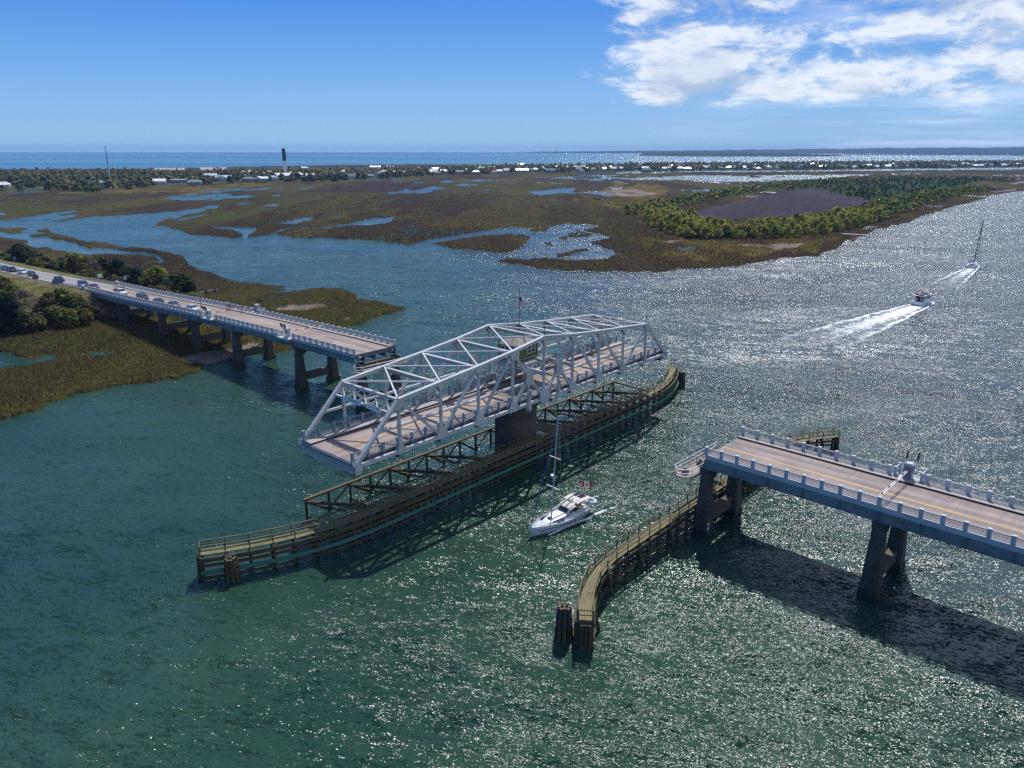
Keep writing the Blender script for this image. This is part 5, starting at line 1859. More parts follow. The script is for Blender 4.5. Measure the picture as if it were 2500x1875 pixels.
def trawler():
    ang = R(40)
    c0 = Vector((137.6, 252.2, 0))
    o = thing('trawler_yacht', 'white motor trawler with red brown flybridge canvas and foaming wake', 'motorboat', c0, ang)
    hull_mesh(11.4, 3.9, 1.3, stern=0.9, sheer=0.6).build('hull', GEL, o, True)
    MB().span((-4.9, -1.55, 1.3), (-2.9, 1.55, 1.38)).build('aft_deck', TEAK, o)
    cab = MB().span((-2.9, -1.5, 1.3), (2.3, 1.5, 3.15))
    cab.build('cabin', GEL, o)
    MB().loft([[(2.3, -1.4, 1.35), (2.3, 1.4, 1.35), (2.3, 1.4, 2.4), (2.3, -1.4, 2.4)], [(3.9, -0.9, 1.5), (3.9, 0.9, 1.5), (3.9, 0.9, 2.1), (3.9, -0.9, 2.1)]]).build('trunk_cabin', GEL, o)
    MB().span((-2.96, -0.1, 1.38), (-2.9, 0.65, 2.95)).build('aft_door', BLACK, o)
    for y in (-0.85, 1.05):
        MB().span((-2.96, y - 0.35, 2.1), (-2.9, y + 0.35, 2.8)).build('cabin_window', GLASS, o)
    for s in (-1, 1):
        for x in (-2.0, -0.5, 0.9):
            MB().span((x - 0.5, s * 1.5 - 0.03, 2.15), (x + 0.5, s * 1.5 + 0.03, 2.8)).build('cabin_window', GLASS, o)
    MB().span((2.28, -1.2, 2.45), (2.34, 1.2, 3.0)).build('windscreen', GLASS, o)
    MB().span((-4.6, -1.75, 3.15), (2.7, 1.75, 3.28)).build('roof', DECKW, o)
    MB().loft([[(-0.2, -1.3, 3.28), (-0.2, 1.3, 3.28), (-0.2, 1.2, 3.95), (-0.2, -1.2, 3.95)], [(2.0, -1.1, 3.28), (2.0, 1.1, 3.28), (1.7, 1.0, 3.85), (1.7, -1.0, 3.85)]]).build('flybridge', GEL, o)
    MB().span((-1.0, -1.3, 4.55), (1.2, 1.3, 4.65)).build('flybridge_top', pbr('red_brown_canvas', (0.36, 0.20, 0.17), 0.8), o)
    mb = MB()
    for x in (-0.9, 1.1):
        for s in (-1, 1):
            mb.tube((x, s * 1.2, 3.28), (x, s * 1.2, 4.55), 0.03, n=5)
    for s in (-1, 1):
        for x in (-4.5, -3.1):
            mb.tube((x, s * 1.65, 1.3), (x, s * 1.65, 3.15), 0.035, n=5)
    mb.build('canopy_post', ALU, o)
    MB().tube((-1.6, 0, 3.28), (-1.75, 0, 8.6), 0.08, 0.05, 7).build('mast', BLACK, o)
    MB().tube((-1.65, 0, 4.6), (-4.6, 0, 5.6), 0.05, n=6).build('boom', ALU, o)
    MB().tube((-2.4, 0.4, 3.3), (-2.4, 0.4, 6.3), 0.03, n=5).build('aerial', WHITE, o)
    mb = MB()
    pts = [(5.9, 0, 2.2)] + [(4.6, 1.2, 2.0), (2.5, 1.85, 1.8)]
    for s in (-1, 1):
        for p, q in zip(pts, pts[1:]):
            mb.tube((p[0], s * p[1], p[2] + .5), (q[0], s * q[1], q[2] + .5), 0.025, n=5)
        for p in pts:
            mb.tube((p[0], s * p[1], p[2] - .3), (p[0], s * p[1], p[2] + .5), 0.02, n=5)
    mb.build('bow_rail', ALU, o)
    MB().span((-5.95, -1.5, 0.25), (-5.6, 1.5, 0.35)).build('swim_step', TEAK, o)
    d = thing('tender', 'small dark red tender lying on the trawler roof', 'tender', c0 + Vector((math.cos(ang) * -3.4, math.sin(ang) * -3.4, 3.30)), ang + 1.35)
    hull_mesh(2.8, 1.2, 0.35).build('hull', pbr('dark_red_hull', (0.28, 0.06, 0.05), 0.5), d)
    MB().span((-0.1, -0.45, 0.38), (0.1, 0.45, 0.43)).build('thwart', TEAK, d)
    for s in (-1, 1):
        r_ = thing('life_ring', ('red life ring on the trawler cabin side facing the stern quarter', 'red life ring on the far side of the trawler cabin')[s > 0], 'life ring', c0 + Vector((math.cos(ang) * 2.0 - math.sin(ang) * s * 1.62, math.sin(ang) * 2.0 + math.cos(ang) * s * 1.62, 3.55)), ang)
        mb = MB()
        for i in range(10):
            a0, a1 = i * PI / 5, (i + 1) * PI / 5
            mb.tube((0.3 * math.cos(a0), 0, 0.3 * math.sin(a0)), (0.3 * math.cos(a1), 0, 0.3 * math.sin(a1)), 0.08, n=6)
        mb.build('ring', RED, r_)
        MB().tube((0.38, 0, 0), (-0.38, 0, 0), 0.02, n=4).build('rope', WHITE, r_)


trawler()


def far_yacht():
    ang = R(46)
    c0 = Vector((202.6, 336.2, 0))
    o = thing('distant_sloop', 'distant dark masted sloop heading away up the channel', 'sailboat', c0, ang)
    hull_mesh(12.0, 3.7, 1.1, stern=0.75).build('hull', GEL, o, True)
    rings = []
    for x, w_, h_ in ((-1.5, 1.15, .5), (1.0, 1.1, .5), (3.0, 0.7, .3), (3.8, 0.4, .05)):
        rings.append([(x, -w_, 1.05), (x, -w_ * .85, 1.1 + h_), (x, w_ * .85, 1.1 + h_), (x, w_, 1.05)])
    MB().loft(rings).build('coachroof', DECKW, o)
    MB().span((-5.2, -0.8, 1.05), (-1.8, 0.8, 1.15)).build('cockpit_sole', TEAK, o)
    for s in (-1, 1):
        MB().prism([(-1.2, 1.2), (2.2, 1.2), (1.6, 1.45), (-1.2, 1.5)], s * 1.13, s * 1.16, lambda a, b_, c: (a, c, b_)).build('cabin_window', GLASS, o)
    rings = []
    for x, z in ((-1.7, 2.6), (-2.4, 2.8), (-4.6, 2.8), (-5.3, 2.6)):
        rings.append([(x, -1.3, z - 0.2), (x, -0.8, z), (x, 0.8, z), (x, 1.3, z - 0.2), (x, 0.8, z - .06), (x, -0.8, z - .06)])
    MB().loft(rings).build('bimini', NAVY, o)
    m0, m1 = Vector((1.4, 0, 1.2)), Vector((0.9, -0.9, 20.3))
    MB().tube(m0, m1, 0.21, 0.14, 8).build('mast', BLACK, o)
    MB().tube((6.3, 0, 1.4), m0 + (m1 - m0) * .97, 0.09, 0.06, 6).build('furled_jib', NAVY, o)
    MB().tube((1.2, 0, 2.4), (-3.8, 0, 2.9), 0.22, 0.14, 8).build('sail_cover', NAVY, o)
    for f in (0.4, 0.68):
        p = m0 + (m1 - m0) * f
        MB().beam(p - Vector((0, 1.1, 0)), p + Vector((0, 1.1, 0)), 0.08, 0.06).build('spreader', ALU, o)
    mb = MB()
    mb.tube((-5.9, 0, 1.3), m1, 0.02, n=4)
    for s in (-1, 1):
        mb.tube((1.1, s * 1.7, 1.2), m0 + (m1 - m0) * .68 + Vector((0, s * 1.1, 0)), 0.02, n=4).tube(m0 + (m1 - m0) * .68 + Vector((0, s * 1.1, 0)), m1, 0.02, n=4)
    mb.build('standing_rigging', STEELD, o)
    mb = MB()
    for s in (-1, 1):
        mb.tube((-5.8, s * 1.25, 1.1), (-5.8, s * 1.25, 1.9), 0.03, n=5)
    mb.tube((-5.8, -1.25, 1.9), (-5.8, 1.25, 1.9), 0.03, n=5)
    mb.build('stern_rail', ALU, o)


far_yacht()

mk = thing('channel_marker', 'small dark channel marker post standing alone in the bright channel', 'marker', (223.6, 417.2, 0), 0)
MB().tube((0, 0, -2), (0, 0, 1.7), 0.22, 0.2, 8).build('post', TIMB, mk)
MB().box((0, -0.25, 1.5), (0.7, 0.05, 0.5)).build('board', pbr('green_board', (0.02, 0.2, 0.1), 0.6), mk)


# ------------------------------------------------------------------ wakes: foam lying on the water
def foam_material():
    m = bpy.data.materials.new('wake_foam')
    m.use_nodes = True
    nt = m.node_tree
    b = nt.nodes['Principled BSDF']
    b.inputs['Base Color'].default_value = (0.80, 0.83, 0.86, 1)
    b.inputs['Roughness'].default_value = 0.7
    pos = nd(nt, 'ShaderNodeTexCoord').outputs['Object']
    a = nd(nt, 'ShaderNodeAttribute', attribute_name='tint')
    fol = nd(nt, 'ShaderNodeVectorMath', {0: pos, 1: (0.35, 1.0, 1.0)}, operation='MULTIPLY').outputs[0]
    n1 = noise(nt, fol, 0.9, 5.0, 0.68, 0.6)
    n2 = noise(nt, fol, 4.0, 3.0, 0.6)
    v = mth(nt, 'ADD', mth(nt, 'MULTIPLY', n1, 0.65), mth(nt, 'MULTIPLY', n2, 0.35))
    sepc = nd(nt, 'ShaderNodeSeparateColor', {0: a.outputs['Color']})
    al = smooth(nt, mth(nt, 'ADD', v, sepc.outputs[0]), 0.74, 1.02)
    nt.links.new(al, b.inputs['Alpha'])
    return m


FOAM = foam_material()


def wake(name, label, origin, ang, length, w0, w1, arms, strength, core=0.5):
    """sheet of foam astern: x runs back from the boat"""
    nx, ny = 90, 36
    V, C, F_ = [], [], []
    for i in range(nx + 1):
        t = i / nx
        x = -length * t
        w = w0 + (w1 - w0) * t ** 0.8
        for j in range(ny + 1):
            q = 2 * j / ny - 1
            V.append((x, q * w, 0.03))
            wob = 0.05 * math.sin(x * 0.31) + 0.04 * math.sin(x * 0.83 + q)
            edge = math.exp(-((abs(q) - arms - wob) / (0.10 + 0.10 * t)) ** 2)
            mid = core * (0.62 * math.exp(-(q / 0.5) ** 2) * (1 - t) ** 0.9 + 0.72 * math.exp(-(q / 0.85) ** 4) * (1 - 0.72 * t))
            s = (edge * (1 - t) ** 0.6 * 0.42 + mid) * strength * max(0.0, 1 - max(0, abs(q) - 0.9) * 10)
            s *= min(1, (i + 1) / 2)
            C.append((s, s, s))
    for i in range(nx):
        for j in range(ny):
            k = i * (ny + 1) + j
            F_.append((k, k + 1, k + ny + 2, k + ny + 1))
    o = link(name, fast_mesh(name, V, F_, FOAM, np.array(C)), None, origin, ang)
    return tag(o, label, kind='stuff')


wake('trawler_wake', 'broad white foaming wake astern of the motor trawler', (137.6 + 6.5 * math.cos(R(40)), 252.2 + 6.5 * math.sin(R(40)), 0), R(43), 125, 1.8, 13.5, 0.80, 1.0, 0.47)
wake('sloop_wake', 'thin twin armed wake of the distant sloop', (202.6 + 7 * math.cos(R(46)), 336.2 + 7 * math.sin(R(46)), 0), R(51), 98, 1.5, 7.5, 0.82, 1.15, 0.36)
wake('yacht_wake', 'short churned wake of the white sloop', (6.5 + 3.5 * math.cos(R(-136.5)), 95.2 + 3.5 * math.sin(R(-136.5)), 0), R(-136.5), 24, 1.9, 3.4, 0.7, 0.85, 0.42)

# ------------------------------------------------------------------ queue of vehicles
TYRE = pbr('tyre_rubber', (0.015, 0.015, 0.016), 0.85)
RIMM = pbr('wheel_rim', (0.35, 0.36, 0.38), 0.35, metal=0.6)
LAMP = pbr('clear_lamp', (0.75, 0.75, 0.72), 0.15)
REDL = pbr('red_lamp', (0.45, 0.02, 0.02), 0.25)


def paint(name, c):
    return pbr(name, c, 0.25, coat=0.6, spec=0.6)


WHEEL = MB().tube((0, -0.11, 0), (0, 0.11, 0), 0.34, n=16).mesh('tyre', TYRE)
RIM = MB().tube((0, -0.12, 0), (0, 0.12, 0), 0.2, n=12).mesh('rim', RIMM)


def vehicle(name, label, cat, x, y, kind, col, L=4.7, W=1.82):
    z = road_z(x) + 0.01
    o = thing(name, label, cat, Ap(x, y, z), T_A + (0.0 if x > -181 else 0.071), 'vehicles queued for the open bridge')
    body = paint(col[0], col[1])
    h = L / 2
    if kind == 'sedan':
        hood, belt, roof = 0.82, 0.92, 1.42
        gl = [(-1.55, belt), (1.15, belt - 0.02), (0.35, roof - 0.04), (-0.85, roof - 0.04)]
        rear = 0.95
    elif kind == 'suv':
        hood, belt, roof = 1.02, 1.12, 1.74
        gl = [(-2.15, belt), (1.05, belt - 0.02), (0.45, roof - 0.05), (-1.95, roof - 0.05)]
        rear = 1.1
    elif kind == 'van':
        hood, belt, roof = 1.05, 1.08, 1.78
        gl = [(-2.3, belt), (1.55, belt - 0.03), (0.75, roof - 0.05), (-2.15, roof - 0.05)]
        rear = 1.1
    else:                                        # pickup or truck cab
        hood, belt, roof = 1.12, 1.2, 1.86
        gl = [(-0.75, belt), (1.15, belt - 0.02), (0.6, roof - 0.05), (-0.65, roof - 0.05)]
        rear = 1.15
    # lower body lofted along its length with rounded nose and tail
    rings = []
    for xx, zt, wf, zb in ((-h, rear - 0.28, 0.86, 0.42), (-h + 0.12, rear - 0.04, 0.95, 0.30), (-h + 0.5, rear, 1.0, 0.24), (0.0, belt, 1.0, 0.22), (1.1, belt - 0.02, 1.0, 0.22), (h - 0.75, hood - 0.03, 0.99, 0.24), (h - 0.2, hood - 0.16, 0.93, 0.28), (h, hood - 0.36, 0.80, 0.40)):
        w_ = W / 2 * wf
        rings.append([(xx, -w_ * .94, zb), (xx, -w_, zb + (zt - zb) * .45), (xx, -w_ * .95, zt - 0.05), (xx, -w_ * .85, zt), (xx, w_ * .85, zt), (xx, w_ * .95, zt - 0.05), (xx, w_, zb + (zt - zb) * .45), (xx, w_ * .94, zb)])
    MB().loft(rings).build('body', body, o)
    # glasshouse and roof
    a = W / 2
    g = MB()
    lo, hi = a * .93, a * .76
    q = [(gl[0][0], lo, gl[0][1] - .01), (gl[1][0], lo, gl[1][1] - .01), (gl[2][0], hi, gl[2][1]), (gl[3][0], hi, gl[3][1])]
    vs = [(p[0], -p[1], p[2]) for p in q] + [p for p in q]
    g.add(vs, [(0, 1, 2, 3), (7, 6, 5, 4), (1, 5, 6, 2), (0, 3, 7, 4), (3, 2, 6, 7), (0, 4, 5, 1)])
    g.build('windows', GLASS, o)
    MB().loft([[(gl[3][0] - .03, -hi - .02, roof - .06), (gl[3][0] - .03, hi + .02, roof - .06), (gl[3][0] + .1, hi * .9, roof), (gl[3][0] + .1, -hi * .9, roof)], [(gl[2][0] + .03, -hi - .02, roof - .06), (gl[2][0] + .03, hi + .02, roof - .06), (gl[2][0] - .1, hi * .9, roof), (gl[2][0] - .1, -hi * .9, roof)]]).build('roof', body, o)
    for s in (-1, 1):
        for xx in ((gl[0][0] + gl[1][0]) / 2 + 0.1,):
            MB().beam((xx, s * (lo + .005), belt - .02), (xx - .05, s * (hi + .012), roof - .05), 0.05, 0.1).build('door_pillar', body, o)
        MB().box((h - 0.13, s * a * .66, hood - 0.24), (0.2, 0.36, 0.14)).build('headlight', LAMP, o)
        MB().box((-h + 0.06, s * a * .76, rear - 0.2), (0.12, 0.22, 0.2)).build('tail_light', REDL, o)
        MB().box((gl[1][0] - 0.35, s * (a + .08), belt + .06), (0.14, 0.18, 0.12)).build('mirror', body, o)
        for xx in (-h + 0.95, h - 0.92):
            wob = link('wheel', WHEEL, o, (xx, s * (a - .1), 0.34))
            link('rim', RIM, wob)
    MB().box((h - 0.03, 0, hood - 0.42), (0.1, a * 1.15, 0.18)).build('grille', BLACK, o)
    if kind == 'truck':
        bx0, bx1 = -h + 0.05, -0.85
        for nm, lo_, hi_ in (('bed_side', (bx0, -a, 1.1), (bx1, -a + 0.08, 1.45)), ('bed_side', (bx0, a - 0.08, 1.1), (bx1, a, 1.45)), ('tailgate', (bx0, -a + 0.082, 1.1), (bx0 + 0.06, a - 0.082, 1.45))):
            MB().span(lo_, hi_).build(nm, BLACK if 'white utility' in label else body, o)
        if 'ladder' in label:
            mb = MB()
            for xx in (bx0 + .2, bx1 - .1, 0.9):
                for s in (-1, 1):
                    mb.tube((xx, s * a * .9, 1.2), (xx, s * a * .9, 2.25), 0.04, n=5)
                mb.tube((xx, -a * .9, 2.25), (xx, a * .9, 2.25), 0.04, n=5)
            for s in (-1, 1):
                mb.tube((bx0 + .1, s * a * .9, 2.25), (1.4, s * a * .9, 2.25), 0.04, n=5)
            mb.build('ladder_rack', STEELD, o)
            for yy, cc in ((-0.4, ORANGE), (0.1, YELL), (0.5, STEELD)):
                MB().box((-1.4, yy, 1.5), (1.3, 0.35, 0.6)).build('tool_box', cc, o)
    return o


WHT = ('white_car_paint', (0.72, 0.73, 0.74))
BLK = ('black_car_paint', (0.012, 0.013, 0.016))
vehicle('sedan', 'silver white sedan at the head of the queue beside the signal mast', 'car', -111.4, -3.2, 'sedan', ('silver_car_paint', (0.55, 0.58, 0.62)), 4.8)
vehicle('sedan', 'slate grey sedan second in the queue', 'car', -122.6, -3.2, 'sedan', ('slate_car_paint', (0.07, 0.09, 0.12)), 4.8)
vehicle('sedan', 'black sedan between the slate sedan and the minivan', 'car', -132.4, -3.1, 'sedan', BLK, 4.7)
vehicle('minivan', 'black minivan with bright sun glint on its roof', 'minivan', -143.8, -3.0, 'van', ('black_van_paint', (0.02, 0.016, 0.016)), 5.1, 1.95)
vehicle('utility_truck', 'white utility truck with ladder rack and coloured tool boxes', 'truck', -159.6, -3.1, 'truck', WHT, 6.2, 2.05)
vehicle('sedan', 'dark red sedan entering the bridge behind the utility truck', 'car', -180.8, -3.3, 'sedan', ('dark_red_paint', (0.20, 0.012, 0.03)), 4.7)
vehicle('suv', 'grey van like sport wagon at the bridge end block', 'suv', -189.6, -3.6, 'van', ('grey_car_paint', (0.06, 0.07, 0.085)), 5.0, 1.95)
vehicle('suv', 'navy black sport wagon behind the roadside board', 'suv', -208.6, -4.9, 'suv', ('navy_car_paint', (0.012, 0.02, 0.04)), 4.9, 1.95)
vehicle('sedan', 'black hatchback beside the brown roadside sign', 'car', -232.0, -6.7, 'suv', BLK, 4.4, 1.8)
vehicle('pickup', 'white pickup wagon between two black vehicles on the causeway', 'pickup', -240.6, -7.3, 'suv', WHT, 5.3, 1.95)
vehicle('pickup', 'black pickup behind the white wagon on the causeway', 'pickup', -251.0, -8.0, 'truck', BLK, 5.6, 2.0)
vehicle('suv', 'dark blue sport wagon behind the black pickup', 'suv', -258.0, -8.5, 'suv', ('blue_car_paint', (0.03, 0.06, 0.11)), 4.8, 1.9)
vehicle('van', 'white van at the picture edge closing the queue', 'van', -266.0, -9.1, 'van', WHT, 5.4, 2.0)


# ------------------------------------------------------------------ gates, signals, signs on the approaches
def barrier(label, side, x, y, ydir, L, arm_col, zoff=0.2, cab=True, tilt=0.0):
    z = (road_z(x) if side < 0 else 11.35) + zoff
    o = thing('barrier_gate', label, 'barrier', Ap(x, y, z), T_A + (0 if ydir < 0 else PI))
    MB().span((-0.5, -0.4, 0), (0.5, 0.4, 1.75)).build('cabinet', RAILP, o)
    MB().prism([(-0.52, 1.75), (0.52, 1.75), (0.35, 1.95), (-0.35, 1.95)], -0.42, 0.42, lambda a, b_, c: (a, c, b_)).build('cabinet_lid', STEEL, o)
    MB().span((-0.35, -0.405, 0.3), (0.35, -0.402, 1.5)).build('cabinet_door', STEELD, o)
    for sx in (-0.62, 0.62):
        MB().beam((sx, -0.2, 1.0), (sx, 0.9, 2.2), 0.1, 0.22).build('counterweight_arm', STEEL, o)
        MB().beam((sx, 0.75, 2.1), (sx, 1.15, 3.0), 0.14, 0.4).build('counterweight', BLACK, o)
    # arm in red and white lengths
    n = max(4, int(L / 1.1))
    for i in range(n):
        y0, y1 = -0.42 - L * i / n, -0.42 - L * (i + 1) / n
        z0, z1 = 1.05 + tilt * i / n, 1.05 + tilt * (i + 1) / n
        for dx in (-0.1, 0.1):
            MB().beam((dx, y0, z0), (dx, y1, z1), 0.07, 0.1).build('gate_arm', (arm_col if i % 2 else WHITE), o)
        if i % 2 == 1:
            MB().tube((0, (y0 + y1) / 2, z0 + .04), (0, (y0 + y1) / 2, z0 + 0.28), 0.08, n=7).build('warning_lamp', RED, o)
    return o


def bay(label, side, x0, x1, y_in, y_out, z):
    """small balcony where a gate stands"""
    o = thing('gate_balcony', label, 'balcony', Ap(0, 0, z), T_A)
    s = 1 if y_out > y_in else -1
    MB().span((x0, min(y_in, y_out), -0.35), (x1, max(y_in, y_out), -0.02)).build('slab', POSTC, o)
    for xx in (x0 + .1, x1 - .1):
        MB().beam((xx, y_in, 0.5), (xx, y_out, 0.5), 0.1, 0.1).beam((xx, y_in, 0.95), (xx, y_out, 0.95), 0.12, 0.1).build('side_rail', STEEL, o)
        MB().span((xx - .17, y_out - .17, -.02), (xx + .17, y_out + .17, 1.1)).build('corner_post', POSTC, o)
        MB().span((xx - .17, y_in - .17, -.02), (xx + .17, y_in + .17, 1.1)).build('corner_post', POSTC, o)
    MB().beam((x0, y_out, 0.95), (x1, y_out, 0.95), 0.12, 0.1).beam((x0, y_out, 0.5), (x1, y_out, 0.5), 0.1, 0.1).build('outer_rail', STEEL, o)
    return o


bay('gate balcony bulging from the far side of the right hand approach', 1, 57.9, 61.1, 5.45, 7.0, 11.57)
barrier('lowered gate with grey cabinet and black tipped weights on the right hand approach', 1, 59.4, 5.6, -1, 9.6, pbr('pale_grey_arm', (0.6, 0.62, 0.65), 0.5), 0.2)
bay('gate balcony on the near side of the long approach close to the channel', -1, -63.4, -59.0, -5.66, -7.2, road_z(-61.5) + 0.16)
barrier('lowered thin gate with pale cabinet close to the channel end of the long approach', -1, -61.2, -5.7, 1, 8.6, RED, 0.16)
bay('gate balcony on the near side of the long approach by the signal mast', -1, -98.5, -93.9, -5.66, -7.2, road_z(-96) + 0.16)
barrier('red and white gate reaching from the near rail of the long approach', -1, -96.2, -6.2, 1, 5.2, RED, 0.16)
bay('gate balcony on the far side of the long approach beside the cyclists', -1, -95.5, -91.5, 4.34, 6.2, road_z(-93.5) + 0.2)
barrier('red and white gate reaching from the far rail beside the cyclists', -1, -93.8, 5.2, -1, 6.0, RED, 0.2, tilt=0.5)

sm = thing('signal_mast', 'blue grey signal mast with arm and two dark signals over the queue', 'traffic signal', Ap(-100.2, -6.05, road_z(-100) - 0.3), T_A)
MB().tube((0, 0, 0), (0, 0, 6.5), 0.13, 0.1, 8).build('pole', RAILP, sm)
MB().box((0, 0, 0.15), (0.5, 0.5, 0.3)).build('base', RAILP, sm)
MB().tube((0, 0, 6.35), (0.2, 4.7, 6.55), 0.09, 0.07, 8).build('arm', RAILP, sm)
for y in (1.7, 4.0):
    hd = MB().span((-0.18, y - 0.2, 5.75), (0.18, y + 0.2, 6.95)).build('signal_head', BLACK, sm)
    for k, c in enumerate((RED, YELL, pbr('green_lens', (0.01, 0.15, 0.05), 0.3))):
        MB().tube((-0.18, y, 6.65 - 0.35 * k), (-0.24, y, 6.65 - 0.35 * k), 0.13, n=10).build('lens', c, hd)


def board_sign(name, label, x, y, zg, w, h, top, col, posts=2, rz=0.0):
    o = thing(name, label, 'sign', Ap(x, y, zg), T_A + rz)
    for s in ((-1, 1) if posts == 2 else (0,)):
        MB().span((-0.06, s * w * .42 - 0.06, -1.0), (0.06, s * w * .42 + 0.06, top)).build('post', STEELD, o)
    MB().span((0.07, -w / 2, top - h), (0.11, w / 2, top)).build('panel', col, o)
    return o


BROWN = pbr('brown_sign_back', (0.12, 0.065, 0.05), 0.7)
board_sign('road_sign', 'brown roadside sign on a thin post by the grassy bank', -210.0, -11.6, 4.6, 1.9, 1.3, 4.3, BROWN, 1)
board_sign('road_sign', 'wide blue grey roadside board on two tall posts by the guardrail', -194.5, -9.6, 4.8, 3.0, 1.6, 4.4, pbr('blue_grey_board', (0.09, 0.10, 0.16), 0.7))
board_sign('road_sign', 'small white and blue sign across the road before the bridge', -203.0, 6.2, 4.6, 1.3, 1.3, 3.5, WHITE, 1)
board_sign('road_sign', 'small blue sign far up the causeway by the dark oak', -283.0, 1.5, 4.2, 1.1, 1.1, 3.0, pbr('blue_sign', (0.05, 0.13, 0.35), 0.6), 1)
board_sign('road_sign', 'pale sign back on the far rail opposite the utility truck', -176.8, 4.95, road_z(-177), 0.8, 1.2, 3.4, pbr('pale_sign_back', (0.4, 0.42, 0.45), 0.6), 1)


def guardrail(label, x0, y0, x1, y1):
    o = thing('guardrail', label, 'guardrail', Ap(x0, y0, 0), 0)
    a, b_ = Ap(x0, y0, road_z(x0)), Ap(x1, y1, road_z(x1))
    base = Ap(x0, y0, 0)
    n = int((b_ - a).length / 2.0)
    for i in range(n + 1):
        p = a.lerp(b_, i / n) - base
        MB().box((p.x, p.y, p.z + 0.25), (0.16, 0.2, 1.1)).build('post', STEELD, o)
    p, q = a - base, b_ - base
    for z in (0.58, 0.74):
        MB().beam(p + Vector((0, 0, z)), q + Vector((0, 0, z)), 0.1, 0.13).build('rail', STEEL, o)


guardrail('dark guardrail on the near verge leading to the bridge', -205.0, -8.2, -183.4, -6.1)
guardrail('pale guardrail on the far verge leading to the bridge', -204.0, 3.2, -183.4, 4.3)


def bicycle(label, x, y):
    o = thing('bicycle', label, 'bicycle', Ap(x, y, road_z(x) + 0.23), T_A, 'bicycles stopped on the footway')
    for xx in (-0.5, 0.52):
        mb = MB()
        for i in range(14):
            a0, a1 = 2 * PI * i / 14, 2 * PI * (i + 1) / 14
            mb.tube((xx + .33 * math.cos(a0), 0, .35 + .33 * math.sin(a0)), (xx + .33 * math.cos(a1), 0, .35 + .33 * math.sin(a1)), 0.018, n=5)
        w_ = mb.build('wheel', TYRE, o)
        MB().tube((xx, -0.05, .35), (xx, .05, .35), 0.05, n=7).build('hub', ALU, w_)
    mb = MB()
    for p, q in (((-.5, .35), (-.12, .3)), ((-.5, .35), (-.22, .82)), ((-.12, .3), (-.22, .85)), ((-.2, .78), (.36, .86)), ((-.12, .3), (.38, .72)), ((.52, .35), (.34, .98))):
        mb.tube((p[0], 0, p[1]), (q[0], 0, q[1]), 0.022, n=5)
    mb.build('frame', RED, o)
    MB().tube((.36, -.28, 1.02), (.36, .28, 1.02), 0.018, n=5).build('handlebar', BLACK, o)
    MB().box((-.24, 0, .9), (.26, .14, .07)).build('saddle', BLACK, o)


CYAN = pbr('pale_blue_shirt', (0.25, 0.45, 0.75), 0.8)
for x, y, lab, lb2, sh in ((-106.0, 3.8, 'cyclist in white top, farthest from the gate', 'red bicycle farthest from the gate', WHITE), (-104.4, 3.6, 'cyclist in pale blue top standing with the white topped one', 'red bicycle under the pale blue cyclist', CYAN), (-97.6, 3.4, 'lone cyclist in black top waiting by the far gate', 'red bicycle of the lone cyclist by the far gate', BLACK)):
    bicycle(lb2, x, y)
    p = Ap(x - 0.1, y, road_z(x) + 0.22)
    person(lab, p, T_A, 'stand', sh, 'cyclists waiting on the footway')

# ------------------------------------------------------------------ vegetation
def leaf_mat(name):
    m = attr_mat(name, 0.7, spec=0.25)
    nt = m.node_tree
    b = nt.nodes['Principled BSDF']
    out = nt.nodes['Material Output']
    a = [n for n in nt.nodes if n.type == 'ATTRIBUTE'][0]
    t = nd(nt, 'ShaderNodeBsdfTranslucent', {'Color': a.outputs['Color']})
    mx = nd(nt, 'ShaderNodeMixShader', {0: 0.6, 1: b.outputs[0], 2: t.outputs[0]})
    nt.links.new(mx.outputs[0], out.inputs['Surface'])
    return m


LEAF = leaf_mat('leaf')
BARK = pbr('bark', (0.085, 0.065, 0.05), 0.9, var=(3, 0.6, (0.05, 0.04, 0.03)))
GRASSM = leaf_mat('marsh_grass_blade')


def quads(c, n, size, rng, stretch=1.0):
    """leaf cards: centres, facing, sizes"""
    N = len(c)
    r = rng.normal(size=(N, 3))
    t = np.cross(n, r)
    t /= np.linalg.norm(t, axis=1, keepdims=True) + 1e-9
    b = np.cross(n, t)
    s = size[:, None]
    v = np.stack([c - t * s - b * s * stretch, c + t * s - b * s * 0.6, c + t * s * 0.7 + b * s * stretch, c - t * s * 0.8 + b * s * 0.7], 1).reshape(-1, 3)
    f = np.arange(4 * N).reshape(N, 4)
    return v, f


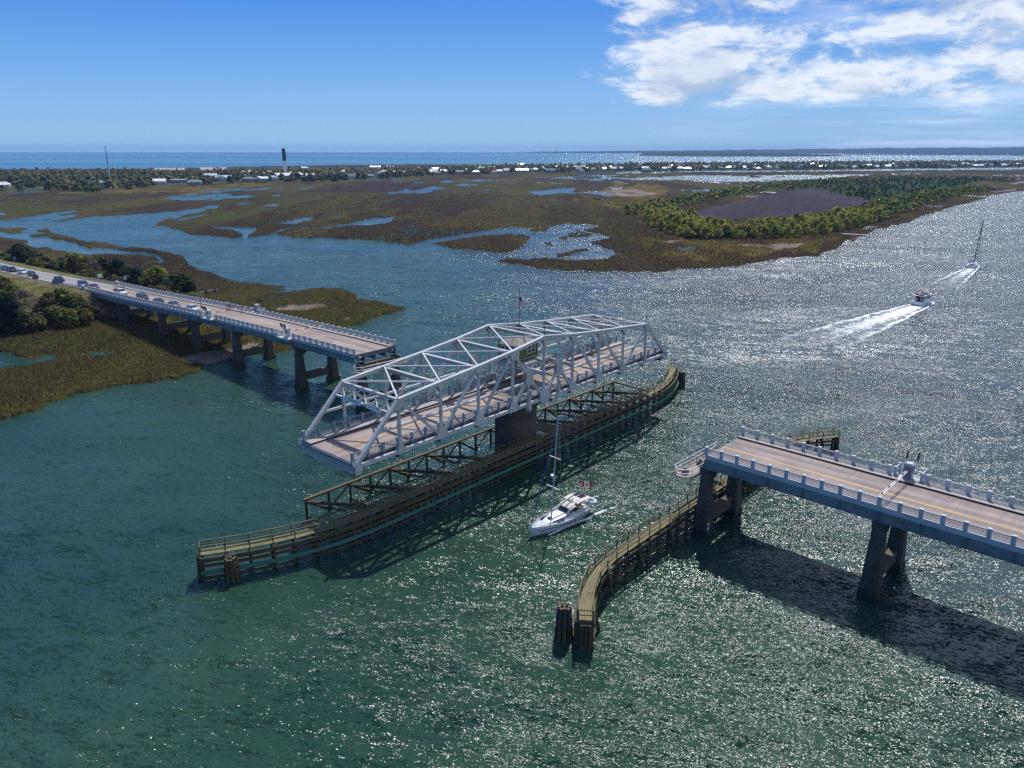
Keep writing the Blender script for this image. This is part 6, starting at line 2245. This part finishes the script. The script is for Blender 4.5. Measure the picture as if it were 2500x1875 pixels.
def crown_data(seed, H, W, nblob, nleaf, leaf, cols, z0=0.15, kind='round'):
    rng = np.random.default_rng(seed)
    C, Nn, S, K = [], [], [], []
    for i in range(nblob):
        if kind == 'cone':
            h = rng.random() ** 0.8
            rr = W / 2 * (1 - h * 0.85) * rng.uniform(0.3, 1.0)
            z = H * (z0 + (1 - z0) * h)
            br = W * 0.17 * (1.2 - h * 0.7)
        else:
            a_, u = rng.uniform(0, 2 * PI), rng.random()
            h = rng.random() ** 0.75
            prof = math.sin(PI * min(1, 0.22 + 0.78 * h)) ** 0.6 if h < 0.98 else 0.2
            rr = W / 2 * prof * math.sqrt(u) * 0.85
            z = H * (z0 + (0.95 - z0) * h)
            br = W * rng.uniform(0.06, 0.17)
        a_ = rng.uniform(0, 2 * PI)
        cen = np.array([rr * math.cos(a_), rr * math.sin(a_), z])
        d = rng.normal(size=(nleaf, 3))
        d /= np.linalg.norm(d, axis=1, keepdims=True)
        rad = br * rng.uniform(0.7, 1.05, (nleaf, 1))
        p = cen + d * rad * np.array([1, 1, 0.75])
        p[:, 2] = np.maximum(p[:, 2], 0.12)
        nv = d + rng.normal(size=(nleaf, 3)) * 0.5 + np.array([0, 0, 0.8])
        nv /= np.linalg.norm(nv, axis=1, keepdims=True)
        C.append(p)
        Nn.append(nv)
        S.append(leaf * rng.uniform(0.55, 1.25, nleaf))
        base = np.array(cols[rng.integers(len(cols))]) * rng.uniform(0.7, 1.35)
        K.append(base * rng.uniform(0.7, 1.3, (nleaf, 1)))
    C, Nn, S, K = np.concatenate(C), np.concatenate(Nn), np.concatenate(S), np.concatenate(K)
    v, f = quads(C, Nn, S, rng)
    return v, f, np.repeat(K, 4, axis=0)


def trunk_mesh(H, W, seed, stems=3, thin=0.1):
    rnd = random.Random(seed)
    mb = MB()
    mb.tube((0, 0, -0.8), (0.02 * H, 0, H * 0.38), thin * 1.5, thin, 7)
    for i in range(stems):
        a = 2 * PI * i / stems + rnd.uniform(-.5, .5)
        z = H * rnd.uniform(0.18, 0.4)
        q = (W * 0.28 * math.cos(a), W * 0.28 * math.sin(a), H * rnd.uniform(0.62, 0.85))
        mb.tube((0.01 * H, 0, z), q, thin * 0.8, thin * 0.25, 5)
        for k in range(2):
            a2 = a + rnd.uniform(-.9, .9)
            m_ = tuple(Vector((0, 0, z)).lerp(Vector(q), 0.55))
            mb.tube(m_, (W * .4 * math.cos(a2), W * .4 * math.sin(a2), H * rnd.uniform(.5, .95)), thin * 0.4, thin * 0.12, 4)
    return mb.mesh('trunk', BARK)


PAL = {'leafy': [(0.175, 0.20, 0.040), (0.235, 0.25, 0.05), (0.12, 0.16, 0.036), (0.15, 0.13, 0.045)], 'shrub': [(0.160, 0.213, 0.043), (0.191, 0.213, 0.064)],
       'oak': [(0.034, 0.058, 0.020), (0.048, 0.071, 0.024), (0.027, 0.044, 0.019)], 'brown': [(0.142, 0.116, 0.047), (0.167, 0.125, 0.059), (0.099, 0.109, 0.037), (0.125, 0.142, 0.037)],
       'bare': [(0.160, 0.128, 0.109), (0.187, 0.160, 0.131), (0.131, 0.112, 0.084)], 'cedar': [(0.022, 0.037, 0.018), (0.028, 0.046, 0.020)], 'red': [(0.119, 0.051, 0.037), (0.085, 0.068, 0.034)],
       'ring': [(0.33, 0.34, 0.05), (0.38, 0.37, 0.06), (0.25, 0.29, 0.045), (0.16, 0.21, 0.04), (0.28, 0.24, 0.06)], 'ringd': [(0.129, 0.216, 0.043), (0.101, 0.168, 0.040)],
       'town': [(0.129, 0.165, 0.061), (0.193, 0.193, 0.077), (0.281, 0.216, 0.092), (0.324, 0.236, 0.086), (0.092, 0.129, 0.051)]}


def proto(kind, seed, H, W, nb, nl, leaf, shape='round', z0=0.12, stems=3, thin=None):
    v, f, c = crown_data(seed, H, W, nb, nl, leaf, PAL[kind], z0, shape)
    return fast_mesh('crown', v, f, LEAF, c), trunk_mesh(H, W, seed, stems, thin or max(0.08, H * 0.018))


def plant(name, label, cat, me, loc, rz, scale, group):
    e = bpy.data.objects.new(name, None)
    COL.objects.link(e)
    e.location = loc
    e.rotation_euler = (0, 0, rz)
    e.scale = scale
    tag(e, label, cat, group)
    link('crown', me[0], e)
    link('trunk', me[1], e)
    return e


rnd = random.Random(11)
# trees and shrubs either side of the causeway, each with its own crown
KIND_NAME = {'leafy': ('leafy_shrub', 'bright green leafy bush'), 'shrub': ('low_shrub', 'low green bush'), 'oak': ('live_oak', 'dark evergreen oak'), 'brown': ('marsh_shrub', 'olive brown scrubby bush'),
             'bare': ('bare_shrub', 'bare grey purple twiggy bush'), 'cedar': ('cedar_tree', 'near black cedar'), 'red': ('red_leaf_tree', 'dark red leaved tree'), 'palm': ('palm_tree', 'ragged palm')}
ORD = ['first', 'second', 'third', 'fourth', 'fifth', 'sixth', 'seventh', 'eighth', 'ninth', 'tenth', 'eleventh', 'twelfth', 'thirteenth']


def palm(loc, H, label):
    o = thing('palm_tree', label, 'palm', loc, 0, None)
    MB().tube((0, 0, -1), (0.2, 0, H * 0.9), 0.2, 0.15, 7).build('trunk', BARK, o)
    mb = MB()
    for i in range(22):
        a = 2 * PI * i / 22 + rnd.uniform(-.2, .2)
        up = rnd.uniform(-0.5, 0.7)
        L = rnd.uniform(1.2, 1.7)
        p = Vector((0.2, 0, H * .9))
        q = p + Vector((math.cos(a), math.sin(a), up)) * L * .6
        r_ = q + Vector((math.cos(a), math.sin(a), up - 1.0)) * L * .5
        t = Vector((-math.sin(a), math.cos(a), 0)) * 0.28
        mb.add([p, q - t, q + t, r_], [(0, 1, 3), (0, 3, 2)])
    mb.build('fronds', pbr('palm_frond', (0.04, 0.055, 0.018), 0.7), o)
    return o


_cnt = {}
_near_sorted = sorted(range(len(NEAR_TREES)), key=lambda i: NEAR_TREES[i][0])
for i in _near_sorted:
    x, y, z, H, W, kind, side = NEAR_TREES[i]
    W *= 1.2
    key = (kind, side)
    _cnt[key] = _cnt.get(key, 0) + 1
    nm, desc = KIND_NAME[kind]
    where = 'beyond the causeway road' if side == 'far' else 'on the near causeway slope'
    lab = '%s %s, %s such from the left' % (desc, where, ORD[min(_cnt[key] - 1, 12)])
    if kind == 'palm':
        palm((x, y, z), H, 'ragged palm standing among bushes across the causeway road')
        continue
    nb = int(16 + W * H * 0.9)
    nl = 46 if kind != 'bare' else 30
    me = proto(kind, 100 + i, H, W, nb, nl, 0.24 if kind in ('oak', 'cedar') else 0.27 if kind != 'bare' else 0.12, 'cone' if kind == 'cedar' else 'round', 0.06, 5 if kind == 'bare' else 3)
    plant(nm, lab, 'tree' if kind in ('oak', 'cedar', 'red') else 'bush', me, (x, y, z), 0, (1, 1, 1), 'bushes and trees beside the causeway')

# low scrub that fills between them
def scrub_mass(name, label, pts, seed, cols, size, h, nleaf, leaf):
    V, F_, C, k = [], [], [], 0
    rng = np.random.default_rng(seed)
    P_ = [crown_data(seed + j, h, size, 5, nleaf, leaf, cols, 0.05) for j in range(6)]
    for (x, y, z, s) in pts:
        v, f, c = P_[rng.integers(6)]
        a = rng.uniform(0, 6.28)
        R_ = np.array([[math.cos(a), -math.sin(a), 0], [math.sin(a), math.cos(a), 0], [0, 0, 1]])
        V.append((v * s) @ R_.T + np.array([x, y, z]))
        F_.append(f + k)
        C.append(c * rng.uniform(0.7, 1.3))
        k += len(v)
    o = link(name, fast_mesh(name, np.concatenate(V), np.concatenate(F_), LEAF, np.concatenate(C)))
    return tag(o, label, kind='stuff')


pts = []
for i in range(760):
    t = rnd.random()
    if rnd.random() < 0.5:
        x_, o_ = rnd.uniform(-330, -165), rnd.uniform(9.5, 24)
    else:
        x_, o_ = rnd.uniform(-262, -170), rnd.uniform(-46, -18)
    p = Ap(x_, road_y(x_) + o_, 0)
    pts.append((p.x, p.y, 0.5 if abs(o_) > 22 else 1.6, rnd.uniform(0.6, 1.5)))
scrub_mass('undergrowth', 'tangled undergrowth along the causeway slopes', pts, 40, PAL['brown'] + PAL['shrub'], 3.2, 2.0, 26, 0.22)

# riprap at the toe of the bridge bank
mb = MB()
for i in range(260):
    x_, o_ = rnd.uniform(-183, -160), rnd.uniform(-26, 8)
    p = Ap(x_ - abs(o_) * .35, -0.9 + o_, rnd.uniform(0.3, 0.8) if x_ > -176 else rnd.uniform(.5, 1.6))
    mb.box(p, (rnd.uniform(.5, 1.3), rnd.uniform(.5, 1.1), rnd.uniform(.4, .8)), rnd.uniform(0, 3), 0.7)
tag(mb.build('riprap', pbr('riprap_stone', (0.16, 0.14, 0.15), 0.9, var=(1, 0.6, (0.08, 0.07, 0.075)))), 'grey stones heaped below the bridge abutment', kind='stuff')


# ---- the ring of trees round the marsh island
def along(path, d0, off):
    P_ = [Vector((*p, 0)) for p in path]
    d = d0
    for a, b_ in zip(P_, P_[1:]):
        L = (b_ - a).length
        if d <= L:
            t = (b_ - a).normalized()
            n = Vector((-t.y, t.x, 0))
            return a + t * d + n * off
        d -= L
    return None


ring_pos = []
d = 0.0
while True:
    p0 = along(RING_OUTER, d, 0)
    if p0 is None:
        break
    for row, off in enumerate((3, 10, 17, 25, 33)):
        p = along(RING_OUTER, d + rnd.uniform(-2.5, 2.5) if d > 3 else d, off + rnd.uniform(-2.5, 2.5))
        if p is not None:
            ring_pos.append((p.x, p.y, rnd.uniform(0.72, 1.2) * (0.8 if row in (0, 4) else 1.0), 0))
    d += 6.8 if p0.y < 620 else 7.6
d = 0.0
while True:
    p0 = along(RING_UPPER, d, 0)
    if p0 is None:
        break
    for off in (-6, 3, 12):
        p = along(RING_UPPER, d, off + rnd.uniform(-3, 3))
        if p is not None:
            ring_pos.append((p.x, p.y, rnd.uniform(0.65, 1.05), 1))
    d += 8.5
ring_pos.sort(key=lambda q: q[0] ** 2 + q[1] ** 2)
RP = [proto('ring', 300 + i, 7.2 + 0.35 * i, 8.2 + (i % 3) * 0.9, 44, 28, 0.29, 'round', 0.04, 4, 0.12) for i in range(7)]
for i, (x, y, s, up) in enumerate(ring_pos[:295]):
    plant('island_tree', 'rounded yellow green tree in the belt ringing the marsh island', 'tree', RP[rnd.randrange(7)], (x, y, 0.25), rnd.uniform(0, 6.28), (s * rnd.uniform(.9, 1.15), s * rnd.uniform(.9, 1.15), s * rnd.uniform(.85, 1.2)), 'tree belt round the marsh island')
scrub_mass('island_woods', 'farther trees of the belt round the marsh island', [(x, y, 0.2, s) for x, y, s, up in ring_pos[295:]], 60, PAL['ring'] + PAL['ringd'], 9.0, 8.0, 50, 0.55)
# scrub on the right half of the island
pts = []
xs_ = np.array([p[0] for p in SCRUB])
ys_ = np.array([p[1] for p in SCRUB])
while len(pts) < 420:
    x, y = rnd.uniform(xs_.min(), xs_.max()), rnd.uniform(ys_.min(), ys_.max())
    if inside(SCRUB, np.array([x]), np.array([y]))[0]:
        pts.append((x, y, 0.2, rnd.uniform(.5, 1.2)))
scrub_mass('island_scrub', 'dark green scrub filling the far half of the marsh island', pts, 70, PAL['ringd'] + PAL['oak'], 8.0, 4.0, 20, 0.6)

# more cottages tucked along the town front
_hr = random.Random(77)


def more_houses():
    tries = 0
    while len(HOUSES) < 165 and tries < 4000:
        tries += 1
        x = _hr.uniform(-420, 1500)
        f_ = town_front(x)
        y = f_ + 14 + 330 * _hr.random() ** 2.0
        if abs(x) > y * 0.68:
            continue
        w = _hr.uniform(9, 17)
        if any(abs(x * h[1] / y - h[0]) < (w + h[2]) * 0.42 and abs(y - h[1]) < 60 for h in HOUSES):
            continue
        HOUSES.append((round(x), round(y), round(w, 1), _hr.uniform(7.8, 9.8), _hr.choice(['white', 'white', 'blue', 'grey', 'white']), _hr.choice(['silver', 'silver', 'white', 'grey', 'grey', 'blue'])))


# ---- town trees
def town_back(x):
    return float(np.interp(x, [-900, -350, 0, 420, 900, 1700], [1640, 1700, 2120, 2420, 2650, 2850]))


fx = [p[0] for p in FRONT]
fy = [p[1] for p in FRONT]


def town_front(x):
    # outline doubles back at the left: take the nearest crossing
    ys = []
    for (x0, y0), (x1, y1) in zip(FRONT, FRONT[1:]):
        if min(x0, x1) <= x <= max(x0, x1) and x0 != x1:
            ys.append(y0 + (y1 - y0) * (x - x0) / (x1 - x0))
    return min(ys) if ys else (985.0 if x < 0 else 2330.0)


more_houses()


def open_ground(x, y):
    """keep the view of the houses clear"""
    for (hx, hy, w, hh, wall, roof) in HOUSES:
        lat = abs(x * hy / max(y, 1) - hx)
        if lat < w * 0.5 and y < hy + w * 0.5 and y > hy - 70:
            return False
    return True


TP = [proto('town', 500 + i, 10.0, 11.5, 16, 26, 0.85, 'round', 0.10, 3, 0.2) for i in range(9)]
tpos = []
tries = 0
while len(tpos) < 4300 and tries < 60000:
    tries += 1
    x = rnd.uniform(-1300, 1900)
    f_, b_ = town_front(x), town_back(x)
    y = f_ + 5 + (b_ - f_) * rnd.random() ** 1.25
    if abs(x) > y * 0.74 or not open_ground(x, y):
        continue
    tpos.append((x, y, rnd.uniform(.6, 1.25), y - f_))
tpos.sort(key=lambda q: q[3] * 2.0 + q[1])
NAMES = [('town_tree', 'round olive tree at the marsh edge of the town')]
for i, (x, y, s, dd) in enumerate(tpos[:280]):
    plant('town_tree', 'bushy tree along the marsh edge of the beach town', 'tree', TP[rnd.randrange(9)], (x, y, 0.4), rnd.uniform(0, 6.28), (s * rnd.uniform(.9, 1.2), s * rnd.uniform(.9, 1.2), s * rnd.uniform(.8, 1.1)), 'trees along the front of the beach town')
scrub_mass('town_woods', 'tree canopy over the beach town', [(x, y, 0.3, s) for x, y, s, dd in tpos[280:]], 90, PAL['town'], 14.0, 11.5, 12, 1.5)
for x, y, H, lab in ((1023, 2000, 19, 'tall narrow pine rising above the town woods'), (1265, 2080, 20, 'tall umbrella shaped pine rising above the right end of the town')):
    v, f, c = crown_data(int(x), H, 7 if H < 20 else 15, 16, 40, 0.8, PAL['oak'], 0.62)
    plant('pine_tree', lab, 'tree', (fast_mesh('crown', v, f, LEAF, c), trunk_mesh(H, 5, 3, 2, 0.3)), (x, y, 0.3), 0, (1, 1, 1), None)

# ground under the town: yards and beach sand
def town_ground():
    xs = np.linspace(-1500, 2100, 120)
    V, C = [], []
    rng = np.random.default_rng(5)
    for t in np.linspace(0, 1, 14):
        for x in xs:
            f_, b_ = town_front(x) if -690 < x < 1600 else (1000 if x < 0 else 2350), town_back(x) + 60
            y = f_ - 6 + (b_ - f_) * t
            V.append((x, y, 0.02 if t in (0, 1) else 0.75 + 0.35 * rng.random()))
            C.append((0.055, 0.06, 0.02) if t < 0.86 else (0.36, 0.30, 0.22))
    n = len(xs)
    f = [(j * n + i, j * n + i + 1, (j + 1) * n + i + 1, (j + 1) * n + i) for j in range(13) for i in range(n - 1)]
    return V, f, np.array(C)


v_, f_, c_ = town_ground()
tag(link('town_ground', fast_mesh('town_ground', v_, f_, attr_mat('town_soil', 0.95, var=((0.03, 0.6, 1.4),), spec=0.05), c_)), kind='structure', label='grassy yards and sandy beach of the town')

# ---- marsh grass: blades in tufts, dense nearby
def marsh_grass(name, label, n, box, hmax, wid, seed, pal):
    rng = np.random.default_rng(seed)
    x = rng.uniform(box[0], box[1], n)
    y = rng.uniform(box[2], box[3], n)
    ok = on_land(x, y) & (np.abs(x) < y * 0.86)
    # thin out with distance
    ok &= rng.random(n) < np.clip((box[4] / np.maximum(y, 1)) ** 2, 0, 1)
    ok &= ~inside(INTERIOR, x, y)
    # keep off the causeway
    c, s = math.cos(T_A), math.sin(T_A)
    lx = (x - PV.x) * c + (y - PV.y) * s
    ly = -(x - PV.x) * s + (y - PV.y) * c
    ok &= ~((lx < -172) & (ly > -16 - (lx + 181) * -0.071 - 4) & (ly < 18 + (lx + 181) * 0.071))
    x, y = x[ok], y[ok]
    patch = fbm(x / 14, y / 22, 3)
    fine = rng.random(len(x))
    h = hmax * (0.45 + 0.55 * rng.random(len(x))) * (0.55 + 0.9 * patch)
    a = rng.uniform(0, PI, len(x))
    w_ = wid * rng.uniform(.6, 1.3, len(x))
    dx, dy = np.cos(a) * w_, np.sin(a) * w_
    lx_, ly_ = rng.normal(0, .25, len(x)) * h, rng.normal(0, .25, len(x)) * h
    z0 = np.full(len(x), 0.2)
    V = np.stack([np.stack([x - dx, y - dy, z0], -1), np.stack([x + dx, y + dy, z0], -1), np.stack([x + lx_, y + ly_, z0 + 0.25 + h], -1)], 1).reshape(-1, 3)
    F_ = np.arange(len(V)).reshape(-1, 3)
    pal = np.array(pal)
    k = np.clip(((patch - 0.3) * 5 + fine * 2.2), 0, 4.99).astype(int)
    col = pal[k] * rng.uniform(.7, 1.3, (len(x), 1))
    o = link(name, fast_mesh(name, V, F_, GRASSM, np.repeat(col, 3, axis=0)))
    return tag(o, label, kind='stuff')


marsh_grass('marsh_grass', 'olive and brown marsh grass on the near bank', 520000, (-290, -10, 120, 330, 190), 0.72, 0.12, 31, [(0.100, 0.088, 0.026), (0.075, 0.050, 0.034), (0.135, 0.125, 0.028), (0.055, 0.040, 0.028), (0.13, 0.165, 0.026)])
marsh_grass('spit_grass', 'marsh grass on the spit across the creek', 520000, (-200, 460, 300, 900, 400), 0.7, 0.34, 33, [(0.090, 0.060, 0.030), (0.062, 0.036, 0.030), (0.115, 0.090, 0.026), (0.052, 0.032, 0.026), (0.105, 0.12, 0.024)])

# ------------------------------------------------------------------ town buildings
WALLM = {'white': pbr('white_clapboard', (0.66, 0.67, 0.68), 0.7), 'blue': pbr('grey_blue_clapboard', (0.20, 0.27, 0.36), 0.7), 'green': pbr('sea_green_wall', (0.20, 0.34, 0.26), 0.7), 'grey': pbr('grey_wall', (0.28, 0.28, 0.28), 0.75), 'brown': pbr('brown_wall', (0.14, 0.10, 0.08), 0.8)}
ROOFM = {'silver': pbr('silver_metal_roof', (0.62, 0.64, 0.66), 0.35, metal=0.35), 'white': pbr('white_roof', (0.72, 0.72, 0.71), 0.6), 'grey': pbr('grey_shingle_roof', (0.20, 0.20, 0.21), 0.85), 'blue': pbr('blue_roof', (0.10, 0.17, 0.30), 0.6), 'red': pbr('red_roof', (0.42, 0.07, 0.05), 0.7), 'brown': pbr('brown_roof', (0.16, 0.10, 0.08), 0.8), 'green': pbr('green_roof', (0.12, 0.26, 0.16), 0.6), 'flat': pbr('pale_flat_roof', (0.5, 0.5, 0.5), 0.7)}
WIN = MB().span((-0.7, -0.06, -0.95), (0.7, 0.0, 0.95)).mesh('window', GLASS)


def house(i, x, y, w, h, wall, roof, label):
    w *= 1.12
    rz = math.atan2(-x, y) * 1.0 + rnd.uniform(-.25, .25)
    o = thing('beach_house', label, 'house', (x, y, 0.6), rz, 'houses of the beach town')
    d = w * rnd.uniform(0.5, 0.7)
    zf = 2.4 if h > 7.5 else 0.2
    he = h * 0.62
    MB().span((-w / 2, -d / 2, zf), (w / 2, d / 2, he)).build('wall', WALLM[wall], o)
    if zf > 1:
        for sx in (-.42, -.14, .14, .42):
            for sy in (-.45, .45):
                MB().box((sx * w, sy * d, zf / 2 - .4), (0.4, 0.4, zf + .8)).build('stilt', WALLM[wall], o)
    e = 0.7
    if roof in ('flat', 'green', 'brown') and w > 15:
        MB().prism([(-w / 2 - e, he + 0.003), (w / 2 + e, he + 0.003), (w / 2 + e * .6, he + 1.1), (-w / 2 - e * .6, he + 1.1)], -d / 2 - e, d / 2 + e, lambda a, b_, c: (a, c, b_)).build('roof', ROOFM[roof], o)
    elif i % 3 == 0:
        c = [(-w / 2 - e, -d / 2 - e, he), (w / 2 + e, -d / 2 - e, he), (w / 2 + e, d / 2 + e, he), (-w / 2 - e, d / 2 + e, he), (-w * .22, 0, h), (w * .22, 0, h)]
        MB().add(c, [(0, 1, 5, 4), (1, 2, 5), (2, 3, 4, 5), (3, 0, 4), (3, 2, 1, 0)]).build('roof', ROOFM[roof], o)
    elif i % 3 == 1:
        MB().prism([(-d / 2 - e, he - .2), (d / 2 + e, he - .2), (0, h)], -w / 2 - e, w / 2 + e, lambda a, b_, c: (c, a, b_)).build('roof', ROOFM[roof], o)
    else:
        MB().prism([(-w * .3, he - .2), (w * .3, he - .2), (0, h)], -d / 2 - e, d / 2 + e, lambda a, b_, c: (a - w * .18, c, b_)).build('roof', ROOFM[roof], o)
        MB().prism([(-d / 2 - e, he - .2), (d / 2 + e, he - .2), (0, h * .94)], -w * .1, w / 2 + e, lambda a, b_, c: (c, a, b_)).build('roof', ROOFM[roof], o)
    n = max(2, int(w / 4))
    floors = [zf + 1.5] if he - zf < 4.2 else [zf + 1.3, zf + 3.3]
    for z in floors:
        for k in range(n):
            link('window', WIN, o, (-w / 2 + w * (k + .5) / n, -d / 2 - 0.01, min(z, he - 1.1)))
    if zf > 1:
        MB().span((-w * .42, -d / 2 - 2.2, zf - .2), (w * .42, -d / 2 - .07, zf)).build('porch', WALLM['white'], o)
        MB().prism([(-d / 2 - 2.4, zf + 2.6), (-d / 2 - .07, zf + 3.0), (-d / 2 - .07, zf + 3.2), (-d / 2 - 2.4, zf + 2.75)], -w * .44, w * .44, lambda a, b_, c: (c, a, b_)).build('porch_roof', ROOFM[roof], o)
        for sx in (-.4, 0, .4):
            MB().box((sx * w, -d / 2 - 2.1, zf + 1.3), (.18, .18, 2.6)).build('porch_post', WALLM['white'], o)
    return o


def nth(k):
    return '%d%s' % (k, 'th' if 10 <= k % 100 <= 20 else {1: 'st', 2: 'nd', 3: 'rd'}.get(k % 10, 'th'))


WN = {'white': 'white', 'blue': 'grey blue', 'green': 'sea green', 'grey': 'grey', 'brown': 'brown'}
RN = {'silver': 'silver metal', 'white': 'white', 'grey': 'grey shingle', 'blue': 'blue', 'red': 'red', 'brown': 'long brown', 'green': 'flat green', 'flat': 'pale flat'}
order = sorted(range(len(HOUSES)), key=lambda i: HOUSES[i][0] / HOUSES[i][1])
kc = {}
for k_, i in enumerate(order):
    x, y, w, h, wall, roof = HOUSES[i]
    kc[(wall, roof)] = kc.get((wall, roof), 0) + 1
    house(i, x, y, w, h, wall, roof, '%s beach house with %s roof, %s such along town from the left' % (WN[wall], RN[roof], nth(kc[(wall, roof)])))
# long sheds and beach pavilions
for nm, lab, x, y, w, d_, h, wall, roof in (('marsh_shed', 'long shed with sea green roof at the marsh edge below the tall mast', -590, 1120, 36, 14, 6.5, 'blue', 'green'), ('beach_pavilion', 'pair roofed tan pavilion on the beach behind the tall mast, left one', -760, 1760, 60, 18, 9, 'white', 'tan'), ('beach_pavilion', 'wide tan roofed pavilion on the beach right of the tall mast', -655, 1740, 52, 20, 11, 'white', 'tan')):
    o = thing(nm, lab, 'building', (x, y, 0.5), math.atan2(-x, y))
    MB().span((-w / 2, -d_ / 2, 0), (w / 2, d_ / 2, h * .6)).build('wall', WALLM[wall], o)
    rm = pbr('sea_green_roof', (0.10, 0.36, 0.32), 0.55) if roof == 'green' else pbr('tan_roof', (0.42, 0.34, 0.27), 0.8)
    MB().prism([(-d_ / 2 - 1, h * .58), (d_ / 2 + 1, h * .58), (0, h)], -w / 2 - 1, w / 2 + 1, lambda a, b_, c: (c, a, b_)).build('roof', rm, o)
    for k in range(int(w / 5)):
        link('window', WIN, o, (-w / 2 + 2.5 + 5 * k, -d_ / 2 - .01, h * .35))
for k, (x, y) in enumerate(BOATHOUSES):
    o = thing('boathouse', 'small white roofed boat shelter on the waterway, %s from the left' % nth(k + 1), 'boathouse', (x, y - 6, 0), math.atan2(-x, y), 'boat shelters along the waterway')
    MB().loft([[(-5, -3.2, 4.0), (5, -3.2, 4.0), (5, 3.2, 4.0), (-5, 3.2, 4.0)], [(-1.5, -0.4, 5.6), (1.5, -0.4, 5.6), (1.5, .4, 5.6), (-1.5, .4, 5.6)]]).build('roof', ROOFM['white'], o)
    for sx in (-4, 4):
        for sy in (-2.5, 2.5):
            MB().tube((sx, sy, -1), (sx, sy, 4.0), 0.2, n=6).build('post', BARK, o)
    MB().span((-4.5, -3, 0.9), (4.5, 3, 1.15)).build('dock', pbr('grey_dock_board', (0.24, 0.22, 0.2), 0.85), o)

# ---- lighthouse, mast and the old tower out at sea
def lighthouse():
    k = 1500.0
    o = thing('lighthouse', 'slab sided lighthouse, black above and white below, rising over the town', 'lighthouse', ((695 - 1250) / 1863 * k, k * 1.04, 0), R(20))
    w = 3.3
    tri = [(-w, -w * .55), (w, -w * .55), (w * .55, w * .9), (-w * .55, w * .9)]
    MB().prism(tri, 0, 27.5).build('lower_shaft', WHITE, o)
    for z in (8, 13, 18, 23):
        MB().span((0.2, -w * .55 - .06, z - 1.1), (1.2, -w * .55 - .01, z + 1.1)).build('window', GLASS, o)
    MB().prism(tri, 27.503, 46).build('upper_shaft', BLACK, o)
    MB().prism([(a * 1.1, b_ * 1.1) for a, b_ in tri], 43.2, 44.2).build('gallery', BLACK, o)
    MB().prism([(a * .94, b_ * .94) for a, b_ in tri], 46.003, 50.5).build('lantern', BLACK, o)
    MB().span((-2.6, -2.0, 50.503), (2.6, 2.4, 51.2)).build('roof', ROOFM['red'], o)
    MB().span((w * .95, -w * .5, 33), (w * 1.25, w * .1, 41)).build('antenna_panel', BLACK, o)


lighthouse()
k = 1225.0
tw = thing('radio_mast', 'tall tapering pale blue mast standing among the trees left of the lighthouse', 'mast', ((263.5 - 1250) / 1863 * k, k * 1.04, 0), 0)
MB().tube((0, 0, 0), (0, 0, 26), 1.35, 0.85, 12).build('lower_pole', pbr('pale_blue_mast', (0.42, 0.52, 0.62), 0.5), tw)
MB().tube((0, 0, 26), (0, 0, 53.8), 0.8, 0.35, 10).build('upper_pole', STEELD, tw)
MB().tube((0, 0, 51), (0, 0, 54.3), 0.55, n=8).build('antenna', STEELD, tw)
fl_ = thing('sea_lighthouse', 'tiny dark lighthouse standing in the sea on the horizon', 'lighthouse', (503, 9000, 0), 0)
MB().tube((0, 0, -1), (0, 0, 40), 5.0, 3.2, 14).build('shaft', STEELD, fl_)
MB().tube((0, 0, 40), (0, 0, 46), 3.6, 1.5, 12).build('lantern', BLACK, fl_)
# small dock on the marsh island shore
dk = thing('island_dock', 'small pale dock at the edge of the marsh island trees', 'dock', (205, 461, 0), R(-35))
for i in range(9):
    MB().span((-8 + 1.8 * i, -0.9, 0.9), (-8 + 1.8 * i + 1.74, 0.9, 1.0)).build('board', DECKW, dk)
for i in range(4):
    for s in (-.8, .8):
        MB().tube((-7.5 + 5 * i, s, -1), (-7.5 + 5 * i, s, 1.4), 0.12, n=6).build('pile', TIMB, dk)
